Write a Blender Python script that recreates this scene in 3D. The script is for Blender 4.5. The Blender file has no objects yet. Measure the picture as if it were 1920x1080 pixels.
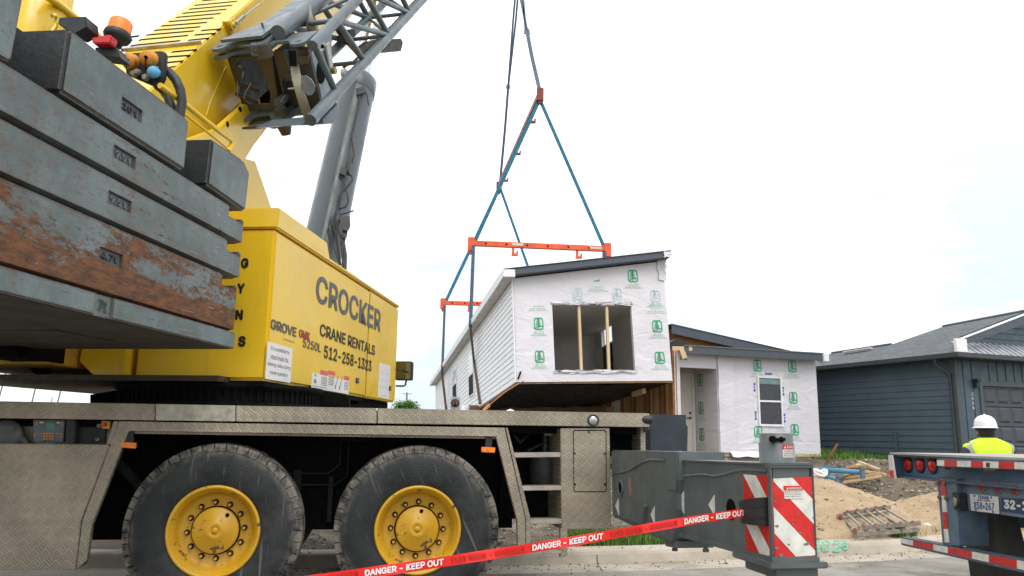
import bpy, bmesh, math, random
from mathutils import Vector as V, Matrix, noise as MN
random.seed(7)
R = math.radians
scn = bpy.context.scene
col = scn.collection
# ------------------------------------------------------------------ camera, sky, sun, exposure
CAMH, FPX, PITCH, ROLL = 1.48, 1478.0, R(10.58), 0.0133
_fw = V((0, math.cos(PITCH), math.sin(PITCH))); _up = V((0, -math.sin(PITCH), math.cos(PITCH))); _rt = V((1, 0, 0))
RT = math.cos(ROLL)*_rt + math.sin(ROLL)*_up
UP = math.cos(ROLL)*_up - math.sin(ROLL)*_rt
cam_d = bpy.data.cameras.new('camera'); cam = bpy.data.objects.new('camera', cam_d); col.objects.link(cam)
cam_d.sensor_width = 36; cam_d.lens = 36*FPX/1920; cam_d.clip_end = 5000; cam_d.clip_start = 0.05
m = Matrix.Identity(4)
for i in range(3):
    m[i][0] = RT[i]; m[i][1] = UP[i]; m[i][2] = -_fw[i]
m[2][3] = CAMH
cam.matrix_world = m
scn.camera = cam
scn.view_settings.view_transform = 'Standard'; scn.view_settings.look = 'None'
scn.view_settings.exposure = 0.75; scn.view_settings.gamma = 1
w = bpy.data.worlds.new('World'); scn.world = w; w.use_nodes = True
nt = w.node_tree; nt.nodes.clear()
out = nt.nodes.new('ShaderNodeOutputWorld'); bg = nt.nodes.new('ShaderNodeBackground')
sky = nt.nodes.new('ShaderNodeTexSky'); sky.sky_type = 'NISHITA'; sky.sun_disc = False
SUN_EL, SUN_AZ = R(58), R(160)          # azimuth measured clockwise from +Y
sky.sun_elevation = SUN_EL; sky.sun_rotation = SUN_AZ
tc = nt.nodes.new('ShaderNodeTexCoord')
mp = nt.nodes.new('ShaderNodeMapping'); mp.inputs['Scale'].default_value = (1.5, 1.5, 3.5)
nz = nt.nodes.new('ShaderNodeTexNoise'); nz.inputs['Scale'].default_value = 1.6; nz.inputs['Detail'].default_value = 5; nz.inputs['Roughness'].default_value = .55
cr = nt.nodes.new('ShaderNodeValToRGB')
cr.color_ramp.elements[0].position = .43; cr.color_ramp.elements[0].color = (.0, .0, .0, 1)
cr.color_ramp.elements[1].position = .64; cr.color_ramp.elements[1].color = (1, 1, 1, 1)
sx = nt.nodes.new('ShaderNodeSeparateXYZ'); el = nt.nodes.new('ShaderNodeMapRange'); el.inputs[1].default_value = .0; el.inputs[2].default_value = .55; el.inputs[3].default_value = 0.0; el.inputs[4].default_value = .55
ad = nt.nodes.new('ShaderNodeMath'); ad.operation = 'ADD'; ad.use_clamp = True
blu = nt.nodes.new('ShaderNodeMix'); blu.data_type = 'RGBA'; blu.inputs[0].default_value = .25; blu.inputs[6].default_value = (4.9, 5.7, 6.4, 1)
mx = nt.nodes.new('ShaderNodeMix'); mx.data_type = 'RGBA'
mx.inputs[7].default_value = (9.9, 10.0, 10.15, 1)
L = nt.links.new
L(tc.outputs['Generated'], mp.inputs[0]); L(mp.outputs[0], nz.inputs['Vector']); L(nz.outputs[0], cr.inputs[0])
L(tc.outputs['Generated'], sx.inputs[0]); L(sx.outputs[2], el.inputs[0]); L(el.outputs[0], ad.inputs[0]); L(cr.outputs[0], ad.inputs[1])
L(sky.outputs[0], blu.inputs[7]); L(ad.outputs[0], mx.inputs[0]); L(blu.outputs[2], mx.inputs[6]); L(mx.outputs[2], bg.inputs[0])
bg.inputs[1].default_value = 0.1; L(bg.outputs[0], out.inputs[0])
sd = bpy.data.lights.new('sun', 'SUN'); sun = bpy.data.objects.new('sun', sd); col.objects.link(sun)
sd.energy = 1.2; sd.angle = R(38); sd.color = (1, .96, .9)
sun.rotation_euler = (R(90)-SUN_EL, 0, math.pi - SUN_AZ)
sun.location = (10, -10, 30)

# ------------------------------------------------------------------ pixel rays and frames
def ray(px, py):
    return (RT*((px-960)/FPX) + UP*((540-py)/FPX) + _fw)
CAM = V((0, 0, CAMH))
def atz(px, py, z):
    d = ray(px, py); return CAM + d*((z-CAMH)/d.z)
def aty(px, py, y):
    d = ray(px, py); return CAM + d*(y/d.y)
def atplane(px, py, p, n):
    d = ray(px, py); return CAM + d*((p-CAM).dot(n)/d.dot(n))
class Fr:
    """a local frame: A along, B to its left, C up"""
    def __init__(s, o, yaw=None, axes=None):
        s.o = V(o)
        if axes: s.A, s.B, s.C = axes
        else:
            s.A = V((math.sin(yaw), math.cos(yaw), 0)); s.B = V((-s.A.y, s.A.x, 0)); s.C = V((0, 0, 1))
        s.yaw = yaw
    def W(s, a, b, c): return s.o + s.A*a + s.B*b + s.C*c
    def L(s, p): d = p-s.o; return (d.dot(s.A), d.dot(s.B), d.dot(s.C))
    def B_(s, px, py, b=0): return s.L(atplane(px, py, s.o+s.B*b, s.B))
    def A_(s, px, py, a=0): return s.L(atplane(px, py, s.o+s.A*a, s.A))
    def C_(s, px, py, c=0): return s.L(atplane(px, py, s.o+s.C*c, s.C))
    def PB(s, px, py, b=0): return s.W(*s.B_(px, py, b))
    def PA(s, px, py, a=0): return s.W(*s.A_(px, py, a))
    def PC(s, px, py, c=0): return s.W(*s.C_(px, py, c))
    @property
    def rotz(s): return math.atan2(s.A.y, s.A.x)

# ------------------------------------------------------------------ things and parts
TX = {}
def tag(o, label, cat, group=None, kind=None):
    if label: o['label'] = label
    if cat: o['category'] = cat
    if group: o['group'] = group
    if kind: o['kind'] = kind
    return o
def thing(name, label, cat, loc, rotz=0, group=None):
    o = bpy.data.objects.new(name, None); col.objects.link(o)
    o.empty_display_size = .2
    o.location = loc; o.rotation_euler = (0, 0, rotz)
    TX[o] = (Matrix.Translation(V(loc)) @ Matrix.Rotation(rotz, 4, 'Z'))
    return tag(o, label, cat, group)
class MB:
    def __init__(s): s.v = []; s.f = []; s.mi = []; s.sm = []; s.m = 0
    def add(s, vs, fs, smooth=False):
        k = len(s.v); s.v += [V(p) for p in vs]
        for f in fs:
            s.f.append([i+k for i in f]); s.mi.append(s.m); s.sm.append(smooth)
        return s
    def poly(s, pts): return s.add(pts, [list(range(len(pts)))])
    def loft(s, p, q, caps=True):
        n = len(p); fs = [[i, (i+1) % n, n+(i+1) % n, n+i] for i in range(n)]
        if caps: fs += [list(range(n))[::-1], list(range(n, 2*n))]
        return s.add(list(p)+list(q), fs)
    def prism(s, F, ah, b0, b1):     # polygon in the (A,C) plane pushed along B
        return s.loft([F.W(a, b0, h) for a, h in ah], [F.W(a, b1, h) for a, h in ah])
    def prismA(s, F, bh, a0, a1):
        return s.loft([F.W(a0, b, h) for b, h in bh], [F.W(a1, b, h) for b, h in bh])
    def prismC(s, F, ab, c0, c1):
        return s.loft([F.W(a, b, c0) for a, b in ab], [F.W(a, b, c1) for a, b in ab])
    def pix(s, F, px, b0, b1):       # prism whose b0 face is seen at these pixels
        return s.prism(F, [F.B_(x, y, b0)[::2] for x, y in px], b0, b1)
    def box(s, F, a0, a1, b0, b1, c0, c1):
        return s.prism(F, [(a0, c0), (a1, c0), (a1, c1), (a0, c1)], b0, b1)
    def tube(s, pts, r, n=10, caps=True, closed=False):
        pts = [V(p) for p in pts]; N = len(pts)
        rr = r if isinstance(r, (list, tuple)) else [r]*N
        vs = []; up = None
        for i, p in enumerate(pts):
            t = (pts[min(i+1, N-1)]-pts[max(i-1, 0)])
            if closed: t = pts[(i+1) % N]-pts[i-1]
            t.normalize()
            if up is None:
                up = V((0, 0, 1)) if abs(t.z) < .9 else V((1, 0, 0))
            up = (up - t*up.dot(t)).normalized(); sd_ = t.cross(up)
            for k in range(n):
                a = 2*math.pi*k/n; vs.append(p+(up*math.cos(a)+sd_*math.sin(a))*rr[i])
        fs = []
        for i in range(N if closed else N-1):
            j = (i+1) % N
            for k in range(n): fs.append([i*n+k, i*n+(k+1) % n, j*n+(k+1) % n, j*n+k])
        s.add(vs, fs, True)
        if caps and not closed:
            s.add(vs[:n], [list(range(n))[::-1]]); s.add(vs[-n:], [list(range(n))])
        return s
    def lathe(s, prof, o, ax, n=32, ref=None, smooth=True):
        o = V(o); ax = V(ax).normalized()
        ref = V(ref) if ref else (V((0, 0, 1)) if abs(ax.z) < .9 else V((1, 0, 0)))
        e = (ref-ax*ref.dot(ax)).normalized(); g = ax.cross(e); vs = []; fs = []
        for r_, t in prof:
            for k in range(n):
                a = 2*math.pi*k/n; vs.append(o+ax*t+(e*math.cos(a)+g*math.sin(a))*r_)
        for i in range(len(prof)-1):
            for k in range(n): fs.append([i*n+k, i*n+(k+1) % n, (i+1)*n+(k+1) % n, (i+1)*n+k])
        return s.add(vs, fs, smooth)
    def bar(s, p, q, wx, wy, up=(0, 0, 1)):
        p = V(p); q = V(q); t = (q-p).normalized(); u = V(up) if abs(t.dot(V(up).normalized())) < .99 else V((0, 1, 0)); u = (u-t*u.dot(t)).normalized(); sd_ = t.cross(u)
        c = [u*wy/2+sd_*wx/2, u*wy/2-sd_*wx/2, -u*wy/2-sd_*wx/2, -u*wy/2+sd_*wx/2]
        return s.loft([p+k for k in c], [q+k for k in c])
    def disc(s, o, ax, r, t, n=24): # solid short cylinder from o along ax by t
        o = V(o); ax = V(ax).normalized()
        return s.tube([o, o+ax*t], r, n)
    def build(s, name, mats, parent=None, bevel=0, seg=2, thing_at=None, fixn=True, M=None):
        own = M is not None
        if not isinstance(mats, (list, tuple)): mats = [mats]
        if not own: M = TX[parent] if parent else (Matrix.Translation(V(thing_at)) if thing_at is not None else Matrix.Identity(4))
        inv = M.inverted()
        me = bpy.data.meshes.new(name)
        me.from_pydata([inv @ p for p in s.v], [], s.f)
        for p, a, b in zip(me.polygons, s.mi, s.sm): p.material_index = a; p.use_smooth = b
        for mm in mats: me.materials.append(mm)
        bm = bmesh.new(); bm.from_mesh(me)
        if fixn: bmesh.ops.recalc_face_normals(bm, faces=bm.faces)
        if bevel:
            bmesh.ops.remove_doubles(bm, verts=bm.verts, dist=1e-5)
            es = [e for e in bm.edges if len(e.link_faces) == 2 and e.calc_face_angle(0) > .5]
            bmesh.ops.bevel(bm, geom=es, offset=bevel, segments=seg, affect='EDGES', clamp_overlap=True)
        bm.to_mesh(me); bm.free(); me.update()
        o = bpy.data.objects.new(name, me); col.objects.link(o)
        if parent:
            o.parent = parent
            if own: o.matrix_local = TX[parent].inverted() @ M
        if thing_at is not None and not parent: o.location = thing_at
        TX[o] = M
        return o
def solo(mb, name, mats, label, cat, at, group=None, bevel=0, kind=None):
    return tag(mb.build(name, mats, thing_at=at, bevel=bevel), label, cat, group, kind)
def struct(mb, name, mats):
    o = mb.build(name, mats); o['kind'] = 'structure'; return o
def kids(o): return [c for c in col.objects if c.parent == o]
def copy_tree(o, parent=None):
    c = o.copy(); col.objects.link(c); c.parent = parent
    for k in kids(o): copy_tree(k, c)
    return c
def carve(o, mb):
    """cut the solid mb out of object o"""
    c = mb.build('cutter', o.data.materials[0], None)
    c.matrix_world = Matrix.Identity(4)
    md = o.modifiers.new('b', 'BOOLEAN'); md.operation = 'DIFFERENCE'; md.object = c; md.solver = 'EXACT'
    bpy.context.view_layer.update()
    me = bpy.data.meshes.new_from_object(o.evaluated_get(bpy.context.evaluated_depsgraph_get()))
    o.modifiers.clear(); o.data = me; bpy.data.objects.remove(c)
_tc = {}
import os
try: FONT = bpy.data.fonts.load(os.path.join(bpy.utils.system_resource('DATAFILES'), 'fonts', 'Inter.woff2'))   # the font that ships inside Blender
except Exception: FONT = None
def text_geo(s, bold=0.0):
    """outline text in a unit box as (x, y, layer); weight is added by slightly shifted layers"""
    if (s, bold) in _tc: return _tc[(s, bold)]
    cu = bpy.data.curves.new('t', 'FONT'); cu.body = s; cu.font = FONT or cu.font; cu.resolution_u = 3
    ob = bpy.data.objects.new('t', cu); col.objects.link(ob); bpy.context.view_layer.update()
    me = bpy.data.meshes.new_from_object(ob.evaluated_get(bpy.context.evaluated_depsgraph_get()))
    v0 = [v.co.copy() for v in me.vertices]; f0 = [list(p.vertices) for p in me.polygons]
    bpy.data.objects.remove(ob); bpy.data.curves.remove(cu); bpy.data.meshes.remove(me)
    sh = [(0, 0)]+([(bold*math.cos(k*math.pi/4), bold*math.sin(k*math.pi/4)) for k in range(8)] if bold > 0 else [])
    vs = [(v.x+dx, v.y+dy, k) for k, (dx, dy) in enumerate(sh) for v in v0]; fs = [[i+k*len(v0) for i in f] for k in range(len(sh)) for f in f0]
    x0 = min(v[0] for v in vs); x1 = max(v[0] for v in vs); y0 = min(v[1] for v in vs); y1 = max(v[1] for v in vs)
    g = ([((x-x0)/(x1-x0), (y-y0)/(y1-y0), k) for x, y, k in vs], fs); _tc[(s, bold)] = g; return g
def txt(mb, s, p00, p10, p01, off=(0, 0, 0), bold=0.0, p11=None):
    vs, fs = text_geo(s, bold); off = V(off)
    p00 = V(p00); p10 = V(p10); p01 = V(p01); p11 = V(p11) if p11 else p10+p01-p00
    n = (p10-p00).cross(p01-p00).normalized()
    if n.dot(CAM-p00) < 0: n = -n
    mb.add([(p00*(1-x)+p10*x)*(1-y)+(p01*(1-x)+p11*x)*y+off+n*(.0002*k) for x, y, k in vs], fs)
def txtB(mb, F, s, tl, bl, br, b, bold=0.0, tr=None, off=-.003):
    """text on the B plane of frame F whose box is seen at these pixel corners"""
    tl, bl, br = (F.PB(*p, b) for p in (tl, bl, br))
    txt(mb, s, bl, br, tl, F.B*off, bold, F.PB(*tr, b) if tr else None)

# ------------------------------------------------------------------ materials
class NT:
    def __init__(s, name, rough=.6, metal=0, spec=.5):
        s.mat = bpy.data.materials.new(name); s.mat.use_nodes = True
        s.t = s.mat.node_tree; s.b = s.t.nodes['Principled BSDF']
        s.b.inputs['Roughness'].default_value = rough; s.b.inputs['Metallic'].default_value = metal
        s.b.inputs['Specular IOR Level'].default_value = spec
        s.co = s.t.nodes.new('ShaderNodeTexCoord').outputs['Object']
    def link(s, v, inp):
        if isinstance(v, bpy.types.NodeSocket): s.t.links.new(v, inp)
        elif v is not None: inp.default_value = v
    def math(s, op, a, b=None, c=None, clamp=False):
        n = s.t.nodes.new('ShaderNodeMath'); n.operation = op; n.use_clamp = clamp
        s.link(a, n.inputs[0]); s.link(b, n.inputs[1]); s.link(c, n.inputs[2]); return n.outputs[0]
    def map(s, scale=(1, 1, 1), rot=(0, 0, 0), loc=(0, 0, 0), src=None):
        n = s.t.nodes.new('ShaderNodeMapping'); n.inputs['Scale'].default_value = scale
        n.inputs['Rotation'].default_value = rot; n.inputs['Location'].default_value = loc
        s.link(src or s.co, n.inputs[0]); return n.outputs[0]
    def noise(s, scale, detail=5, rough=.6, src=None, dist=0):
        n = s.t.nodes.new('ShaderNodeTexNoise'); n.inputs['Scale'].default_value = scale
        n.inputs['Detail'].default_value = detail; n.inputs['Roughness'].default_value = rough
        n.inputs['Distortion'].default_value = dist
        s.link(src or s.co, n.inputs['Vector']); return n.outputs[0]
    def vor(s, scale, src=None, feat='F1', rnd=1):
        n = s.t.nodes.new('ShaderNodeTexVoronoi'); n.feature = feat; n.inputs['Scale'].default_value = scale
        n.inputs['Randomness'].default_value = rnd
        s.link(src or s.co, n.inputs['Vector']); return n
    def step(s, x, lo, hi, o0=0., o1=1.):
        n = s.t.nodes.new('ShaderNodeMapRange'); n.interpolation_type = 'SMOOTHSTEP'
        s.link(x, n.inputs[0]); n.inputs[1].default_value = lo; n.inputs[2].default_value = hi
        n.inputs[3].default_value = o0; n.inputs[4].default_value = o1; return n.outputs[0]
    def mix(s, fac, a, b):
        n = s.t.nodes.new('ShaderNodeMix'); n.data_type = 'RGBA'
        s.link(fac, n.inputs[0])
        for v, i in ((a, 6), (b, 7)):
            s.link(v if isinstance(v, bpy.types.NodeSocket) else (*v, 1), n.inputs[i])
        return n.outputs[2]
    def sep(s, src=None):
        n = s.t.nodes.new('ShaderNodeSeparateXYZ'); s.link(src or s.co, n.inputs[0]); return n.outputs
    def comb(s, x, y, z):
        n = s.t.nodes.new('ShaderNodeCombineXYZ')
        for i, v in enumerate((x, y, z)): s.link(v, n.inputs[i])
        return n.outputs[0]
    def bump(s, h, dist=.01, strength=1.):
        n = s.t.nodes.new('ShaderNodeBump'); n.inputs['Distance'].default_value = dist
        n.inputs['Strength'].default_value = strength; s.link(h, n.inputs['Height'])
        s.t.links.new(n.outputs[0], s.b.inputs['Normal']); return s
    def color(s, c): s.link(c if isinstance(c, bpy.types.NodeSocket) else (*c, 1), s.b.inputs['Base Color']); return s
    def rough(s, r): s.link(r, s.b.inputs['Roughness']); return s
def plain(name, c, rough=.6, metal=0, var=.25, scale=6, bump=0, bscale=40, spec=.5, dark=None):
    n = NT(name, rough, metal, spec); f = n.noise(scale, 6, .65)
    d = dark or tuple(x*(1-var) for x in c); l = tuple(min(1, x*(1+var*.6)) for x in c)
    n.color(n.mix(n.step(f, .3, .7), d, l))
    n.rough(n.step(n.noise(scale*2.3, 4), .3, .7, max(0, rough-.1), min(1, rough+.12)))
    if bump: n.bump(n.noise(bscale, 5), bump, 1)
    return n.mat
def m_yellow():
    n = NT('yellow_paint', .32, 0, .5)
    c = n.mix(n.step(n.noise(1.3, 4), .3, .7), (.72, .462, .016), (.78, .512, .020))
    dirt = n.step(n.noise(9, 8, .75, n.map((1, 1, .35))), .62, .8, 0, .3)
    c = n.mix(dirt, c, (.35, .25, .06))
    c = n.mix(n.math('MULTIPLY', n.step(n.noise(6, 6, .7, n.map((1.6, 1.6, .22))), .50, .78, 0, .40), n.step(n.noise(.7, 3), .4, .62)), c, (.30, .21, .07))
    c = n.mix(n.step(n.noise(34, 5, .8), .70, .74, 0, .6), c, (.20, .12, .04)); n.color(c); n.rough(n.step(n.noise(5, 5), .3, .7, .26, .42))
    n.b.inputs['Coat Weight'].default_value = .25; n.b.inputs['Coat Roughness'].default_value = .15
    n.bump(n.noise(2.2, 2), .004, .4); return n.mat
def m_rimyellow():
    n = NT('wheel_yellow', .42)
    c = n.mix(n.step(n.noise(6, 6), .3, .7), (.50, .265, .009), (.60, .34, .014))
    c = n.mix(n.step(n.noise(9, 7, .7), .60, .63), c, (.10, .065, .05))
    c = n.mix(n.step(n.noise(3, 7, .8), .48, .8, 0, .55), c, (.26, .16, .05)); n.color(c)
    n.bump(n.noise(30, 4), .002, .5); return n.mat
def m_rust(name, amt, base=(.125, .163, .172), edge=True, spot=None):
    spot = amt if spot is None else spot
    n = NT(name, .6, 0, .35)
    st = n.map((1, 1, 3.5))                           # streaks lie along the slab
    f1 = n.noise(1.6, 9, .72, st, .4); f2 = n.noise(14, 8, .8, n.map((1, 1, 2)))
    b = n.mix(n.step(n.noise(2.2, 7, .7), .35, .65), tuple(x*.72 for x in base), tuple(x*1.18 for x in base))
    b = n.mix(n.step(n.noise(26, 7, .8, n.map((1, 1, .35))), .45, .70, 0, .75), b, (.135, .125, .080))
    k = n.math('ADD', n.math('MULTIPLY', f1, .62), n.math('MULTIPLY', f2, .38))
    if amt > .1: k = n.math('ADD', k, n.step(n.sep()[2], .02, .26, .075, -.045))
    mask = n.step(k, .595-amt, .655-amt)
    rc = n.mix(n.step(n.noise(6, 8, .75, st), .35, .68), (.062, .034, .023), (.215, .090, .036))
    rc = n.mix(n.step(n.noise(22, 6, .8), .58, .72), rc, (.27, .14, .075))
    spk = n.step(n.noise(20, 9, .85, n.map((1, 1, .7), loc=(5, 2, 9))), .60-.25*spot, .635-.25*spot)
    stk = n.step(n.noise(9, 8, .8, n.map((1, 1, 4), loc=(1, 7, 4))), .60-.5*spot, .64-.5*spot)
    c = n.mix(n.math('MULTIPLY', spk, .75), b, (.115, .062, .038)); c = n.mix(n.math('MULTIPLY', stk, .6), c, (.13, .07, .045)); c = n.mix(mask, c, rc)
    sc = n.math('MULTIPLY', n.step(n.noise(11, 8, .8, n.map((.6, 1, 7), loc=(3, 1, 0))), .59, .63), n.step(n.noise(1.1, 3, .5, n.map((1, 1, 2), loc=(7, 0, 2))), .48, .56))
    c = n.mix(sc, c, (.42, .33, .26))
    if edge:
        bv = n.t.nodes.new('ShaderNodeBevel'); bv.samples = 4; bv.inputs['Radius'].default_value = .022
        g = n.t.nodes.new('ShaderNodeNewGeometry'); d = n.t.nodes.new('ShaderNodeVectorMath'); d.operation = 'DOT_PRODUCT'
        n.link(bv.outputs[0], d.inputs[0]); n.link(g.outputs['True Normal'], d.inputs[1])
        e = n.math('MULTIPLY', n.step(d.outputs['Value'], .90, .985, 1, 0), n.step(n.noise(7, 7, .75), .36, .52))
        c = n.mix(n.math('MULTIPLY', e, .8), c, (.10, .048, .028))
    n.color(c)
    n.rough(n.mix(mask, (.5,)*3, (.85,)*3)); n.bump(n.math('ADD', n.math('MULTIPLY', mask, -.3), n.noise(60, 5, .7)), .004, .7); return n.mat
def m_steel(name, base, wear=.5, rough=.42, rustamt=.0):
    n = NT(name, rough, 0, .5)
    c = n.mix(n.step(n.noise(2.5, 6), .3, .7), tuple(x*.8 for x in base), tuple(x*1.15 for x in base))
    c = n.mix(n.step(n.noise(5, 8, .75, n.map((1, 1, .3))), .52, .8, 0, .5*wear), c, (.22, .19, .15))
    c = n.mix(n.step(n.noise(24, 8, .8), .70-rustamt, .73-rustamt), c, (.20, .09, .045)); n.color(c)
    n.rough(n.step(n.noise(8, 5), .3, .7, rough-.1, rough+.15)); n.bump(n.noise(7, 4), .003, .4); return n.mat
def m_tread(name, base=(.40, .338, .258), cell=.058):
    n = NT(name, .42, .55, .5)
    x, y, z = n.sep()
    p = n.math('DIVIDE', n.math('ADD', x, z), cell*1.414); q = n.math('DIVIDE', n.math('SUBTRACT', x, z), cell*1.414)
    par = n.math('MODULO', n.math('ADD', n.math('ADD', n.math('FLOOR', p), n.math('FLOOR', q)), 4000.0), 2.0)
    fp = n.math('FRACT', p); fq = n.math('FRACT', q)
    along = n.math('ADD', n.math('MULTIPLY', par, fp), n.math('MULTIPLY', n.math('SUBTRACT', 1.0, par), fq))
    acr = n.math('ADD', n.math('MULTIPLY', par, fq), n.math('MULTIPLY', n.math('SUBTRACT', 1.0, par), fp))
    bars = n.step(n.math('SINE', n.math('MULTIPLY', acr, 6.2832*3)), .1, .8)
    ends = n.step(n.math('ABSOLUTE', n.math('SUBTRACT', along, .5)), .40, .50, 1, 0)
    h = n.math('MULTIPLY', bars, ends)
    seam = n.step(n.math('ABSOLUTE', n.math('SUBTRACT', acr, .5)), .36, .46)
    d = n.noise(1.4, 7, .7)
    c = n.mix(n.step(d, .32, .7), tuple(v*.58 for v in base), tuple(v*1.16 for v in base))
    c = n.mix(n.math('MULTIPLY', par, .22), c, tuple(v*.62 for v in base))  # every other cell darker: shading of differently turned bars put into the colour
    c = n.mix(n.math('MULTIPLY', h, .32), c, (.68, .62, .52))
    c = n.mix(n.math('MULTIPLY', seam, .18), c, (.70, .64, .54))
    c = n.mix(n.step(n.noise(7, 7, .75, n.map((1, 1, .3))), .55, .8, 0, .45), c, (.16, .12, .08)); n.color(c)
    n.rough(n.step(n.noise(3, 6), .3, .7, .36, .6)); n.bump(h, .004, .8); return n.mat
def m_tyre():
    n = NT('tyre_rubber', .72, 0, .35)
    x, y, z = n.sep()
    c = n.mix(n.step(n.noise(3, 6, .7), .35, .7), (.0125, .0150, .0165), (.026, .029, .031))
    for i, rz in enumerate((.45, 1.9, -.7, 1.2)):       # straight scuff scratches
        f = n.noise(1.0, 2, .5, n.map((26, 3, 1.5), (0, rz, 0), (i*3.1, 0, i)), .1)
        g = n.math('MULTIPLY', n.step(f, .66, .72, 0, .40), n.step(n.noise(2.2, 3, .5, n.map(loc=(i*2, 4, 1))), .42, .6))
        c = n.mix(g, c, (.15, .145, .13))
    c = n.mix(n.step(n.noise(2.0, 7, .75), .45, .75, 0, .45), c, (.085, .078, .066))
    rr = n.math('SQRT', n.math('ADD', n.math('MULTIPLY', x, x), n.math('MULTIPLY', z, z)))
    dust = n.math('MULTIPLY', n.step(rr, .57, .68), n.step(n.noise(8, 7, .75), .38, .60, 0, .85))
    c = n.mix(dust, c, (.22, .195, .155)); n.color(c)
    rings = n.math('SINE', n.math('MULTIPLY', rr, 230)); lim = n.math('MULTIPLY', n.step(rr, .42, .44), n.step(rr, .60, .58))
    n.bump(n.math('ADD', n.math('MULTIPLY', n.math('MULTIPLY', rings, lim), .12), n.noise(25, 5)), .004, .6); return n.mat
def m_wrap():
    n = NT('house_wrap', .42, 0, .4)
    c = n.mix(n.step(n.noise(.8, 3), .3, .7), (.635, .615, .655), (.70, .68, .725)); n.color(c)
    w1 = n.noise(1.1, 3, .5, n.map((1, 1, 2.2), (.3, .5, .2)), 1.6); w2 = n.noise(3.2, 3, .5, n.map((2.5, 2.5, .8)), 1.2)
    w3 = n.step(n.math('ABSOLUTE', n.math('SUBTRACT', n.noise(.55, 2, .5, n.map((1.2, 1.2, 1.6), (.5, .2, .8)), 1.0), .5)), .0, .03, 1, 0)
    n.bump(n.math('ADD', n.math('ADD', w1, n.math('MULTIPLY', w2, .18)), n.math('MULTIPLY', w3, .10)), .034, .7)
    return n.mat
def m_shingle(name, c1, c2):
    n = NT(name, .92, 0, .2); 
    b = n.t.nodes.new('ShaderNodeTexBrick'); b.inputs['Scale'].default_value = 1; b.inputs['Brick Width'].default_value = .28
    b.inputs['Row Height'].default_value = .14; b.inputs['Mortar Size'].default_value = .006; b.inputs['Bias'].default_value = 0
    b.inputs['Color1'].default_value = (*c1, 1); b.inputs['Color2'].default_value = (*c2, 1); b.inputs['Mortar'].default_value = (*[x*.45 for x in c1], 1)
    n.link(n.co, b.inputs['Vector']); c = n.mix(n.step(n.noise(60, 3), .3, .7, 0, .6), b.outputs[0], tuple(x*.6 for x in c1)); n.color(c)
    return n.mat
def m_wood(name, c1, c2, sc=(1, 12, 1)):
    n = NT(name, .75, 0, .3); f = n.noise(2.5, 7, .7, n.map(sc), 1.0)
    n.color(n.mix(n.step(f, .3, .72), c1, c2)); n.bump(f, .003, .4); return n.mat
def m_osb():
    n = NT('strand_board', .8, 0, .25); v = n.vor(14, n.map((1, 1, 2.2), (.2, .3, .5)))
    c = n.mix(n.step(n.noise(3, 5), .3, .7), (.30, .13, .045), (.42, .20, .075))
    s1 = n.t.nodes.new('ShaderNodeSeparateColor'); n.link(v.outputs['Color'], s1.inputs[0])
    n.color(n.mix(n.math('MULTIPLY', s1.outputs[0], .5), c, (.16, .065, .025))); return n.mat
def m_ground(name, a, b, c3=None, sc=2., bscale=30, bd=.03, rough=.95, speck=None):
    n = NT(name, rough, 0, .15)
    c = n.mix(n.step(n.noise(sc, 8, .7), .35, .65), a, b)
    if c3: c = n.mix(n.step(n.noise(sc*.35, 6, .65), .5, .62), c, c3)
    if speck:
        v = n.vor(speck[0]); c = n.mix(n.math('MULTIPLY', n.step(v.outputs['Distance'], .1, .34, 1, 0), n.step(n.noise(speck[0]*.6, 3), .48, .6)), c, speck[1])
    n.color(c); n.bump(n.math('ADD', n.noise(bscale, 7, .75), n.math('MULTIPLY', n.noise(bscale*.2, 5), 1.5)), bd, .9); return n.mat
YEL = m_yellow(); RIMY = m_rimyellow(); TYRE = m_tyre(); TREAD = m_tread('tread_plate'); WRAP = m_wrap()
TREADB = m_tread('tread_plate_dull', (.36, .305, .23))
RUST = m_rust('rusty_slab_paint', .165, spot=.12); WORN = m_rust('worn_slab_paint', .025, (.118, .153, .158), spot=.125); FADED = m_rust('faded_slab_paint', -.01, (.125, .164, .174), spot=.075)
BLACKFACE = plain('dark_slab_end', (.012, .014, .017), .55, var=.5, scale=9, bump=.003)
OUTR = m_steel('outrigger_paint', (.096, .114, .116), .5, .4, .02)
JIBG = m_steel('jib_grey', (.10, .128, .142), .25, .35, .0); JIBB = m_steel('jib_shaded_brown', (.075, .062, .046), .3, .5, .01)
CYLG = plain('cylinder_grey', (.082, .103, .119), .33, var=.06, scale=1.2)
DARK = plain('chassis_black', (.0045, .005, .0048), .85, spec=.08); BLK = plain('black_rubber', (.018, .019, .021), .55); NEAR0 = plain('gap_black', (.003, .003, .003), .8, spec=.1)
NAVY = plain('navy_panel', (.022, .030, .043), .45, var=.3)
WHITE = plain('white_paint', (.78, .78, .78), .5, var=.06); OFFW = plain('off_white', (.62, .60, .56), .6, var=.1)
REFW = plain('reflective_white', (.66, .66, .60), .4, var=.18, scale=14); REFR = plain('reflective_red', (.58, .018, .016), .4, var=.22, scale=14)
REDT = plain('tape_red', (.80, .020, .014), .35, var=.05); REDD = plain('tape_ghost_red', (.56, .018, .014), .4, var=.1)
TXTG = plain('slate_lettering', (.085, .088, .095), .5, var=.1); TXTK = plain('black_lettering', (.012, .012, .012), .5); TXTR = plain('maroon_lettering', (.33, .035, .04), .5)
STEEL = plain('bare_steel', (.42, .40, .37), .35, .8, var=.3); GALV = plain('galvanised', (.40, .41, .42), .5, .3)
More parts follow.
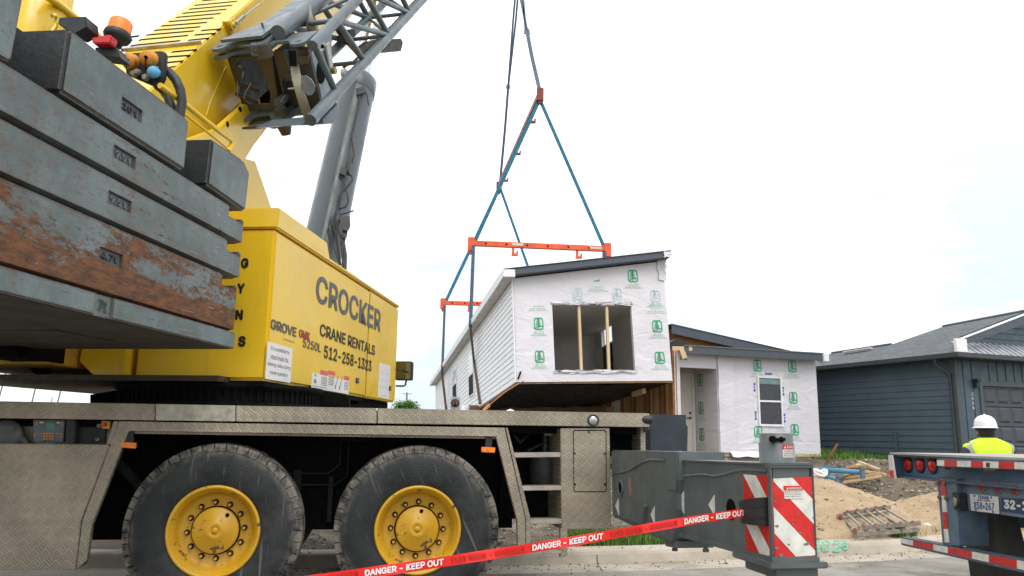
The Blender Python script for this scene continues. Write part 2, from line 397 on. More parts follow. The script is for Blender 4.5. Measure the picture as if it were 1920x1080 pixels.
ORNG = plain('orange_plastic', (.90, .20, .012), .35, var=.1); ORAMB = plain('amber_lens', (.86, .22, .01), .25, var=.2, scale=30); REDL = plain('red_lens', (.60, .010, .012), .2, var=.2, scale=40)
ORBAR = m_steel('orange_bar_paint', (.78, .105, .03), .25, .45, .03); DKRED = m_steel('dark_red_bar_paint', (.22, .035, .025), .4, .5, .03)
BLUS = plain('blue_sling', (.02, .17, .27), .8, var=.35, scale=12); GRYS = plain('grey_blue_sling', (.14, .18, .25), .8, var=.3, scale=12)
TAN = plain('tan_strap', (.17, .12, .075), .85, var=.35, scale=14)
GREENP = plain('green_print', (.015, .36, .16), .6, var=.08); GREENF = plain('pale_green_print', (.36, .60, .50), .6); FAINT = plain('faint_print', (.56, .66, .68), .6)
PURP = plain('purple_print', (.10, .06, .42), .6)
DGRY = plain('dark_grey_trim', (.052, .062, .078), .5, var=.15); FASC = plain('slate_fascia', (.060, .074, .092), .45, var=.1)
# ------------------------------------------------------------------ mobile crane: carrier
_w1 = atz(400, 997, .69)
C = Fr((_w1.x, _w1.y, 0), R(79.5))
S0 = aty(497.5, 713.6, 7.2)
S = Fr((S0.x, S0.y, 0), R(6.06))
CROT = Matrix.Rotation(C.rotz, 4, 'Z')
crane = thing('mobile_crane', 'big yellow mobile crane on tread-plate carrier with raised boom and stowed grey lattice jib', 'crane', C.W(1.0, 1.4, 0), C.rotz)
def cp(mb, name, mats, bevel=0, parent=None, label=None, M=None):
    o = mb.build(name, mats, parent or crane, bevel, M=M)
    if label: o['label'] = label
    return o
# chassis body behind the wheels, far side dark
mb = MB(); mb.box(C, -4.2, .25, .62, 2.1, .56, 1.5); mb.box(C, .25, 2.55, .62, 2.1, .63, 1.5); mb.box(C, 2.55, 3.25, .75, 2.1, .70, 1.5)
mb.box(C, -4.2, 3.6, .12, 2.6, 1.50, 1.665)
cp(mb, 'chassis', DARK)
PGR = plain('pipe_grey', (.020, .020, .019), .8, spec=.15)
for a, z0 in ((.95, 1.12), (1.02, 1.02)):
    mb = MB(); mb.tube([C.W(a-.5, .58, z0), C.W(a-.1, .58, z0), C.W(a, .58, z0+.08), C.W(a, .58, 1.42), C.W(a+.5, .58, 1.42)], .012, 6); cp(mb, 'brake_line', PGR)
mb = MB(); mb.box(C, .55, .62, .55, .62, .95, 1.15); cp(mb, 'line_bracket', PGR)
mb = MB(); mb.box(C, .86, .9, .55, .6, .7, 1.1); cp(mb, 'line_bracket', PGR)
mb = MB(); mb.tube([C.W(-.9, .5, 1.45), C.W(-.9, .5, 1.2), C.W(-.7, .5, 1.0), C.W(-.72, .5, .7)], .05, 8); cp(mb, 'shock_absorber', PGR)
mb = MB()
for a in (0, 1.625): mb.tube([C.W(a, .1, .69), C.W(a, 2.6, .69)], .14, 12)
cp(mb, 'axles', DARK)
# wheels
def make_wheel(c, parent):
    ax = -C.B; M = Matrix.Translation(c) @ CROT
    mb = MB(); mb.lathe([(.330, -.30), (.350, -.02), (.364, .006), (.357, .020), (.342, .020), (.333, .008), (.326, -.012), (.314, -.022), (.300, -.085), (.284, -.118), (.268, -.124), (.14, -.124)], c, ax, 56)
    rim = mb.build('wheel', RIMY, parent, M=M)
    mb = MB(); mb.lathe([(.300, -.36), (.345, -.34), (.345, -.015), (.362, .004), (.40, .020), (.47, .036), (.54, .034), (.60, .018), (.640, -.008), (.668, -.05), (.680, -.09), (.683, -.19), (.680, -.30), (.658, -.34), (.60, -.37), (.40, -.38), (.345, -.34)], c, ax, 72)
    e = C.A; g = C.C
    def P(r, t, th): return c+ax*t+(e*math.cos(th)+g*math.sin(th))*r
    nl = 46
    for k in range(nl):
        t0 = 2*math.pi*(k+.05)/nl; t1 = 2*math.pi*(k+.95)/nl; sk = .05
        for sgn in (0, 1):
            tA, tB = ((.004, -.15), (-.384, -.23))[sgn]
            p = [P(.632, tA, t0), P(.690, tA+(.03 if sgn else -.03), t0), P(.697, tB, t0+sk), P(.66, tB, t0+sk)]
            q = [P(.632, tA, t1), P(.690, tA+(.03 if sgn else -.03), t1), P(.697, tB, t1+sk), P(.66, tB, t1+sk)]
            mb.loft(p, q)
    mb.build('tyre', TYRE, rim, M=M)
    mb = MB(); mb.lathe([(.182, -.128), (.182, -.082), (.176, -.074), (.150, -.074), (.146, -.070), (.075, -.066), (.070, -.060), (.034, -.060), (.030, -.066), (.022, -.066), (.020, -.05), (.0001, -.05)], c, ax, 40)
    mb.m = 1; mb.lathe([(.193, -.122), (.193, -.112), (.183, -.112)], c, ax, 40); mb.disc(c+ax*-.064, ax, .017, .012, 12)
    for th in (.95,): mb.disc(P(.15, -.072, th), ax, .016, .008, 10)
    mb.m = 0
    for k in range(7): mb.disc(P(.118+.012*(k % 2), -.069, 2.3+k*.13), ax, .010, .006, 6)
    mb.build('hub_cap', [RIMY, NEAR0], rim, M=M)
    for k in range(12):
        th = 2*math.pi*(k+.15)/12; mb = MB()
        q = P(.222, -.126, th); mb.disc(q, ax, .024, .008, 14); mb.m = 1; mb.tube([q+ax*.006, q+ax*.03], .017, 6); mb.m = 2; mb.tube([q+ax*.03, q+ax*.052], .010, 8)
        mb.build('wheel_nut', [NEAR0, RUSTN, RIMY], rim, M=M)
    return rim
RUSTN = plain('rusty_nut', (.10, .055, .03), .8)
wh = make_wheel(C.W(0, 0, .69), crane)
rot1 = Matrix.Rotation(R(-24), 4, 'Y')
for a, b, fl in ((1.63, 0, 0), (0, 2.72, 1), (1.63, 2.72, 1)):
    k = copy_tree(wh, crane); MW = Matrix.Translation(C.W(a, b, .69)) @ CROT @ (Matrix.Rotation(math.pi, 4, 'Z') if fl else Matrix.Identity(4)) @ rot1
    k.matrix_local = TX[crane].inverted() @ MW
# deck edge band and deck plate
def deckpix(x0, x1):
    def t(x): return 752+23*x/1218
    def b(x): return 784+17*x/1218
    return [(x0, t(x0)), (x1, t(x1)), (x1, b(x1)), (x0, b(x0))]
mb = MB(); mb.pix(C, deckpix(-260, 290), -.04, .05); mb.pix(C, deckpix(443, 706), -.04, .05)
cp(mb, 'deck_edge', TREAD, .004)
mb = MB(); mb.pix(C, deckpix(708, 1218), -.036, .06); mb.box(C, 3.62, 3.668, .06, .6, 1.30, 1.685); cp(mb, 'deck_edge', TREADB, .004, label='smoother right end of the deck edge')
mb = MB(); mb.pix(C, deckpix(291.5, 441), -.042, .05)
cp(mb, 'deck_edge', plain('worn_step_pale', (.40, .38, .31), .5, .2, var=.35, scale=9), .003, label='pale worn strip in the deck edge')
mb = MB(); mb.box(C, -4.3, 3.62, .051, 2.75, 1.655, 1.675); cp(mb, 'deck_plate', TREADB)
# fender frame
mb = MB()
mb.pix(C, [(232, 790), (946, 802), (933, 818), (243, 808)], -.03, .03)
mb.pix(C, [(232, 790), (243, 808), (240, 810), (172, 985), (154, 977), (223, 790)], -.03, .03)
mb.pix(C, [(172, 985), (163, 1050), (143, 1068), (154, 977)], -.03, .03)
mb.pix(C, [(946, 802), (985, 973), (970, 977), (930, 818), (933, 818)], -.03, .03)
mb.pix(C, [(985, 973), (985, 1022), (971, 1024), (970, 977)], -.03, .03)
# inner lips
mb.pix(C, [(243, 808), (933, 818), (933, 823), (243, 813)], .03, .25)
cp(mb, 'fender_frame', TREADB, .004)
# left locker
mb = MB(); mb.pix(C, [(-260, 829), (206, 834), (152, 977), (142, 1068), (-260, 1072)], -.025, .25)
cp(mb, 'locker_door', TREAD, .006)
mb = MB(); mb.pix(C, [(-260, 780), (214, 784), (200, 833), (-260, 829)], .16, .2); mb.pix(C, [(213, 790), (222, 790), (208, 833), (200, 833)], -.025, .16)
cp(mb, 'control_recess', TREADB)
mb = MB(); mb.pix(C, [(62, 787), (122, 788), (118, 828), (62, 827)], .06, .16)
ctl = cp(mb, 'control_box', plain('control_blue_grey', (.10, .135, .16), .5), .004)
mb = MB(); mb.pix(C, [(86, 793), (103, 794), (102, 806), (86, 805)], .056, .058); cp(mb, 'display', plain('green_lcd', (.06, .22, .14), .3), parent=ctl)
mb = MB()
for x, y in [(69+i % 2*0, 792+i*4.5) for i in range(2)]+[(117, 793), (117, 797)]+[(66, 813), (72, 813), (77, 813), (106, 813), (111, 813), (116, 814), (66, 817), (115, 818)]: mb.pix(C, [(x-1.6, y-1.4), (x+1.6, y-1.4), (x+1.6, y+1.4), (x-1.6, y+1.4)], .052, .058)
for i in range(4):
    for j in range(3): x = 83+i*5; y = 813+j*5; mb.pix(C, [(x-2, y-1.6), (x+2, y-1.6), (x+2, y+1.6), (x-2, y+1.6)], .052, .058)
cp(mb, 'keypad', plain('key_orange', (.55, .22, .03), .5), parent=ctl)
mb = MB(); mb.pix(C, [(74, 790.5), (82, 791), (82, 793.5), (74, 793.5)], .053, .058); mb.pix(C, [(106, 791), (113, 791.5), (113, 794), (106, 794)], .053, .058); cp(mb, 'control_label', OFFW, parent=ctl)
mb = MB(); mb.pix(C, [(124, 788), (142, 788), (140, 831), (122, 830)], .03, .16); mb.pix(C, [(142, 789), (200, 790), (196, 832), (142, 831)], .13, .16); cp(mb, 'hose_cover', BLK, .006)
mb = MB(); mb.pix(C, [(190, 789), (207, 790), (206, 804), (190, 803)], .04, .13)
es = cp(mb, 'emergency_stop', plain('stop_yellow', (.62, .36, .02), .5), .004)
mb = MB(); mb.disc(C.PB(195.5, 796, .04), -C.B, .019, .03, 14); cp(mb, 'stop_button', REDL, .004, parent=es)
mb = MB()
for x, y in ((186, 798), (183, 824)): mb.lathe([(.006, .0), (.006, .012), (.016, .012), (.016, 0)], C.PB(x, y, .13), -C.B, 12)
cp(mb, 'socket_rings', STEEL)
mb = MB(); c = C.PB(9, 817, .06); mb.lathe([(.0001, .03), (.02, .03), (.09, .012), (.125, .0), (.125, -.04), (.0001, -.04)], c, -C.B, 28); mb.tube([c+C.B*.02+C.A*.05, c+C.B*.02+C.A*.13-C.C*.03, c+C.B*.05+C.A*.15-C.C*.08], .03, 8)
mb.bar(C.PB(2, 803, .05), C.PB(28, 803, .05), .03, .04); cp(mb, 'hose_reel', plain('reel_grey', (.09, .10, .10), .5))
# side markers
for q, br in (([(226, 829), (255, 830), (254, 841), (226, 839)], [(236, 808), (250, 808), (250, 829), (236, 829)]), ([(903, 838), (929, 839), (928, 849), (903, 848)], [(911, 818), (924, 818), (922, 839), (910, 839)])):
    mb = MB(); mb.pix(C, br, .0, .03); f = cp(mb, 'marker_bracket', BLK)
    mb = MB(); mb.pix(C, q, -.035, .0); cp(mb, 'marker_light', ORAMB, .004, parent=f)
# access ladder
mb = MB(); mb.pix(C, [(948, 802), (952, 802), (995, 973), (995, 1018), (986, 1020), (986, 973)], -.02, .03)
mb.pix(C, [(1051, 990), (1064, 990), (1064, 1042), (1051, 1046)], -.02, .03)
lad = cp(mb, 'access_ladder', TREADB, .003)
for y0, y1, x0, x1 in ((848, 857, 962, 1051), (910.5, 919, 978, 1053), (973, 982, 994, 1053), (1031, 1038, 990, 1053)):
    mb = MB(); mb.pix(C, [(x0, y0+1), (x1, y0), (x1, y1), (x0, y1+1)], -.02, .14); cp(mb, 'rung', plain('rung_alu', (.42, .38, .32), .45, .5), .003, parent=lad)
    mb = MB()
mb = MB(); c = C.PB(1022, 880, .42); mb.lathe([(.0001, -.14), (.09, -.135), (.14, -.09), (.145, 0), (.145, .12), (.11, .17), (.0001, .18)], c-C.C*.02, C.C, 24)
mb.tube([c+C.C*.16, c+C.C*.30], .03, 10); mb.tube([c+C.C*.03-C.B*.15, c-C.B*.16+C.A*.12+C.C*.03], .012, 6); cp(mb, 'air_tank', plain('tank_grey', (.030, .034, .034), .5))
mb = MB(); mb.tube([C.PB(962, 812, .4), C.PB(975, 830, .35), C.PB(990, 815, .4), C.PB(1000, 804, .45)], .018, 8); mb.tube([C.PB(990, 845, .45), C.PB(1020, 830, .4), C.PB(1048, 845, .45)], .015, 8); cp(mb, 'hydraulic_hose', BLK)
mb = MB(); mb.box(C, 2.42, 3.3, .55, .6, .72, 1.55); cp(mb, 'bulkhead', DARK)
mb = MB(); mb.pix(C, [(1020, 809), (1047, 810), (1047, 818), (1020, 817)], .3, .31); st = cp(mb, 'warning_sticker', plain('sticker_dim', (.32, .30, .28), .5))
mb = MB(); mb.pix(C, [(1020, 805), (1047, 805.5), (1047, 809), (1020, 808)], .298, .31); cp(mb, 'sticker_header', REFR, parent=st)
# right panel with access door
mb = MB(); mb.pix(C, [(1051, 803), (1143, 802.5), (1146.5, 991), (1053, 993)], -.02, .5); pan = cp(mb, 'side_panel', TREADB, .006)
mb = MB(); mb.pix(C, [(1077, 806), (1134, 806), (1137, 809), (1137.5, 919), (1135, 922.5), (1078, 922.5), (1075.5, 919), (1074.5, 809)], -.0215, -.017); acc = cp(mb, 'access_door', NEAR0, parent=pan)
mb = MB(); mb.pix(C, [(1078, 808), (1133.5, 808), (1135.5, 811), (1136, 918), (1134, 921), (1079, 921), (1077, 918), (1076, 811)], -.026, -.018); cp(mb, 'door_skin', TREADB, parent=acc)
mb = MB()
for x, y in ((1104, 810), (1077.5, 850), (1133.5, 850), (1078, 908), (1134, 908)): mb.disc(C.PB(x, y, -.026), -C.B, .008, .006, 10)
cp(mb, 'latch', DARK, parent=acc)
mb = MB(); c = C.PB(1112, 788, -.036); mb.lathe([(.052, 0), (.052, .014), (.043, .018), (.041, .008)], c, -C.B, 26); lmp = cp(mb, 'side_lamp', BLK)
mb = MB(); mb.lathe([(.041, .008), (.03, .018), (.0001, .022)], c, -C.B, 22); cp(mb, 'lamp_lens', plain('clear_lens', (.55, .55, .52), .12, .4), parent=lmp)
mb = MB(); mb.box(C, 3.3, 3.62, .3, 1.0, 1.30, 1.56); cp(mb, 'rear_recess', DARK)
mb = MB(); c = C.PB(1214, 787, -.02); mb.lathe([(.0001, .05), (.03, .045), (.04, .02), (.045, -.02), (.045, -.06)], c, (C.A-C.B*.6), 16); c2 = C.PB(1213, 805, 0); mb.lathe([(.0001, .03), (.022, .025), (.026, -.03)], c2, (C.A-C.B*.6), 12); cp(mb, 'rubber_buffer', BLK)
mb = MB(); mb.pix(C, [(1219, 776.5), (1287, 778), (1286.5, 795), (1290, 800), (1289, 846), (1219, 845)], .35, .75); cp(mb, 'rear_box', NAVY, .004)
# ---------- outrigger
OA = C.B_(1147, 845, -.05)[0]
def pa(mb, px, a0, a1): return mb.prismA(C, [C.A_(x, y, a0)[1:] for x, y in px], a0, a1)
mb = MB(); pa(mb, [(1146, 844), (1270, 847), (1271, 900), (1267, 925), (1268, 955), (1265, 1000), (1259, 1018), (1225, 1006), (1148, 968)], OA, OA+.36); ob = cp(mb, 'outrigger_housing', OUTR, .010)
mb = MB()
mb.tube([C.PA(x, y, OA-.002) for x, y in ((1149, 889), (1165, 886), (1183, 880), (1205, 866), (1222, 862), (1246, 863))], .011, 8)
pa(mb, [(1149, 966), (1180, 976), (1181, 972), (1149, 964)], OA-.02, OA); pa(mb, [(1246, 850), (1268, 850), (1266, 920), (1250, 917)], OA-.010, OA)
pa(mb, [(1183, 960), (1207, 944), (1208, 950), (1203, 985), (1181, 976)], OA-.03, OA)
cp(mb, 'weld_bead', OUTR, .003, parent=ob)
mb = MB(); c = C.PA(1164, 915, OA-.001); mb.lathe([(.070, .0), (.070, .012), (.052, .012), (.05, .0)], c, -C.A, 24); cp(mb, 'hole_collar', OUTR, parent=ob)
mb = MB(); mb.disc(c, -C.A, .049, .004, 24); cp(mb, 'pin_hole', NEAR0, parent=ob)
mb = MB(); pa(mb, [(1178, 896), (1183, 896), (1183, 931), (1179, 930)], OA-.004, OA); cp(mb, 'reflector_strip', plain('faded_pink', (.30, .17, .15), .5), parent=ob)
def tri(x0, y0, h, w_, a, par):
    mb = MB(); pa(mb, [(x0, y0), (x0+w_, y0-h*.45), (x0+w_+.6, y0+h*.55)], a-.004, a); cp(mb, 'arrow_mark', REFW, parent=par)
tri(1153, 948, 33, 6.5, OA, ob); tri(1219.5, 965, 35, 7, OA, ob)
# top rear flange of the housing
mb = MB(); pa(mb, [(1270, 847.5), (1343, 849), (1344, 866), (1270, 864)], OA+.30, OA+.36); cp(mb, 'housing_top', OUTR, parent=ob)
mb = MB(); pa(mb, [(1275, 854), (1330, 853.5), (1333, 859), (1274, 861)], OA+.296, OA+.31); cp(mb, 'slot', NEAR0, parent=ob)
BA = OA+.045; BW = .235
mb = MB(); bpx = [(1262, 861.5), (1446, 870), (1451, 1048), (1262, 1001)]; pa(mb, bpx, BA, BA+BW); bm_ = cp(mb, 'outrigger_beam', OUTR, .008)
BEND = C.A_(1446, 870, BA)[1]
mb = MB()
mb.tube([C.PA(x, y, BA-.001) for x, y in ((1271, 893), (1320, 890), (1340, 893), (1360, 889), (1380, 883), (1400, 881), (1440, 884))], .010, 8)
pa(mb, [(1262, 996), (1262, 1004), (1450, 1056), (1450, 1046)], BA-.02, BA+BW+.02)
pa(mb, [(1268, 861.5), (1446, 868.5), (1446, 873), (1268, 865)], BA-.012, BA+BW+.012)
cp(mb, 'beam_flange', OUTR, .004, parent=bm_)
for x, y, h, w_ in ((1271.5, 940, 43, 10), (1328, 946, 40, 11)): tri(x, y, h, w_, BA, bm_)
mb = MB(); mb.disc(C.PA(1371, 955, BA+.0), -C.A, .062, .003, 26); cp(mb, 'pin_hole', NEAR0, parent=bm_)
Z2 = lambda x, y: (1320+x*.2592, 800+y*.2592)
def chev(name, red, whites, mk, par):
    mb = MB(); mk(mb, red, .004); o = cp(mb, name, REFR, parent=par)
    mb = MB()
    for q in whites: mk(mb, q, .006)
    cp(mb, 'white_stripe', REFW, parent=o); return o
def mkA(mb, q, t): pa(mb, [Z2(*p) for p in q], BA-t, BA)
def mkB(mb, q, t): mb.pix(C, [Z2(*p) for p in q], BEND-t, BEND)
chev('side_chevron', [(280, 345), (463, 358), (490, 942), (305, 890)], [[(283, 345), (372, 352), (463, 532), (470, 717)], [(296, 690), (385, 712), (489, 922), (489.5, 940), (400, 917)]], mkA, bm_)
mb = MB(); mkB(mb, [(474, 268), (790, 262), (828, 975), (500, 990)], -.0); 
mb = MB(); mb.pix(C, [Z2(474, 262), Z2(792, 262), Z2(795, 300), Z2(476, 300)], BEND-.016, BEND+.05); mb.pix(C, [Z2(490, 945), Z2(826, 940), Z2(832, 980), Z2(494, 995)], BEND-.016, BEND+.05); mb.pix(C, [Z2(474, 268), Z2(492, 268), Z2(512, 985), Z2(496, 990)], BEND-.012, BEND+.02); mb.pix(C, [Z2(780, 268), Z2(793, 268), Z2(824, 975), Z2(812, 975)], BEND-.012, BEND+.02)
cp(mb, 'end_frame', OUTR, .004, parent=bm_)
ch = chev('end_chevron', [(490, 378), (779, 362), (811, 938), (513, 948)], [[(500, 376), (640, 370), (784, 524), (797, 708), (505, 398)], [(503, 580), (809, 903), (810, 930), (665, 940), (511, 772)]], mkB, bm_)
mb = MB()
random.seed(3)
for x, y, r_ in ((516, 540, 9), (528, 718, 13), (525, 878, 12), (675, 640, 6), (645, 707, 7), (695, 768, 9), (764, 776, 6), (614, 852, 8), (780, 480, 9), (795, 660, 10), (735, 850, 15), (752, 845, 14), (765, 395, 7), (500, 640, 8), (560, 935, 14)):
    n_ = 7; mkB(mb, [(x+r_*1.3*random.uniform(.5, 1.1)*math.cos(k*6.283/n_), y+r_*random.uniform(.5, 1.1)*math.sin(k*6.283/n_)) for k in range(n_)], .0075)
cp(mb, 'paint_chips', plain('chip_grey', (.16, .165, .165), .6), parent=ch)
def danger(q, mk, par):      # q: zoom-2 pixel box x0,y0,x1,y1
    x0, y0, x1, y1 = q; mb = MB(); mk(mb, [(x0, y0), (x1, y0-2), (x1+6, y1-2), (x0+6, y1)], .010); o = cp(mb, 'danger_sticker', OFFW, parent=par)
    ym = y0+(y1-y0)*.36
    mb = MB(); mk(mb, [(x0, y0), (x1, y0-2), (x1+2, ym-2), (x0+2, ym)], .0115); cp(mb, 'sticker_header', REFR, parent=o)
    return o, (x0, y0, x1, ym, y1)
o, (x0, y0, x1, ym, y1) = danger((578, 428, 714, 522), mkB, bm_)
mb = MB()
def tB(mb, s, x0, y0, x1, y1, b, bold=.0): txtB(mb, C, s, Z2(x0, y0), Z2(x0, y1), Z2(x1, y1), b, bold, off=0)
tB(mb, 'DANGER', x0+36, y0+8, x1-8, ym-7, BEND-.0125, .02); mb.add([C.PB(*Z2(*p), BEND-.0125) for p in ((x0+18, ym-7), (x0+34, ym-7), (x0+26, y0+8))], [[0, 1, 2]]); cp(mb, 'sticker_word', OFFW, parent=o)
mb = MB()
for i, l in enumerate(('KEEP CLEAR OF', 'MOVING OUTRIGGER', 'BEAM AND FLOAT')): tB(mb, l, x0+10, ym+6+i*16, x1-12, ym+15+i*16, BEND-.0105)
cp(mb, 'sticker_lettering', TXTK, parent=o)
# reflective number plate on the chevron bottom
mb = MB(); pa(mb, [Z2(*p) for p in ((288, 500), (330, 490), (466, 505), (480, 725), (303, 688))], BA-.002, BA)
cp(mb, 'cover_base', BLK, parent=bm_)
mb = MB(); r0 = [C.A_(*Z2(x, y), BA)[1:] for x, y in ((290, 545), (470, 510), (480, 720), (305, 690))]
def arc(k, bulge):
    (b0, h0), (b1, h1), (b2, h2), (b3, h3) = r0; rows = []
    for top in (1, 0):
        row = []
        for i in range(9):
            t = i/8; bb = (b0*(1-t)+b1*t) if top else (b3*(1-t)+b2*t); hh = (h0*(1-t)+h1*t) if top else (h3*(1-t)+h2*t)
            row.append(C.W(BA-bulge*math.sin(math.pi*(.15+.7*t))*1.0, bb, hh))
        rows.append(row)
    return rows
rw = arc(0, .075); base = [[C.W(BA, *C.L(p)[1:]) for p in r_] for r_ in rw]
vs = rw[0]+rw[1]+base[0]+base[1]; fs = []
for i in range(8): fs += [[i, i+1, 9+i+1, 9+i], [18+i, 18+i+1, i+1, i], [9+i, 9+i+1, 27+i+1, 27+i]]
fs += [[0, 9, 27, 18], [8, 17, 35, 26]]; mb.add(vs, fs)
for f_ in (.33, .72):
    mb.tube([rw[0][i]*(1-f_)+rw[1][i]*f_ for i in range(9)], .003, 5)
cp(mb, 'marker_cover', BLK, .004, parent=bm_)
# jack
ja = BA+BW/2; jb = C.A_(1457, 866, ja)[1]; jt = C.A_(1457, 812, ja)[2]; jm = C.A_(1457, 866, ja)[2]; jo = C.W(ja, jb, 0)
mb = MB(); mb.lathe([(.0001, jt), (.085, jt), (.092, jt-.008), (.092, jt-.055), (.098, jt-.058), (.098, jm-.02), (.108, jm-.02), (.108, jm-.05)], jo, (0, 0, 1), 32); jack = cp(mb, 'jack_cylinder', OUTR)
mb = MB()
for dx in (-12, 0, 12): c = jo+V((dx*.0026, 0, 0)); 
c = C.W(ja-.06, jb-.075, jt-.035); mb.disc(c, -C.B-C.A*.8, .02, .02, 12); mb.disc(c+C.A*.05, -C.B-C.A*.6, .016, .02, 12); mb.tube([c-C.B*.01, c+C.A*.06-C.B*.03], .008, 6); cp(mb, 'hose_coupling', DARK, parent=jack)
# sticker wrapped on the jack cylinder
vs = []; 
def cyl(phi, z, r_): return jo+V((math.sin(phi)*r_, -math.cos(phi)*r_, z))
def wrap(mb, p0, p1, z0, z1, r_):
    n_ = 8; v = [cyl(p0+(p1-p0)*i/n_, z, r_) for z in (z0, z1) for i in range(n_+1)]
    mb.add(v, [[i, i+1, n_+2+i, n_+1+i] for i in range(n_)])
zt = C.A_(1457, 833, ja)[2]; zb = C.A_(1457, 857, ja)[2]; zm = zt-(zt-zb)*.38
mb = MB(); wrap(mb, .02, .98, zb, zt, .0988); o = cp(mb, 'danger_sticker', OFFW, parent=jack)
mb = MB(); wrap(mb, .02, .98, zm, zt, .0994); cp(mb, 'sticker_header', REFR, parent=jack)
def wtxt(mb, s, p0, p1, z0, z1, bold=0):
    vs, fs = text_geo(s, bold); mb.add([cyl(p0+(p1-p0)*x, z0+(z1-z0)*y, .1002+.0002*k) for x, y, k in vs], fs)
mb = MB(); wtxt(mb, 'DANGER', .28, .93, zm+.006, zt-.006, .02); mb.add([cyl(.10, zm+.006, .1002), cyl(.23, zm+.006, .1002), cyl(.165, zt-.006, .1002)], [[0, 1, 2]]); cp(mb, 'sticker_word', OFFW, parent=jack)
mb = MB()
for i, l in enumerate(('STAND CLEAR', 'CRUSH HAZARD', 'BELOW FLOAT')): wtxt(mb, l, .1, .9, zm-.014-i*.012, zm-.006-i*.012)
cp(mb, 'sticker_lettering', TXTK, parent=jack)
hb = C.PA(1450, 1052, BA).z
mb = MB(); mb.box(C, BA-.05, BA+BW+.06, BEND-.03, BEND+.42, hb-.035, hb-.002); mb.box(C, BA-.0, BA+BW+.02, BEND+.01, BEND+.36, hb-.09, hb-.036)
cp(mb, 'jack_collar', OUTR, .006, parent=jack)
mb = MB(); mb.lathe([(.088, hb-.06), (.088, .12), (.05, .10), (.05, .07)], jo, (0, 0, 1), 28); mb.lathe([(.05, .07), (.24, .06), (.26, .0), (.0001, 0)], jo, (0, 0, 1), 28); cp(mb, 'float_pad', OUTR, parent=jack)
for x, y in ((1265, 1016), (1323, 1016)): mb = MB(); p = C.PA(x, y, BA+.1); mb.disc(p-V((0, 0, .05)), (0, 0, 1), .014, .06, 8); mb.disc(p-V((0, 0, .065)), (0, 0, 1), .022, .02, 8); cp(mb, 'pad_bolt', OUTR, parent=ob)
mb = MB(); pa(mb, [(1245, 1008), (1268, 1015), (1268, 1028), (1248, 1024)], OA+.02, OA+.3); cp(mb, 'slide_pad', OUTR, parent=ob)
# ------------------------------------------------------------------ warning tape
te = C.PA(1400, 961, BA-.045); tl = aty(520, 1098, 3.5)
TF = Fr((tl.x, tl.y, 0), math.atan2(te.x-tl.x, te.y-tl.y)); TF.o = V((tl.x, tl.y, 0))
TP = [(520, 1098), (640, 1081), (760, 1064), (850, 1050.5), (920, 1039.5), (1000, 1027), (1065, 1016.5), (1150, 1001.5), (1240, 985.5), (1320, 972), (1400, 960.5)]
def tapey(x):
    for (xa, ya), (xb, yb) in zip(TP, TP[1:]):
        if xa <= x <= xb: t = (x-xa)/(xb-xa); return ya+(yb-ya)*t
    return TP[0][1]
rows = []
for i in range(60):
    x = 520+(1400-520)*i/59; a, b, h = TF.B_(x, tapey(x), 0); tw = .004*math.sin(i*.55)
    rows.append((TF.W(a, tw, h+.0235), TF.W(a, -tw, h-.0235)))
mb = MB(); mb.add([p for r_ in rows for p in r_], [[2*i, 2*i+1, 2*i+3, 2*i+2] for i in range(59)], True)
tape = thing('warning_tape', 'red tape with white DANGER - KEEP OUT lettering stretched across in front of the crane wheels', 'tape', te)
mb.build('tape_band', REDT, tape)
def tp(x, dy, k): return TF.PB(x, tapey(x)+dy, -.0065-.0002*k)
for x0, x1, hh, mir in ((1283, 1397, 5.6, 0), (998, 1131, 5.8, 0), (684, 832, 6.2, 0), (1145, 1270, 5.2, 1), (846, 985, 5.2, 1), (540, 672, 5.4, 1)):
    vs, fs = text_geo('DANGER - KEEP OUT', .03); mb = MB()
    mb.add([tp(x0+(x1-x0)*((1-u) if mir else u), hh-2*hh*v, k) for u, v, k in vs], fs)
    o = mb.build('lettering', REDD if mir else WHITE, tape)
    if mir: o['label'] = 'faint mirrored lettering showing through from the back'
# ------------------------------------------------------------------ mobile crane: superstructure
def s0(x, y, b=0): return S.B_(x, y, b)[::2]
def spix(mb, px, b0, b1): return mb.pix(S, px, b0, b1)
PW = 1.27
hb_ = s0(497.5, 713.6)[1]; ae = s0(744, 660)[0]
hl = (s0(520, 434)[1]+s0(747, 577)[1])/2     # lid seam height
mb = MB(); mb.prism(S, [(0, hb_), (3.19, hb_-.0), (3.19, hl), (0, hl)], 0, PW)
pod = cp(mb, 'engine_housing', YEL, .03, label='yellow housing with dark lettering, door seam and stickers')
mb = MB(); mb.prism(S, [(3.195, hb_+.0), (ae, hb_+.0), (ae, hl), (3.195, hl)], 0, PW); dr = cp(mb, 'housing_door', YEL, .02, parent=pod)
ht = s0(525, 391)[1]; a1 = s0(612, 447)[0]; a2 = s0(617, 480)[0]; ht2 = s0(640, 499)[1]
mb = MB(); mb.prism(S, [(.0, hl+.012), (ae+.02, hl+.012), (ae+.02, hl+.055), (a2, ht2), (a1, ht), (.02, ht)], -.012, PW); cp(mb, 'housing_lid', YEL, .015, parent=pod)
mb = MB(); mb.box(S, 3.16, 3.21, .012, PW-.05, hb_+.05, hl-.03); cp(mb, 'door_gap', NEAR0, parent=pod)
mb = MB(); mb.box(S, .02, 3.1, .02, PW, hb_-.05, hb_-.002); mb.box(S, 3.2, ae-.03, .10, PW, hb_-.09, hb_-.004); cp(mb, 'housing_sill', DARK, parent=pod)
Z4 = lambda x, y: (430+x*.3795, 370+y*.3797)
def zt4(mb, s, tl, bl, br, tr, bold=0): txtB(mb, S, s, Z4(*tl), Z4(*bl), Z4(*br), 0, bold, tr=Z4(*tr), off=-.004)
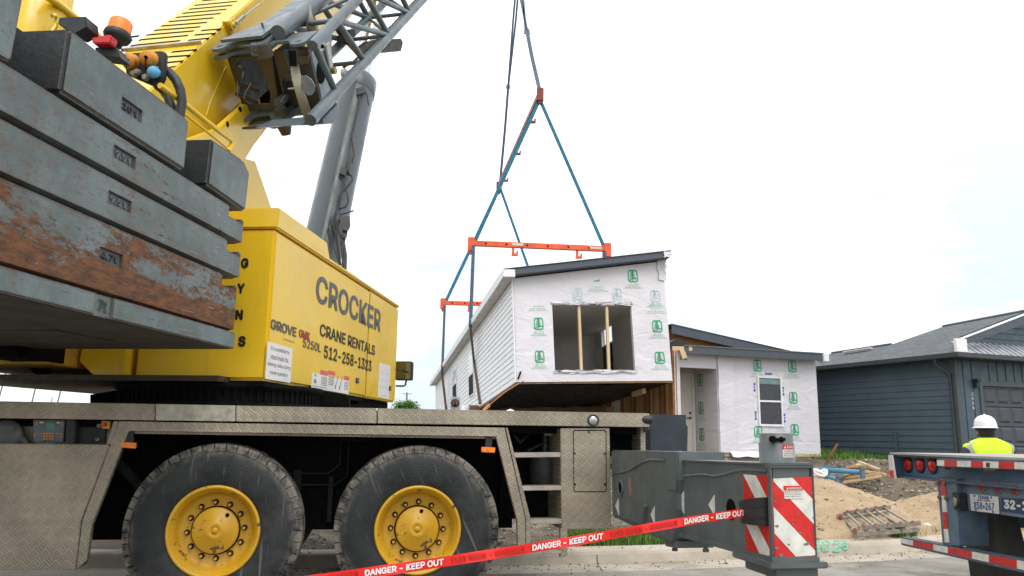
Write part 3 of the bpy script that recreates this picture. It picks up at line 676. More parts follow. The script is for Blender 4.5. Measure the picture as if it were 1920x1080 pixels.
def rect4(mb, s, x0, x1, yt, yb, ref, bold=0):
    """text square in the wall plane: horizontal extent from x, heights from two pixels at ref"""
    a0 = s0(*Z4(x0, ref))[0]; a1_ = s0(*Z4(x1, ref+ (x1-x0)*.32))[0]
    h1 = s0(*Z4(x0, yt))[1]; h0 = s0(*Z4(x0, yb))[1]
    txt(mb, s, S.W(a0, -.004, h0), S.W(a1_, -.004, h0), S.W(a0, -.004, h1), (0, 0, 0), bold)
mb = MB(); rect4(mb, 'CROCKER', 429, 750, 374, 516, 445, .02); cp(mb, 'lettering', TXTG, parent=pod, label='large slate CROCKER lettering')
mb = MB(); rect4(mb, 'CRANE RENTALS', 447, 719, 620, 684, 655, .02); cp(mb, 'lettering', TXTK, parent=pod)
mb = MB(); rect4(mb, '512-258-1323', 467, 701, 728, 794, 762, .02); cp(mb, 'lettering', TXTK, parent=pod, label='black telephone number under the large name')
for q_ in (('GROVE', 203, 331, 597, 650, 620, .03), ('5250L', 363, 452, 694, 740, 716, .015), ('by Manitowoc', 268, 322, 694, 707, 700)): mb = MB(); rect4(mb, *q_); cp(mb, 'lettering', TXTG, parent=pod)
mb = MB(); rect4(mb, 'GMK', 343, 397, 648, 690, 668, .03); cp(mb, 'lettering', TXTR, parent=pod, label='small maroon model letters')
def panel4(name, tl, br, mat, par, off=.003, xr=None):
    a0, h1 = s0(*Z4(*tl)); a1_, h0 = s0(*Z4(*br)); mb = MB(); mb.box(S, a0, a1_, -off, 0.001, h0, h1); return cp(mb, name, mat, parent=par), (a0, a1_, h0, h1)
STW = plain('sticker_white', (.70, .68, .68), .4, var=.06)
o, (a0, a1_, h0, h1) = panel4('prohibition_sign', (189, 712), (300, 917), STW, pod)
mb = MB(); 
for i, l in enumerate(('It is prohibited to', 'stand inside the', 'slewing radius during', 'crane operation')):
    dy = (h1-h0)/4.6; y1 = h1-.03-i*dy; wd = (a1_-a0)*(.74, .70, .92, .70)[i]; am = (a0+a1_)/2
    txt(mb, l, S.W(am-wd/2, -.0045, y1-dy*.62), S.W(am+wd/2, -.0045, y1-dy*.62), S.W(am-wd/2, -.0045, y1), bold=0)
cp(mb, 'sign_lettering', plain('grey_print', (.10, .10, .11), .6), parent=pod)
o, (a0, a1_, h0, h1) = panel4('load_chart_sticker', (409, 866), (588, 972), STW, pod)
h1 = h0+.215
def rel(u0, u1, v0, v1): return S, a0+(a1_-a0)*u0, a0+(a1_-a0)*u1, -.0045, -.002, h0+(h1-h0)*v0, h0+(h1-h0)*v1
mb = MB(); mb.box(*rel(.20, .38, .76, .98)); mb.box(*rel(.40, .58, .86, 1.06)); mb.box(*rel(.84, .99, .76, .98)); cp(mb, 'sticker_header', plain('header_pink_red', (.66, .12, .14), .4), parent=pod)
mb = MB()
for v in (.62, .54, .46, .38, .30, .22): mb.box(*rel(.22, .37, v, v+.03)); mb.box(*rel(.41, .56, v+.1, v+.13)); mb.box(*rel(.86, .98, v, v+.03))
for u in (.60, .72): 
    mb.bar(S.W(a0+(a1_-a0)*u, -.004, h0+.05), S.W(a0+(a1_-a0)*(u+.06), -.004, h0+.19), .012, .004); mb.box(*rel(u-.01, u+.02, .16, .34))
mb.box(*rel(.05, .10, .25, .45)); mb.box(*rel(.06, .09, .6, .7)); mb.box(*rel(.02, .38, .10, .125)); cp(mb, 'sticker_print', plain('print_grey', (.20, .19, .19), .6), parent=pod)
o, (a0, a1_, h0, h1) = panel4('inspection_sheet', (742, 815), (788, 996), STW, dr)
mb = MB()
for v in (.30, .52, .72): mb.box(*rel(.08, .92, v, v+.012))
for u in (.35, .65): mb.box(*rel(u, u+.02, .3, .93))
mb.box(*rel(.25, .7, .06, .09)); cp(mb, 'sticker_print', plain('faint_grid', (.52, .52, .55), .6), parent=dr)
mb = MB()
for x, y in ((631, 905), (792, 943)): 
    a_, h_ = s0(*Z4(x, y)); mb.box(S, a_-.055, a_+.055, -.012, 0, h_-.03, h_+.03); mb.m = 1; mb.box(S, a_-.03, a_+.03, -.016, -.012, h_-.014, h_+.014); mb.m = 0
cp(mb, 'door_latch', [BLK, plain('latch_grey', (.15, .15, .16), .4)], parent=dr)
# rear letters, mostly behind the slabs
mb = MB()
for ch_, x0, x1, yt, yb in (('DRIVING', 40, 98, 300, 350), ('BODY', 35, 79, 425, 475), ('DOWN', 20, 70, 555, 606), ('SLEWS', 22, 84, 685, 738)):
    p1 = Z4(x1, yt); p2 = Z4(x1, yb); b_, h1 = S.A_(*p1, 0)[1:]; h0 = S.A_(*p2, 0)[2]
    w1 = (S.A_(*Z4(x1-38, yt), 0)[1]-b_)*1.0
    for i, c_ in enumerate(ch_[::-1][:1]): txt(mb, c_, S.W(-.004, b_+w1, h0), S.W(-.004, b_, h0), S.W(-.004, b_+w1, h1), bold=.05)
cp(mb, 'rear_lettering', TXTK, parent=pod)
# upper deck parts behind the counterweight: inner frame, deck base, slewing ring
mb = MB(); mb.prismA(S, [(1.31, hb_+.03), (1.60, hb_+.03), (1.76, hb_+.16), (1.72, hb_+.5), (1.31, hb_+.5)], -.1, 2.4); cp(mb, 'frame_side', YEL, .01)
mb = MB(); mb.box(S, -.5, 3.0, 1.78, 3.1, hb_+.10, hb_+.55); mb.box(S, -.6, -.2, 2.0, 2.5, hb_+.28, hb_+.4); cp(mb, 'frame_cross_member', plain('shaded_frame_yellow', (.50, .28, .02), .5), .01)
mb = MB(); mb.box(S, -.9, -.3, 1.76, 2.1, hb_+.12, hb_+.5); cp(mb, 'lift_lug', DARK)
mb = MB(); mb.tube([S.W(-.4, 2.2, hb_+.35), S.W(.2, 2.3, hb_+.05)], .06, 10); cp(mb, 'hose_stub', DARK)
mb = MB(); mb.tube([S.W(-.4, 2.9, hb_+.35), S.W(.3, 2.9, hb_+.2)], .05, 10); cp(mb, 'hose_stub', DARK)
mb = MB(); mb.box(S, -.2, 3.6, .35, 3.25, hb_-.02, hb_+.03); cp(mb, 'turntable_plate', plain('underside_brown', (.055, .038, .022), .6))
rc = C.W(C.B_(418, 742, 1.6)[0], 1.6, 0)
mb = MB(); mb.lathe([(.8, 1.70), (.98, 1.70), (.98, 1.74), (.95, 1.75), (.95, 1.86), (.99, 1.87), (.99, hb_-.02), (.7, hb_-.02)], rc, (0, 0, 1), 64)
for k in range(84): t = 2*math.pi*k/84; p = rc+V((math.cos(t)*.95, math.sin(t)*.95, 1.75)); mb.bar(p, p+V((0, 0, .11)), .03, .03, (math.cos(t), math.sin(t), 0))
cp(mb, 'slewing_ring', DARK)
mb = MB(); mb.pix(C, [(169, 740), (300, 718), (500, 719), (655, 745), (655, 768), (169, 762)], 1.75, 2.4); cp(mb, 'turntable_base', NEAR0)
# mirror on the front of the housing
mb = MB(); mm = S.A_(756, 695, ae+.3); cx, cz = mm[1], mm[2]
def rr(w_, h_, r_, n_=4):
    pts = []
    for sx, sz, t0 in ((1, 1, 0), (-1, 1, 90), (-1, -1, 180), (1, -1, 270)):
        for i in range(n_+1): t = R(t0+90*i/n_); pts.append((sx*(w_-r_)+r_*math.cos(t), sz*(h_-r_)+r_*math.sin(t)))
    return pts
mb.prismA(S, [(cx+u, cz+v) for u, v in rr(.135, .145, .03)], ae+.3, ae+.42); mir = cp(mb, 'mirror', BLK, .008)
mb = MB(); mb.prismA(S, [(cx+u, cz+v) for u, v in rr(.118, .128, .025)], ae+.297, ae+.30); cp(mb, 'mirror_glass', plain('mirror_glass', (.16, .15, .13), .06, .9), parent=mir)
mb = MB(); mb.tube([S.PA(762, 712, ae+.36), S.PA(760, 722, ae+.36), S.PA(756, 724, ae+.36), S.PA(742, 723.5, ae+.36)], .014, 8); mb.tube([S.W(ae-.05, cx, cz), S.W(ae+.3, cx, cz)], .014, 8); cp(mb, 'mirror_arm', BLK, parent=mir)
# boom
BR, BL = .70, 1.42
e0 = S.PB(328, 131, BR); e1 = S.PB(470, 5, BR); bd = (e1-e0).normalized(); nb = S.B.cross(bd).normalized()
if nb.z < 0: nb = -nb
BF = Fr(e0, axes=(bd, S.B, nb)); BF.o = e0
dep = BF.B_(511, 237, .17)[2]                         # belly depth
bw = BL-BR
prof = [(0, 0), (0, dep*.50), (.015, dep*.68), (.06, dep*.83), (.14, dep*.94), (.24, dep*.99), (bw/2, dep), (bw-.24, dep*.99), (bw-.14, dep*.94), (bw-.06, dep*.83), (bw-.015, dep*.68), (bw, dep*.50), (bw, 0)]
mb = MB(); p = [BF.W(-1.15, b, n_) for b, n_ in prof]; q = [BF.W(9.0, b, n_) for b, n_ in prof]
mb.loft(p, q); boom = cp(mb, 'boom', YEL)
for f_ in boom.data.polygons: f_.use_smooth = False
for i, f_ in enumerate(boom.data.polygons):
    if i < len(prof)-1 and len(f_.vertices) == 4: f_.use_smooth = i not in (0, 11)
mb = MB(); mb.loft([BF.W(8.9, .05+b*.87, -.05+n_*.9) for b, n_ in prof], [BF.W(26, .05+b*.87, -.05+n_*.9) for b, n_ in prof]); cp(mb, 'boom_section', YEL, parent=boom)
# slotted cover on top of the boom, and the wider bracket plate at its foot
mb = MB(); mb.box(BF, -1.6, 2.6, .015, bw-.02, .0, .012); mb.box(BF, -1.2, -.25, bw-.02, bw+.22, -.08, .012)
cov = cp(mb, 'slotted_cover', YEL, parent=boom)
Z1 = lambda x, y: (x*.3055, y*.3055)
mb = MB()
def slot(x0, y0, x1, y1):
    a0, b0, _ = BF.C_(*Z1(x0, y0), .012); a1_, b1, _ = BF.C_(*Z1(x1, y1), .012)
    am = (a0+a1_)/2; sk = (a1_-a0)/2
    mb.loft([BF.W(a0-.021, b0, .0135), BF.W(a0+.021, b0, .0135), BF.W(a1_+.021, b1, .0135), BF.W(a1_-.021, b1, .0135)], [BF.W(a0-.021, b0, .006), BF.W(a0+.021, b0, .006), BF.W(a1_+.021, b1, .006), BF.W(a1_-.021, b1, .006)])
for q_ in ((805, 280, 1105, 250), (855, 245, 1155, 218), (900, 215, 1190, 190), (945, 187, 1230, 165), (990, 160, 1270, 138), (1035, 133, 1310, 110), (1080, 107, 1355, 83), (1120, 82, 1390, 57), (1160, 57, 1425, 33), (1195, 33, 1455, 8), (1240, 5, 1490, -18),
           (780, 228, 850, 220), (750, 254, 810, 247), (1055, 320, 1205, 305), (1030, 350, 1165, 340), (1025, 385, 1120, 375), (1035, 415, 1075, 408), (1155, 248, 1280, 235), (1195, 215, 1320, 205), (1235, 188, 1355, 178)): slot(*q_)
cp(mb, 'cover_slots', NEAR0, parent=boom)
mb = MB(); pA = BF.C_(229, 97, .012); pB_ = BF.C_(378, 82, .012); mb.bar(BF.W(pA[0], pA[1], .03), BF.W(pB_[0], pB_[1], .03), .035, .03, nb); cp(mb, 'cover_rail', STEEL, parent=boom)
# anchor bracket with rope end on the boom edge
mb = MB(); c = S.PB(438, 47, BR-.06); mb.disc(c, S.B, .055, .05, 18); mb.disc(c-S.B*.012, S.B, .032, .02, 16)
mb.prism(S, [S.L(S.PB(x, y, BR-.03))[::2] for x, y in ((424, 40), (446, 36), (458, 60), (462, 76), (440, 78))], BR-.03, BR+.02); anc = cp(mb, 'rope_anchor', YEL, .004, parent=boom)
mb = MB(); mb.disc(c-S.B*.02, S.B, .017, .02, 10); mb.bar(S.PB(443, 44, BR-.07), S.PB(458, 30, BR-.07), .02, .03); mb.tube([S.PB(455, 33, BR-.07), S.PB(470, 20, BR-.08), S.PB(486, 8, BR-.08)], .009, 8); mb.tube([S.PB(486, 8, BR-.08), S.PB(520, -20, BR-.08)], .005, 6)
cp(mb, 'pendant_rope', STEEL, parent=boom)
# boom side seam and turret plates
mb = MB(); mb.tube([S.PB(x, y, BR-.001) for x, y in ((424, 124), (408, 160), (395, 190), (387, 216))], .004, 6); cp(mb, 'boom_seam', YEL, parent=boom)
mb = MB(); spix(mb, [(300, 330), (352, 262), (409, 241), (460, 195), (512, 215), (461, 298), (478, 303), (509, 392), (420, 420), (300, 400)], .50, .56); tp_ = cp(mb, 'turret_plate', YEL, .008)
mb = MB()
for x, y in ((451, 205), (427, 233)): mb.disc(S.PB(x, y, .498), S.B, .028, .01, 16)
cp(mb, 'plate_hole', NEAR0, parent=tp_)
mb = MB(); spix(mb, [(320, 330), (352, 262), (409, 241), (461, 298), (478, 303), (509, 392), (420, 420)], 1.6, 1.66); cp(mb, 'turret_plate', YEL)
mb = MB(); mb.tube([S.PB(x, y, .18) for x, y in ((300, 160), (340, 190), (390, 230), (433, 262), (436, 268), (428, 283))], .022, 10); mb.tube([S.PB(x, y, .34) for x, y in ((335, 205), (380, 240), (425, 277))], .012, 8); cp(mb, 'handrail', YEL)
mb = MB(); mb.tube([S.PB(x, y, .55) for x, y in ((80, -12), (105, 4), (150, 40), (196, 78), (205, 90))], .026, 10); mb.tube([S.PB(x, y, .5) for x, y in ((98, 30), (103, 28), (107, 34), (104, 50), (96, 62))], .014, 8); cp(mb, 'handrail', YEL)
# winch drum housing seen past the top slab
mb = MB(); c = S.PB(62, 60, .75); mb.lathe([(.0001, -.5), (.17, -.5), (.19, -.46), (.19, .25), (.185, .26), (.185, .5), (.16, .54), (.0001, .55)], c, (.05, .1, 1), 36); cp(mb, 'winch_housing', YEL)
def apix(px, c_, b, d0, d1):
    a_ = S.B_(*c_, b)[0]; mb = MB(); mb.prismA(S, [S.A_(x, y, a_)[1:] for x, y in px], a_+d0, a_+d1); return mb
mb = apix([(120, 40), (170, 38), (172, 58), (150, 70), (118, 52)], (145, 52), .36, -.05, .08); mb.bar(S.PB(168, 46, .3), S.PB(186, 84, .3), .02, .02); cp(mb, 'lamp_bracket', BLK, .004)
# beacon
c = S.PB(215, 86, .22); k_ = (c-CAM).dot(_fw)/FPX
mb = MB(); mb.lathe([(.0001, 0), (12*k_, 0), (13*k_, 8*k_), (22*k_, 13*k_), (25*k_, 20*k_), (24*k_, 27*k_), (20*k_, 30*k_)], c, (.10, .1, 1), 32); bea = cp(mb, 'beacon', BLK)
mb = MB(); mb.lathe([(21*k_, 29*k_), (20.5*k_, 50*k_), (18*k_, 54*k_), (.0001, 56*k_)], c, (.10, .1, 1), 32); cp(mb, 'beacon_lens', ORNG, parent=bea)
mb = apix([(188, 84), (222, 78), (227, 82), (223, 94), (191, 95)], (205, 88), .2, -.10, -.03); rl = cp(mb, 'rear_light', REDL, .006)
mb = apix([(184, 94), (224, 93), (233, 114), (190, 108)], (205, 100), .2, -.04, .08); cp(mb, 'light_bracket', BLK, .003, parent=rl)
# hydraulic coupling panel
cu_ = S.B_(272, 128, .42)[0]
mb = MB(); mb.prismA(S, [S.A_(x, y, cu_)[1:] for x, y in ((229, 105), (232, 100), (300, 95), (309, 97), (312, 103), (309, 146), (304, 156), (290, 162), (238, 140))], cu_, cu_+.03); cpn = cp(mb, 'coupling_panel', plain('panel_black', (.016, .019, .022), .45), .006)
capm = plain('brass_cap', (.62, .26, .035), .45, .25); cm = (S.PA(300, 120, cu_)-S.PA(250, 120, cu_)).length/50
for x, y in ((247, 117), (282, 112)):
    c = S.PA(x, y, cu_); ax = (-S.A-S.B*.22-V((0, 0, .28))).normalized()
    mb = MB(); mb.lathe([(15*cm, -.02), (15*cm, 5*cm), (12.5*cm, 6*cm), (12.5*cm, 19*cm), (11.5*cm, 20.5*cm), (.0001, 20.6*cm)], c, ax, 24); k2 = cp(mb, 'coupling_cap', capm, parent=cpn)
    mb = MB(); mb.disc(c+ax*20.5*cm, ax, 3*cm, 4*cm, 8); mb.tube([c+ax*24*cm, c+ax*22*cm-V((0, 0, 12*cm)), c+ax*16*cm-V((0, 0, 24*cm))], 1.0*cm, 6); cp(mb, 'cap_chain', DARK, parent=cpn)
mb = MB(); c = S.PA(293, 138, cu_); mb.lathe([(9*cm, 0), (9*cm, 10*cm), (10.5*cm, 10*cm), (10.5*cm, 16*cm), (8*cm, 21*cm), (.0001, 21*cm)], c, ax, 18); mb.disc(c+ax*15*cm+V((.02, 0, .03)), ax, 4*cm, 5*cm, 8); cp(mb, 'blue_cap', plain('cap_blue', (.12, .42, .68), .4), parent=cpn)
mb = MB(); 
for x, y in ((262, 137), (277, 147), (256, 140)): c = S.PA(x, y, cu_); mb.disc(c, ax, 5.5*cm, 14*cm, 10); mb.disc(c+ax*14*cm, ax, 4*cm, 5*cm, 8)
cp(mb, 'small_coupling', plain('coupling_grey', (.38, .36, .31), .45, .4), parent=cpn)
mb = MB(); mb.tube([S.PA(x, y, cu_+.06) for x, y in ((305, 128), (318, 136), (330, 150), (338, 168), (341, 190), (336, 225))], 8.2*cm, 14); mb.tube([S.PA(x, y, cu_+.10) for x, y in ((285, 150), (300, 162), (315, 182), (325, 210))], 8*cm, 12); mb.tube([S.PA(x, y, cu_+.05) for x, y in ((285, 150), (292, 165), (300, 170))], 3*cm, 8); cp(mb, 'hydraulic_hose', BLK)
# lift cylinder
CB = 1.06
p0 = S.PB(609, 447, CB); p1_ = S.PB(668, 178, CB); d_ = (p1_-p0).normalized(); r_ = .295
pb = p0-d_*2.6
mb = MB(); mb.tube([pb, p1_], r_, 40); mb.lathe([(r_, -.02), (r_*1.04, .0), (r_*1.04, .30), (r_*.95, .34), (r_*.6, .36), (.001, .36)], p1_, d_, 40); cyl_ = cp(mb, 'lift_cylinder', CYLG)
mb = MB(); mb.tube([p1_+d_*.3, p1_+d_*4], r_*.55, 24); cp(mb, 'cylinder_rod', plain('chrome', (.6, .6, .6), .12, 1), parent=cyl_)
fb = CB-r_*1.0
nC = d_.cross(V((1, 0, 0))).normalized()
if nC.y > 0: nC = -nC
def fp(x, y, o_=0): return atplane(x, y, p0+nC*(r_*.9+.02+o_), nC)
def fpoly(px, o0, o1):
    mb = MB(); mb.loft([fp(x, y, o1) for x, y in px], [fp(x, y, o0) for x, y in px]); cp(mb, 'cylinder_valve', VLV, .006, parent=cyl_)
VLV = plain('valve_grey', (.055, .062, .066), .5)
mb = MB(); mb.tube([fp(x, y) for x, y in ((678, 168), (674, 180), (672, 200), (665, 232), (659, 258), (662, 275), (664, 292), (660, 305))], .014, 8); mb.tube([fp(x, y) for x, y in ((680, 168), (688, 178), (691, 196))], .013, 8)
mb.tube([fp(x, y) for x, y in ((648, 325), (660, 330), (661, 338), (650, 352), (640, 362), (636, 378), (636, 392), (648, 388), (653, 378), (651, 362), (646, 350), (644, 340))], .016, 8)
mb.tube([fp(x, y) for x, y in ((630, 398), (624, 420), (630, 440), (634, 470), (638, 497))], .018, 8); mb.tube([fp(x, y) for x, y in ((647, 430), (642, 455), (646, 480), (645, 505))], .038, 10); mb.tube([fp(x, y, .05) for x, y in ((640, 400), (632, 425), (640, 450), (643, 500))], .016, 8)
mb.tube([fp(x, y) for x, y in ((620, 405), (616, 425), (624, 455), (634, 490))], .006, 6); mb.tube([fp(x, y) for x, y in ((622, 410), (614, 432), (628, 470), (637, 500))], .006, 6)
cp(mb, 'cylinder_hoses', plain('hose_dark', (.035, .032, .032), .6), parent=cyl_)
fpoly([(636, 408), (656, 404), (657, 425), (652, 434), (640, 430)], -.05, .10); fpoly([(640, 312), (652, 316), (648, 330), (636, 325)], -.03, .06); fpoly([(640, 434), (652, 432), (650, 446), (642, 446)], -.04, .06); fpoly([(668, 165), (684, 163), (686, 173), (670, 178)], -.1, .03)
mb = MB(); mb.bar(fp(642, 402), fp(663, 395), .02, .02); cp(mb, 'valve_lever', VLV, parent=cyl_)
mb = MB(); mb.bar(fp(659, 295), fp(653, 325), .05, .04); cp(mb, 'valve_stem', VLV, parent=cyl_)
# ------------------------------------------------------------------ stowed lattice jib
J0 = aty(612, 150, 7.15); J = Fr((J0.x, J0.y, 0), R(13))
def j0(x, y, b=0): return J.PB(x, y, b)
nl_ = [j0(x, y) for x, y in ((612, 206), (630, 174), (677, 121), (727, 69), (768, 25))]
lc = (nl_[4]-nl_[1]).normalized(); step_ = (nl_[4]-nl_[1]).length/3
lo = [nl_[1]+lc*step_*k for k in range(-1, 9)]
u0 = j0(580, 92); u1 = j0(668, 0); uc = (u1-u0).normalized()
uo = [u0+uc*((j0(631, 38)-u0).length+step_*(k-1)) for k in range(0, 9)]
LB = .56
sh = J.B*LB
jib = None
mb = MB()
mb.tube([lo[0]+lc*.22, lo[9]], .058, 14); mb.tube([lo[0]+lc*.75+sh, lo[9]+sh], .052, 12)
mb.tube([u0+uc*.08, uo[8]], .054, 14); mb.tube([u0+uc*.7+sh, uo[8]+sh], .05, 12)
jib = cp(mb, 'lattice_jib', JIBG)
mb = MB()
for k in range(0, 8):
    for o_ in (V((0, 0, 0)), sh):
        if k == 0: continue
        mb.tube([uo[k]+o_, lo[k+1]+o_], .034, 10); mb.tube([uo[k]+o_, lo[k+2 if k+2 < 10 else 9]+o_], .032, 10)
    if k == 0: mb.tube([u0+uc*.12, lo[1]], .034, 10); continue
    mb.tube([lo[k+1], lo[k+2]+sh], .022, 8); mb.tube([lo[k+1]+sh, lo[k+1]], .024, 8); mb.tube([uo[k], uo[k]+sh], .026, 8); mb.tube([uo[k]+sh, uo[k+1]], .022, 8)
cp(mb, 'lattice_brace', JIBG, parent=jib)
# end frame: forked lug plates, upright webs, sheave
e1_ = lc; lat = J.B; upn = e1_.cross(lat); upn = upn if upn.z > 0 else -upn
EF = Fr((0, 0, 0), axes=(e1_, lat, upn)); EF.o = j0(577, 86)
Z6 = lambda x, y: (400+x*.2037, 40+y*.2037)
AE = EF.C_(*Z6(790, 205), 0)[0]
def pos(x, y, a=AE+.10): return EF.A_(*Z6(x, y), a)[1:]
pinm = plain('rusty_pin_hole', (.10, .05, .03), .8)
def lug(mb, eL, eR, th=.03, r_=.085, back=.30, waist=.06):
    (bl, c0), (br_, c1) = EF.A_(*Z6(*eL), AE)[1:], EF.A_(*Z6(*eR), AE)[1:]; c = (c0+c1)/2; pts = []
    for i in range(9): t = math.pi*i/8; pts.append((AE-r_*math.sin(t), bl+r_*math.cos(t)))
    pts += [(AE+waist, bl-r_*1.6), (AE+waist, br_+r_*1.6)]
    for i in range(9): t = math.pi*i/8; pts.append((AE-r_*math.sin(t), br_+r_*math.cos(t)))
    pts += [(AE+back, br_-r_), (AE+back, bl+r_)]
    mb.prismC(EF, pts, c-th/2, c+th/2)
    for bb in (bl, br_):
        mb.m = 1; mb.disc(EF.W(AE, bb, c-th/2-.002), upn, .034, th+.004, 14); mb.m = 0
    return c
for k_, (eL, eR) in enumerate((((430, 222), (790, 212)), ((65, 245), (425, 205)), ((85, 312), (430, 290)), ((620, 885), (970, 868)), ((283, 893), (600, 872)), ((262, 975), (590, 945)))):
    mb = MB(); lug(mb, eL, eR); cp(mb, 'lug_plate', [JIBG, pinm], .004, parent=jib)
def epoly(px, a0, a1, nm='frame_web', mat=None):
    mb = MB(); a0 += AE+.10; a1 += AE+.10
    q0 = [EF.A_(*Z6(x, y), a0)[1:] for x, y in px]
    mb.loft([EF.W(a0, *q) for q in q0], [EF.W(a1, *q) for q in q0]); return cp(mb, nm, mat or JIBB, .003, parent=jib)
def eye_post(x, y0, y1, r_):
    b0, c0 = EF.A_(*Z6(x, y0), AE)[1:]; b1, c1 = EF.A_(*Z6(x, y1), AE)[1:]; mb = MB(); mb.tube([EF.W(AE, b0, min(c0, c1)), EF.W(AE, b0, max(c0, c1))], r_, 20); cp(mb, 'hinge_pin', JIBB, parent=jib)
eye_post(438, 205, 330, .085); eye_post(612, 800, 905, .06)
web = [(125, 330), (410, 318), (380, 348), (222, 352), (205, 385), (222, 415), (252, 430), (268, 470), (262, 520), (225, 600), (240, 690), (285, 735), (330, 768), (500, 765), (524, 735), (522, 660), (440, 440), (392, 352), (412, 318), (520, 318), (612, 815), (285, 830)]
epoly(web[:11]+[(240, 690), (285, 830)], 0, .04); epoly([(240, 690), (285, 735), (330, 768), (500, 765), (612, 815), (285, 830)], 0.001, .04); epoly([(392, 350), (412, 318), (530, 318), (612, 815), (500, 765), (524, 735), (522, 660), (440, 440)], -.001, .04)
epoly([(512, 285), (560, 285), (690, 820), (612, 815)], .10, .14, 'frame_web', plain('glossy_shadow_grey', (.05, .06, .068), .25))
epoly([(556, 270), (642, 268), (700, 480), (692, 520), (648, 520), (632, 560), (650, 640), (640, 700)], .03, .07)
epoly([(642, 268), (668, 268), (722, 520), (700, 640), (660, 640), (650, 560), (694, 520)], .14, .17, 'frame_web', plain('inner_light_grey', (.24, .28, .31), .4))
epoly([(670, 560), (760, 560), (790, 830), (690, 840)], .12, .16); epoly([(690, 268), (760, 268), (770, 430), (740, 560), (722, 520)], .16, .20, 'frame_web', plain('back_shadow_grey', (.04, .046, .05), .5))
epoly([(762, 262), (868, 250), (1000, 810), (895, 860), (800, 480)], -.06, .0)
epoly([(775, 318), (868, 316), (872, 395), (795, 400)], -.10, -.06)
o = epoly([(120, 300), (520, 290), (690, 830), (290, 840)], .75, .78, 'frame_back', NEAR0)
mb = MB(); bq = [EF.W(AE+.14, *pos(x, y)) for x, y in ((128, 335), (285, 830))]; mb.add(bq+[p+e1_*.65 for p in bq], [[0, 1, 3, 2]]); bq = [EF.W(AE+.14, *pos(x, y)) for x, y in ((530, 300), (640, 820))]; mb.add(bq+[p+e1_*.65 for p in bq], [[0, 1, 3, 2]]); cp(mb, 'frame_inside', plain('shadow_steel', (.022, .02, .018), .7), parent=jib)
# adapter top plate running back along the jib, and its tube
bl_, cl_ = EF.A_(*Z6(70, 225), AE)[1:]; br2, _ = EF.A_(*Z6(455, 190), AE)[1:]
mb = MB(); mb.prismC(EF, [(AE+.02, bl_), (AE+.02, br2), (AE+3.2, br2), (AE+3.2, bl_-.25), (AE+.5, bl_-.22)], cl_+.02, cl_+.05); mb.box(EF, AE+.28, AE+.30, br2+.10, br2+.115, cl_+.05, cl_+.10); cp(mb, 'adapter_plate', JIBG, parent=jib)
mb = MB(); mb.tube([EF.W(AE+.12, br2-.12, cl_+.03), EF.W(AE+3.2, br2-.12, cl_+.03)], .075, 16); cp(mb, 'adapter_tube', JIBG, parent=jib)
for x, y in ((215, 560), (210, 665)):
    mb = MB(); mb.tube([EF.W(AE+.02, *EF.A_(*Z6(x, y), AE+.02)[1:]), EF.W(AE+.16, *EF.A_(*Z6(x+200, y+80), AE+.16)[1:])], .022, 12); cp(mb, 'locking_pin', plain('brown_pin', (.07, .045, .03), .5), parent=jib)
def wire(pts, r_, a=AE): mb = MB(); mb.tube([EF.W(a, *EF.A_(*Z6(x, y), a)[1:]) for x, y in pts], r_, 6); cp(mb, 'retaining_clip', STEEL, parent=jib)
wire([(345, 560), (330, 600), (290, 660), (285, 710)], .005); wire([(218, 555), (225, 620), (222, 690)], .006); wire([(690, 620), (832, 612)], .011, AE-.06); wire([(622, 742), (660, 680)], .006)
# sheave between the webs
sc_ = EF.W(AE+.02, *EF.A_(*Z6(826, 655), AE+.02)[1:]); sr = 250*.2037*(sc_-CAM).dot(_fw)/FPX; sax = (lat*.90-e1_*.36).normalized()
mb = MB(); mb.lathe([(.03, -.02), (sr*.72, -.02), (sr*.9, -.022), (sr*.98, -.045), (sr, -.04), (sr*.93, 0), (sr, .04), (sr*.98, .045), (sr*.9, .022), (sr*.72, .02), (.03, .02)], sc_, sax, 48); shv = cp(mb, 'sheave', plain('sheave_cream', (.30, .27, .19), .5), parent=jib)
epoly([(806, 505), (850, 500), (905, 540), (935, 600), (928, 650), (905, 680), (870, 685), (845, 650), (806, 622)], -.30, -.285, 'sheave_guard', plain('guard_blue_grey', (.28, .33, .38), .22, .4))
s2 = j0(585, 48, .35); mb = MB(); mb.lathe([(.03, -.03), (.16, -.03), (.2, -.045), (.18, 0), (.2, .045), (.16, .03), (.03, .03)], s2, sax, 32); cp(mb, 'sheave', plain('sheave_grey', (.33, .29, .23), .5), parent=jib)
# inner diaphragm with oval cut-outs behind the brace, small bits
def jz(px, b0, b1, nm, mat, par=None, bev=.003):
    mb = MB(); mb.pix(J, [Z6(*p) for p in px], b0, b1); return cp(mb, nm, mat, bev, parent=par or jib)
dia = jz([(905, 190), (960, 110), (1090, 130), (1092, 650), (1000, 745), (985, 640), (905, 330)], .22, .25, 'diaphragm', plain('diaphragm_grey', (.21, .27, .33), .35))
jz([(996+u*38, 465+v*108) for u, v in rr(1, 1, .95, 6)], .21, .222, 'cutout', NEAR0)
jz([(1040, 215), (1075, 190), (1105, 400), (1088, 470)], .18, .2, 'white_gusset', OFFW)
pl_ = jz([(990+u*38, 200+v*76) for u, v in rr(1, 1, .9, 6)], .06, .09, 'link_plate', plain('zinc_link', (.52, .52, .40), .4, .4))
for y in (165, 232): mb = MB(); mb.disc(J.PB(*Z6(998, y), .06), -J.B, .020, .018, 12); cp(mb, 'link_bolt', DARK, parent=pl_)
mb = MB(); mb.disc(J.PB(*Z6(1085, 455), .10), -J.B, .035, .05, 14); cp(mb, 'hose_fitting', plain('brass_fitting', (.30, .25, .10), .4, .5), parent=jib)
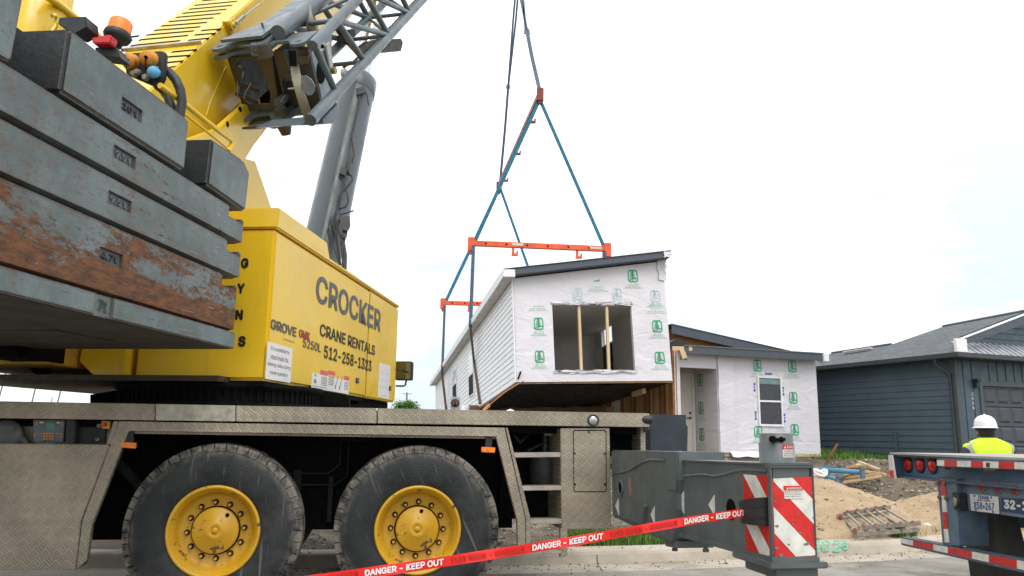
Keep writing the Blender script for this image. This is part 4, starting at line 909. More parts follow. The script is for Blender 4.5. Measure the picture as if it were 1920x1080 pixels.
mb = MB(); mb.disc(j0(642, 138, .12), -J.B, .05, .04, 16); cp(mb, 'white_fitting', OFFW, parent=jib)
mb = MB(); 
for x, y in ((652, 70), (660, 60)): mb.pix(J, [(x-6, y-5), (x+6, y-5), (x+7, y+8), (x-4, y+10)], .40, .5)
mb.pix(J, [(718, 97), (738, 73), (752, 72), (756, 80), (752, 96)], .25, .5); mb.tube([j0(x, y, .3) for x, y in ((645, 125), (660, 118), (672, 108), (695, 90), (720, 62), (735, 48), (750, 32), (770, 10), (785, -6))], .016, 8)
mb.pix(J, [(672, 92), (690, 78), (716, 72), (700, 88), (676, 102)], .3, .36)
cp(mb, 'jib_fittings', plain('fitting_dark', (.035, .03, .026), .6), .004, parent=jib)
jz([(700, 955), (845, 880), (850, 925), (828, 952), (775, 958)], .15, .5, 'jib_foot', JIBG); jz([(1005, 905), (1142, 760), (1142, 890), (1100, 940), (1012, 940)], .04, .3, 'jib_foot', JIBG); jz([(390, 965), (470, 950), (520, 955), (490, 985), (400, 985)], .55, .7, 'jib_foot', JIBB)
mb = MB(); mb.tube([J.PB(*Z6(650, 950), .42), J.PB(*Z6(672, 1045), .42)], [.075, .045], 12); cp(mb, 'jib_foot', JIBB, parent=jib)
# ------------------------------------------------------------------ counterweight slabs
AR = -4.5
def slab(name, right, htop, hbot, label, mat, b0=0, b1=3.0, aleft=None, bev=.012, roundtop=False, ends=None):
    aleft = AR if aleft is None else aleft
    rp = [s0(x, y, b0) for x, y in right]
    pts = [(aleft, hbot)]+rp[::-1]+[(aleft, htop)] if aleft == AR else rp
    am = -2.6
    t = thing(name, label, 'counterweight', S.W(am, 1.5, hbot), S.rotz, 'crane counterweights')
    mb = MB(); mb.prism(S, pts, b0, b1); o = mb.build('slab_body', mat, t, bev)
    return t, o
def plaque(t, o, tl, br, text, b0=0, mat=None, dep=.022, bold=.02, sub=.0):
    a0, h1 = s0(*tl, b0); a1_, h0 = s0(*br, b0)
    mb = MB(); mb.box(S, a0, a1_, b0-.05, b0+dep, h0, h1); carve(o, mb)
    mb = MB(); mb.box(S, a0+.002, a1_-.002, b0+dep-.004, b0+dep-.001, h0+.002, h1-.002); mb.build('number_recess', plain('recess_blue_grey', (.085, .10, .115), .6), t)
    mx_ = (a1_-a0)*.16; my = (h1-h0)*.24
    p00 = S.W(a0+mx_, b0+dep-.012, h0+my); p10 = S.W(a1_-mx_, b0+dep-.012, h0+my); p01 = S.W(a0+mx_, b0+dep-.012, h1-my)
    mb = MB(); txt(mb, text, p00, p10, p01, (0, 0, 0), bold)
    n_ = len(mb.v); mb.add([p+S.B*.010 for p in mb.v], [])
    ed = {}
    for f in mb.f:
        for i in range(len(f)): e = tuple(sorted((f[i], f[(i+1) % len(f)]))); ed[e] = ed.get(e, 0)+1
    for (i, j), c_ in ed.items():
        if c_ == 1: mb.f.append([i, j, j+n_, i+n_]); mb.mi.append(0); mb.sm.append(False)
    mb.build('number', mat or TXTK, t)
numd = plain('number_dark', (.045, .04, .038), .7); numl = plain('number_worn', (.14, .15, .155), .6)
H7b = s0(300, 620)[1]; H7b = (s0(0, 544.6)[1]+s0(439, 655.5)[1])/2; H7t = (s0(0, 493)[1]+s0(440, 625.6)[1])/2
H4b = H7t+.006; H4t = (s0(0, 328)[1]+s0(419, 513)[1])/2
H9t = (s0(0, 218)[1]+s0(428, 449.6)[1])/2; H9b = (s0(0, 326)[1]+s0(448, 523)[1])/2
H8t = (s0(0, 111.5)[1]+s0(432, 384.5)[1])/2; H8b = (s0(0, 211)[1]+s0(454, 458)[1])/2
H4t = min(H4t, H9b-.012); H9t = min(H9t, H8b-.012)
def flat(rp, ht_, hb2): return rp
def undercut(o):
    """draws the bottom front arris back so that a shadow gap shows between stacked slabs"""
    ym = min(v.co.y for v in o.data.vertices)
    for v in o.data.vertices:
        if v.co.z < .005 and v.co.y < ym+.04: v.co.y += .05
    return o
def slab2(label, xr, xnotch, ht_, hb2, mat, sag=0):
    """slab whose right end has a stepped notch at its top"""
    ar = s0(*xr)[0]; an = s0(*xnotch)[0]
    t = thing('counterweight_slab', label, 'counterweight', S.W(-2.6, 1.5, hb2), S.rotz, 'crane counterweights')
    k_ = (ht_-hb2)
    pts = [(AR, hb2), (ar, hb2), (ar, ht_-.05), (ar-.03, ht_-.045), (ar-.04, ht_-.085), (an, ht_-.085), (an, ht_), (AR, ht_)]
    mb = MB(); mb.prism(S, pts, 0, 3.0); return t, undercut(mb.build('slab_body', mat, t, .018))
ar = s0(440, 650)[0]
t = thing('counterweight_slab', 'grey 7t base slab with bare dark underside, lowest of the crane stack', 'counterweight', S.W(-2.6, 1.5, H7b), S.rotz, 'crane counterweights')
mb = MB(); mb.box(S, AR, ar, 0, 3.0, H7b, H7t); o = mb.build('slab_body', [m_rust('base_slab_paint', .0, (.13, .172, .18), spot=.08)], t, .008)
a0, h1 = s0(180.6, 549); a1_, h0 = s0(212, 589.7)
mb = MB(); mb.box(S, a0, a1_, -.05, .02, H7b-.02, H7t+.02); carve(o, mb)
mb = MB(); txt(mb, '7t', S.W(a0+.05, .012, H7b+.03), S.W(a1_-.05, .012, H7b+.03), S.W(a0+.05, .012, H7t-.03), bold=.02); mb.build('number', numd, t)
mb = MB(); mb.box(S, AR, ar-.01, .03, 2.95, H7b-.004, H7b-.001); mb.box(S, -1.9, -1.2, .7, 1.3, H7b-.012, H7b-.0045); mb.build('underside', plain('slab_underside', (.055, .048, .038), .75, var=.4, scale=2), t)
t, o = slab2('rust-covered 4.7t slab lying on the grey 7t base slab', (441, 600), (419, 513), H4t, H4b, RUST); plaque(t, o, (187.5, 461.5), (228.5, 503), '4.7t', mat=numd)
t, o = slab2('worn grey 9.5t slab resting directly on the rusty 4.7t slab', (451, 500), (428, 449.6), H9t, H9b, WORN); plaque(t, o, (204.5, 356.5), (245, 400.5), '9.5 t', mat=numl)
t, o = slab2('worn grey 9.5t slab just under the 10t block', (457, 430), (432, 384.5), H8t, H8b, m_rust('worn_slab_paint_upper', .035, (.120, .156, .163), spot=.12)); plaque(t, o, (214.5, 270.5), (253, 318), '9.5 t', mat=numl)
def block(label, side, bw_, mat, thick, rnd):
    """upper block: side face from pixels, dark rounded end facing the road"""
    pts = [s0(x, y) for x, y in side]; hb3 = H8t+.012
    pts = [(a, max(h, hb3)) for a, h in pts]
    am = sum(p[0] for p in pts)/len(pts)
    t = thing('counterweight_block', label, 'counterweight', S.W(am, bw_/2, hb3), S.rotz, 'crane counterweights')
    mb = MB(); mb.prism(S, pts, 0, bw_)
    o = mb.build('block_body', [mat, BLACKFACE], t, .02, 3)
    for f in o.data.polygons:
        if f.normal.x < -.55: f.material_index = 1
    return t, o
ab, hb3 = s0(113, 170); at_, htt = s0(131, 52); a_r, h_r = s0(356, 224.5); a_b, _ = s0(347, 318)
t, o = block('blue-grey block marked 10t near the orange beacon, with a black rounded end', [(113, 171), (131, 52), (356, 224.5), (347, 321)], .46, FADED, 0, 0); plaque(t, o, (229.5, 180.5), (265, 231), '10 t', mat=numd)
t, o = block('short grey block at the far right end of the stack beside the yellow housing', [(389, 346), (399, 260), (458, 300), (469, 325), (461, 397)], .40, m_rust('block_paint', .03), 0, 0)
aL, hL = s0(46, -8); aLb, hLb = s0(23, 112)
t = thing('counterweight_block', 'grey block at the upper left corner of the photo with a rust patch', 'counterweight', S.W(-3.6, .3, H8t+.012), S.rotz, 'crane counterweights')
mb = MB(); mb.prism(S, [(AR, H8t+.012), (aLb-.03, H8t+.012), (aLb, H8t+.03), (aL, hL), (AR, hL)], 0, .5); mb.build('block_body', m_rust('corner_block_paint', .06), t, .012)
t = thing('counterweight_saddle', 'low black saddle piece between the upper blocks of the crane stack', 'counterweight', S.W(-2.2, 1.2, H8t+.012), S.rotz, 'crane counterweights')
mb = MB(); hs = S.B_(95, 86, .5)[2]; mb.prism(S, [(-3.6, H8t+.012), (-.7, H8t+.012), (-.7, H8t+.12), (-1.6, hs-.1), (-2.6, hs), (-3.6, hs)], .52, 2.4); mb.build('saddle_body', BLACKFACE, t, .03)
# ------------------------------------------------------------------ ground, road, kerb
KX = [(-400, -40), (-60, 5.2), (-12, 8.35), (-8, 8.65), (-4.5, 8.98), (-2.1, 9.16), (-.6, 9.40), (.7, 9.66), (1.5, 9.85), (2.3, 10.07), (3.6, 10.47), (4.8, 10.88), (6.6, 11.58), (8, 12.15), (12, 13.8), (60, 34), (400, 180)]
def ky(x):
    for (xa, ya), (xb, yb) in zip(KX, KX[1:]):
        if xa <= x <= xb: return ya+(yb-ya)*(x-xa)/(xb-xa)
    return KX[0][1]
def smooth(t): t = max(0, min(1, t)); return t*t*(3-2*t)
def fbm(x, y, s, o=4):
    v = 0; a = 1
    for i in range(o): v += a*MN.noise((x*s, y*s, 3.1+i)); s *= 2.1; a *= .5
    return v
def T(x, y):
    d = y-ky(x)-.42
    amp = .48+.42*smooth((x-5)/4)
    z = .145+amp*smooth(d/13)
    if d > 0 and y < 60: z += .05*smooth(d/1.2)*fbm(x, y, 1.3)+.02*fbm(x, y, 6)*smooth(d/.6)
    if y > 60: z += .3*smooth((y-60)/60)
    return z
xs = [-1500, -600, -250, -120, -60, -40, -28, -20, -15]+[-12+.5*i for i in range(21)]+[-1.5+.12*i for i in range(100)]+[10.6+.4*i for i in range(15)]+[17, 19, 22, 26, 32, 40, 60, 120, 300, 700, 1500]
ds = [.40, .46, .55, .65]+[.75+.12*i for i in range(60)]+[8+.3*i for i in range(30)]+[17.5, 19, 21, 24, 28, 34, 42, 55, 75, 110, 180, 350, 700, 1500, 2500]
SOIL = m_ground('site_soil', (.10, .082, .062), (.20, .165, .125), (.25, .21, .16), 1.5, 40, .035, speck=(46, (.34, .31, .27)))
mb = MB(); nx = len(xs); vs = []
for d in ds:
    for x in xs: y = ky(x)+d; vs.append((x, y, T(x, y)))
mb.add(vs, [[j*nx+i, j*nx+i+1, (j+1)*nx+i+1, (j+1)*nx+i] for j in range(len(ds)-1) for i in range(nx-1)], True)
struct(mb, 'ground', SOIL)
def ribbon(mb, prof, x0=-400, x1=400):
    ks = [p for p in KX if x0 <= p[0] <= x1]; vs = []
    for x, y in ks: vs += [(x, y+dy, z) for dy, z in prof]
    n = len(prof); mb.add(vs, [[i*n+k, i*n+k+1, (i+1)*n+k+1, (i+1)*n+k] for i in range(len(ks)-1) for k in range(n-1)])
CONC = m_ground('kerb_concrete', (.40, .35, .285), (.50, .445, .37), (.31, .265, .21), 2.2, 30, .006, .9)
mb = MB(); ribbon(mb, [(-.0, .004), (.035, .10), (.06, .135), (.10, .15), (.28, .152), (.40, .148), (.44, .05)]); struct(mb, 'kerb', CONC)
mb = MB(); ribbon(mb, [(-.55, .001), (-.53, .004), (.001, .004)]); struct(mb, 'gutter', m_ground('gutter_concrete', (.36, .32, .265), (.46, .41, .34), (.28, .24, .19), 1.6, 30, .006, .9))
ROADM = m_ground('road_asphalt', (.235, .218, .195), (.315, .295, .268), (.165, .148, .128), 1.5, 90, .006, .9, speck=(120, (.42, .40, .37)))
mb = MB(); mb.add([(-1500, -60, 0), (1500, -60, 0), (1500, 700, 0), (-1500, 200, 0)], [[0, 1, 2, 3]])
mb = MB(); ribbon(mb, [(-9.5, .0), (-.25, .0)]); struct(mb, 'road', ROADM)
mb = MB(); ribbon(mb, [(-1200, -.02), (-9.4, -.02)]); struct(mb, 'verge', m_ground('far_verge', (.16, .17, .09), (.24, .21, .15), None, .5, 20, .02))
# expansion joints and dirt crumbs on kerb and gutter
mb = MB()
for x in (-6.6, -3.05, -.35, 1.05, 3.2, 6.1, 9): y = ky(x); mb.add([(x-.006, y-.54, .0055), (x+.006, y-.54, .0055), (x+.006, y-.002, .0055), (x-.006, y-.002, .0055)], [[0, 1, 2, 3]]); mb.add([(x-.006, y-.003, .006), (x+.006, y-.003, .006), (x+.006, y+.033, .10), (x-.006, y+.033, .10)], [[0, 1, 2, 3]])
o = struct(mb, 'kerb_joint', plain('joint_dark', (.08, .07, .06), .9))
def crumb(mb, p, r):
    k = len(mb.v); vs = []
    for a, b, c_ in ((1, 0, 0), (-1, 0, 0), (0, 1, 0), (0, -1, 0), (0, 0, 1), (0, 0, -1)):
        q = random.uniform(.55, 1.25)*r; vs.append((p[0]+a*q, p[1]+b*q, p[2]+c_*q*.7))
    mb.add(vs, [[0, 2, 4], [2, 1, 4], [1, 3, 4], [3, 0, 4], [2, 0, 5], [1, 2, 5], [3, 1, 5], [0, 3, 5]])
random.seed(11); mb = MB()
for i in range(900):
    x = random.uniform(-4, 9); dy = -abs(random.gauss(0, .35))+random.choice((0, .2, .3)); y = ky(x)+dy
    z = .152 if dy > .1 else .005
    if -.0 < dy < .1: continue
    crumb(mb, (x, y, z), random.uniform(.004, .016)*(1.6 if random.random() < .06 else 1))
tag(mb.build('dirt_crumbs', plain('crumb_dark', (.06, .05, .04), .95)), 'dark dirt crumbs scattered along the kerb and gutter', 'dirt', kind='stuff')
mb = MB()
for i in range(5200):
    x = random.uniform(-3, 9.5); d = random.uniform(.42, 7.5); y = ky(x)+d
    crumb(mb, (x, y, T(x, y)+.004), random.uniform(.008, .03)*(1.8 if random.random() < .05 else 1)); mb.mi[-8:] = [random.choice((0, 0, 1, 2))]*8
tag(mb.build('gravel', [plain('gravel_dark', (.07, .06, .05), .95), plain('gravel_mid', (.21, .18, .14), .95), plain('gravel_pale', (.42, .39, .34), .95)]), 'loose gravel and clods on the bare soil behind the kerb', 'gravel', kind='stuff')
# sand pile and soil heap
def heap(name, x0, x1, y0, y1, nx, ny, fn, mat, label, cat, low=-.06, kb=False):
    vs = []
    for j in range(ny+1):
        for i in range(nx+1):
            x = x0+(x1-x0)*i/nx; y = y0+(y1-y0)*j/ny; y = max(y, ky(x)+.36); d = y-ky(x); vs.append((x, y, max(T(x, y)+low, fn(x, y)) if d > .40 else .10))
    mb = MB(); mb.add(vs, [[j*(nx+1)+i, j*(nx+1)+i+1, (j+1)*(nx+1)+i+1, (j+1)*(nx+1)+i] for j in range(ny) for i in range(nx)], True)
    return solo(mb, name, mat, label, cat, ((x0+x1)/2, (y0+y1)/2, T((x0+x1)/2, (y0+y1)/2)))
def cone(x, y, cx, cy, top, r): 
    d = math.hypot(x-cx, (y-cy)*1.0); d = math.sqrt(d*d+.06)-.1; return top-d*r
SAND = m_ground('sand', (.44, .325, .205), (.56, .425, .28), (.38, .275, .17), 2.6, 60, .03, .95, speck=(70, (.22, .15, .09)))
def sandh(x, y):
    w_ = .06*fbm(x, y, 1.1); 
    h = max(cone(x+w_*2, y, 4.95, 13.35, .93, .36), cone(x, y+w_*2, 7.1, 13.0, .74, .33), cone(x, y, 8.3, 13.6, .75, .3), cone(x, y, 6.1, 12.7, .44, .2))
    d = y-ky(x)-.42
    if 4.2 < x < 9 and d < 3: h = max(h, T(x, y)+.025+.015*fbm(x, y, 3))
    gul = .025*abs(MN.noise((x*7+y*1.5, y*1.2, 1.3)))
    return h-gul+.03*fbm(x, y, 2.3)+.020*fbm(x, y, 9)+.012*fbm(x, y, 23, 2)
heap('sand_pile', 3.2, 9.6, 10.7, 15.6, 150, 90, sandh, SAND, 'pale tan sand pile sloping down to the kerb beside the folded ladder', 'sand pile')
def soilh(x, y):
    h = max(cone(x, y, 7.9, 17.6, 1.10, .30), cone(x, y, 8.2, 15.6, .80, .22), cone(x, y, 9.6, 16.0, .98, .28), cone(x, y, 7.0, 16.2, .78, .25))
    return h+.10*fbm(x, y, 2.0)+.05*fbm(x, y, 7)
heap('soil_heap', 5.6, 11.5, 14.3, 19.2, 110, 90, soilh, m_ground('dark_soil', (.125, .098, .072), (.25, .205, .155), None, 3, 30, .06, .95, speck=(24, (.36, .33, .29))), 'dark lumpy soil heap behind the sand and the lumber scraps', 'soil heap')
mb = MB()
for i in range(2400):
    x = random.uniform(5.8, 11); y = random.uniform(14.4, 18.5); z = max(T(x, y), soilh(x, y)); crumb(mb, (x, y, z), random.uniform(.012, .042)); mb.mi[-8:] = [random.choice((0, 0, 2, 2, 1))]*8
tag(mb.build('rubble', [bpy.data.materials['gravel_dark'], bpy.data.materials['gravel_pale'], bpy.data.materials['gravel_mid']]), 'pale stones and clods strewn over the dark soil heap', 'rubble', kind='stuff')
mb = MB()
for i in range(1500):
    x = random.uniform(4.3, 9.2); y = random.uniform(11.4, 14.6)
    if y-ky(x) < .5: continue
    z = max(T(x, y), sandh(x, y)); crumb(mb, (x, y, z), abs(random.gauss(0, .012))+.005); mb.mi[-8:] = [random.choice((0, 0, 1))]*8
tag(mb.build('sand_clods', [plain('clod_tan', (.36, .26, .16), .95), plain('clod_brown', (.20, .14, .09), .95)]), 'small clods and pebbles strewn over the pale sand pile', 'clods', kind='stuff')
# grass
def blades(mb, n, pick, h0, h1, wd):
    for i in range(n):
        x, y, z = pick(); h = random.uniform(h0, h1); a = random.uniform(0, 6.283); l = random.uniform(0, .55)*h
        dx, dy = math.cos(a), math.sin(a); px_, py_ = -dy*wd, dx*wd
        mb.add([(x-px_, y-py_, z-.01), (x+px_, y+py_, z-.01), (x+dx*l*.4+px_*.7, y+dy*l*.4+py_*.7, z+h*.6), (x+dx*l, y+dy*l, z+h)], [[0, 1, 2, 3]]); mb.mi[-1] = random.choice((0, 0, 1, 2))
GR = [plain('grass_green', (.085, .19, .022), .7, var=.2), plain('grass_light', (.16, .27, .045), .7, var=.2), plain('grass_dark', (.045, .11, .015), .7, var=.2)]
random.seed(5); mb = MB()
def pk1():
    while 1:
        x = random.uniform(.75, 3.2); d = random.uniform(.42, 1.5)
        if MN.noise((x*2, d*2, 0)) > -.25: return x, ky(x)+d, T(x, ky(x)+d)
blades(mb, 9000, pk1, .04, .13, .006)
tag(mb.build('verge_grass', GR), 'green grass strip growing behind the kerb under the outrigger', 'grass', kind='stuff')
# ------------------------------------------------------------------ hanging house module
def fitframe(p0px, y0, vp, p1px):
    P0 = aty(*p0px, y0); A = ray(*vp).normalized(); l0 = A.cross(V((0, 0, 1))).normalized(); u0_ = l0.cross(A).normalized()
    n = ray(*p0px).cross(ray(*p1px)); t = -n.dot(l0)/n.dot(u0_); r_ = (l0+u0_*t).normalized(); u_ = r_.cross(A).normalized()
    return Fr(P0, axes=(A, -r_, u_))
H = fitframe((968, 716.5), 20.3, (680, 910), (1261, 714)); H.o = aty(968, 716.5, 20.3)
def hf(x, y, a=0): return H.A_(x, y, a)[1:]
def hs_(x, y, b=0): return H.B_(x, y, b)[::2]
W_ = -hf(1261, 714)[0]
cl = hf(961, 522)[1]; crr = hf(1247, 490)[1]; LEN = hs_(817, 745)[0]
Z5 = lambda x, y: (780+x*.3148, 460+y*.3148)
def slope_c(b): return cl+(crr-cl)*(-b/W_)
hz = thing('house_module', 'white sided modular house half hanging from crane slings, wrapped end open with two studs', 'house', H.W(8, -W_/2, 0))
def hp(mb, name, mats, bevel=0, parent=None, label=None):
    o = mb.build(name, mats, parent or hz, bevel)
    if label: o['label'] = label
    return o
ob0, ot = hf(1035, 567)[0], (hf(1035, 567)[1]+hf(1184, 575)[1])/2; ob1 = hf(1188, 640)[0]; ob_ = (hf(1041, 693)[1]+hf(1192, 696)[1])/2
mb = MB()
mb.prismA(H, [(0, 0), (ob0, 0), (ob0, slope_c(ob0)), (0, cl)], -.0, .14)
mb.prismA(H, [(ob1, 0), (-W_, 0), (-W_, crr), (ob1, slope_c(ob1))], 0, .14)
mb.prismA(H, [(ob0, ot), (ob1, ot), (ob1, slope_c(ob1)), (ob0, slope_c(ob0))], 0, .14)
mb.prismA(H, [(ob0, 0), (ob1, 0), (ob1, ob_), (ob0, ob_)], 0, .14)
fw_ = hp(mb, 'wrapped_end_wall', WRAP, label='wrapped end wall with green printed emblems around the opening')
mb = MB()
def crumple(mb, a, b0, c0, b1, c1, amp, n=10, seed=0):
    random.seed(seed); nn = n
    vs = [H.W(a-random.uniform(0, amp), b0+(b1-b0)*i/nn+random.uniform(-.02, .02), c0+(c1-c0)*j/nn+random.uniform(-.02, .02)) for j in range(nn+1) for i in range(nn+1)]
    mb.add(vs, [[j*(nn+1)+i, j*(nn+1)+i+1, (j+1)*(nn+1)+i+1, (j+1)*(nn+1)+i] for j in range(nn) for i in range(nn)], True)
crumple(mb, -.01, -W_+.18, crr-.55, -W_-.06, crr+.05, .04, 10, 2); crumple(mb, -.006, ob0+.02, ot-.02, ob1-.02, ot+.06, .03, 14, 4); crumple(mb, -.006, ob0+.03, ob_-.07, ob1-.03, ob_+.01, .03, 14, 5)
hp(mb, 'loose_wrap', WRAP)
mb = MB(); crumple(mb, -.32, -W_-.12, crr+.03, -W_+.10, crr+.20, .02, 6, 9); hp(mb, 'loose_wrap', WRAP)
# printed emblem (a generic conifer in a rounded frame with lines of print)
def emblem(mk, px, py, w_, h_, mats, par, faint=False, low=True):
    """mk(mb, polygon in unit coords) lays flat ink on a wall"""
    mb = MB()
    def st(p, q, t):
        (x0, y0), (x1, y1) = p, q; l = math.hypot(x1-x0, y1-y0) or 1; nx_, ny_ = -(y1-y0)/l*t, (x1-x0)/l*t
        mk(mb, [(x0+nx_, y0+ny_), (x1+nx_, y1+ny_), (x1-nx_, y1-ny_), (x0-nx_, y0-ny_)])
    fr = [(.12, .0), (.88, .0), (1, .12), (.97, .88), (.85, 1), (.15, 1), (.03, .88), (0, .12)]
    for p, q in zip(fr, fr[1:]+fr[:1]): st(p, q, .055)
    st((.46, .06), (.46, .97), .045)
    for i, y in enumerate((.9, .74, .58, .42)):
        s_ = .16+.05*i
        st((.46, y), (.46-s_, y-.10), .04); st((.46, y), (.46+s_, y-.10), .04)
    st((.05, .10), (.46, .26), .045); st((.46, .26), (.95, .27), .045)
    o = hp_emb(mb, 'printed_emblem', mats[0], par)
    if low:
        mb = MB()
        for j in range(8): x = -.02+j*.14; st((x, -.22-.0), (x+.08, -.22), .045) if j != 3 else None
        for y, x0, x1 in ((-.36, -.15, 1.15), (-.47, -.35, 1.35), (-.57, -.5, 1.5)):
            k_ = x0
            while k_ < x1: l = random.uniform(.12, .3); st((k_, y), (min(x1, k_+l), y), .022); k_ += l+.06
        hp_emb(mb, 'printed_lines', mats[1], par)
def hp_emb(mb, n, m_, par): return mb.build(n, m_, par)
random.seed(4)
def mkH(cx, cy, wpx, hpx):
    b0, c0 = hf(cx-wpx/2, cy+hpx/2); b1, c1 = hf(cx+wpx/2, cy-hpx/2)
    return lambda mb, q: mb.add([H.W(-.012, b0+(b1-b0)*u, c0+(c1-c0)*v) for u, v in q], [list(range(len(q)))])
for x, y in ((730, 467), (736, 663), (1436, 482), (1451, 670), (1291, 183)): emblem(mkH(*Z5(x, y), 15.5, 20.5), 0, 0, 0, 0, (GREENP, GREENF), fw_)
for x, y in ((962, 285), (1196, 287), (1424, 300)): emblem(mkH(*Z5(x, y), 15, 19), 0, 0, 0, 0, (FAINT, GREENF), fw_)
for x, y in ((1075, 215), (725, 330), (1425, 345)):
    mk = mkH(*Z5(x, y), 17, 22); mb = MB()
    for yy, a_, b__ in ((-.15, -.3, 1.3), (-.3, -.5, 1.5), (.05, 0, 1)):
        k_ = a_
        while k_ < b__: l = random.uniform(.12, .3); mk(mb, [(k_, yy-.025), (k_+l, yy-.025), (k_+l, yy+.025), (k_, yy+.025)]); k_ += l+.07
    mb.build('printed_lines', GREENF, fw_)
mk = mkH(*Z5(1076, 208), 10, 5); mb = MB(); mk(mb, [(0, .1), (1, .1), (1, .8), (.8, .8), (.8, .4), (0, .4)]); mb.build('printed_emblem', GREENP, fw_)
# corner bead: dark fastener bottom left
mb = MB(); mb.bar(H.W(-.02, *hf(971, 711)), H.W(-.02, *hf(976, 697)), .06, .03); hp(mb, 'corner_hook', DARK)
# opening studs
STUD = m_wood('stud_pine', (.56, .40, .23), (.68, .52, .33), (3, 3, .5))
for x0, x1 in ((1086, 1089.5), (1138, 1141.5)):
    q0 = hf(x0-2.5, 566)[0]; q1 = hf(x0+2.5, 566)[0]; d_ = hf(x0+6, 696)[0]-hf(x0, 566)[0]*0-q0*0
    bb = hf(x0, 568)[0]; b2 = hf(x0+5, 695)[0]; hw = .035
    mb = MB(); mb.loft([H.W(.02, bb+hw, ot), H.W(.02, bb-hw, ot), H.W(.11, bb-hw, ot), H.W(.11, bb+hw, ot)], [H.W(.02, b2+hw, ob_), H.W(.02, b2-hw, ob_), H.W(.11, b2-hw, ob_), H.W(.11, b2+hw, ob_)]); hp(mb, 'opening_stud', STUD)
# interior rooms
DW = plain('drywall', (.74, .72, .68), .8, var=.06)
mb = MB(); i0, i1 = -.12, -W_+.12; zc0, zc1 = .12, 2.42
rwx = [hs_(0, 0)]
aw0 = H.B_(1128, 640, i1)[0]; aw1 = H.B_(1148, 640, i1)[0]; cw0 = H.B_(1138, 645, i1)[2]; cw1 = H.B_(1138, 612, i1)[2]
aw0, aw1 = min(aw0, aw1), max(aw0, aw1)
ID = aw1+.8
mb.box(H, .14, ID, i0, 0-.05, zc0, zc1); mb.box(H, .14, ID, i1, i0, .0, zc0); mb.box(H, .14, ID, i1, i0, zc1, zc1+.04)
mb.box(H, .14, aw0, i1-.06, i1, zc0, zc1); mb.box(H, aw1, ID, i1-.06, i1, zc0, zc1); mb.box(H, aw0, aw1, i1-.06, i1, zc0, cw0); mb.box(H, aw0, aw1, i1-.06, i1, cw1, zc1)
mb.box(H, ID, ID+.1, i1, i0, zc0, zc1); print('INT', aw0, aw1, cw0, cw1, zc0, zc1, ob_, ot)
hp(mb, 'interior', DW)
mb = MB(); pf = H.B_(1133, 690, i1+.4); mb.box(H, *sorted((H.B_(1149, 680, i1+.02)[0], H.B_(1133, 680, i1+.02)[0])), i1+.004, i1+.05, .13, cw0-.08); hp(mb, 'cabinet', plain('cabinet_dark', (.02, .016, .014), .5))
# long side wall with lap siding
SIDW = plain('white_siding', (.82, .84, .86), .55, var=.05, scale=2)
def siding(mb, F, a0, a1, c0, c1, exp_, lip, b=0, sgn=1):
    c = c0
    while c < c1-.001:
        t = min(c+exp_, c1)
        mb.add([F.W(a0, b+sgn*lip, c), F.W(a1, b+sgn*lip, c), F.W(a1, b+sgn*.002, t), F.W(a0, b+sgn*.002, t), F.W(a0, b, c), F.W(a1, b, c)], [[0, 1, 2, 3], [4, 5, 1, 0]]); c = t
mb = MB(); siding(mb, H, .02, LEN, .0, cl, .152, .020); mb.box(H, -.0, .10, -.02, .028, 0, cl); hp(mb, 'lap_siding', SIDW)
mb = MB(); mb.box(H, .14, LEN, -.05, -.001, 0, cl); mb.box(H, .14, aw0, -W_, -W_+.05, 0, crr); mb.box(H, aw1, LEN, -W_, -W_+.05, 0, crr); mb.box(H, aw0, aw1, -W_, -W_+.05, 0, cw0); mb.box(H, aw0, aw1, -W_, -W_+.05, cw1, crr); mb.box(H, .1, LEN, -W_, 0, -.02, .0); mb.prismA(H, [(0, 0), (-W_, 0), (-W_, crr), (0, cl)], LEN, LEN+.1); mb.prismA(H, [(0, 2.47), (-W_, 2.47), (-W_, crr-.02), (0, cl-.02)], .145, LEN)
hp(mb, 'wall_core', plain('core_board', (.5, .48, .44), .8))
for x0, y0, x1, y1 in ((850, 690, 857, 745), (881, 660, 889, 737)):
    a0 = hs_(x1, 700)[0]; a1_ = hs_(x0, 700)[0]; c1 = hs_(x1, y0)[1]; c0 = hs_(x1, y1)[1]
    mb = MB(); mb.box(H, a0-.06, a1_+.06, 0, .045, c0-.06, c1+.06); wn = hp(mb, 'window', WHITE)
    cm2 = (c0+c1)/2
    mb = MB(); mb.box(H, a0, a1_, .0, .050, c0, cm2-.02); hp(mb, 'pane', plain('window_grey_screen', (.045, .048, .06), .9, spec=.05), parent=wn); mb = MB(); mb.box(H, a0, a1_, .0, .049, cm2+.02, c1); hp(mb, 'pane', plain('window_pale_glass', (.22, .34, .36), .15), parent=wn)
# roof
ov = .28
mb = MB()
def rc_(b): return slope_c(b)+.03
mb.prismA(H, [(ov, rc_(ov)+.0), (-W_-.10, rc_(-W_-.10)), (-W_-.10, rc_(-W_-.1)+.165), (ov, rc_(ov)+.165)], -.30, LEN+.3)
rf = hp(mb, 'roof', FASC)
mb = MB(); mb.prismA(H, [(ov+.02, rc_(ov)+.167), (-W_-.12, rc_(-W_-.12)+.167), (-W_-.12, rc_(-W_-.12)+.185), (ov+.02, rc_(ov)+.185)], -.33, LEN+.32); hp(mb, 'shingles', plain('shingle_grey', (.11, .12, .13), .9), parent=rf)
mb = MB(); mb.box(H, -.32, LEN+.3, ov+.001, ov+.03, rc_(ov)-.03, rc_(ov)+.155); mb.box(H, -.325, .25, ov-.28, ov+.032, rc_(ov)-.03, rc_(ov)+.165); hp(mb, 'eave_trim', WHITE, parent=rf)
mb = MB(); a = -.25
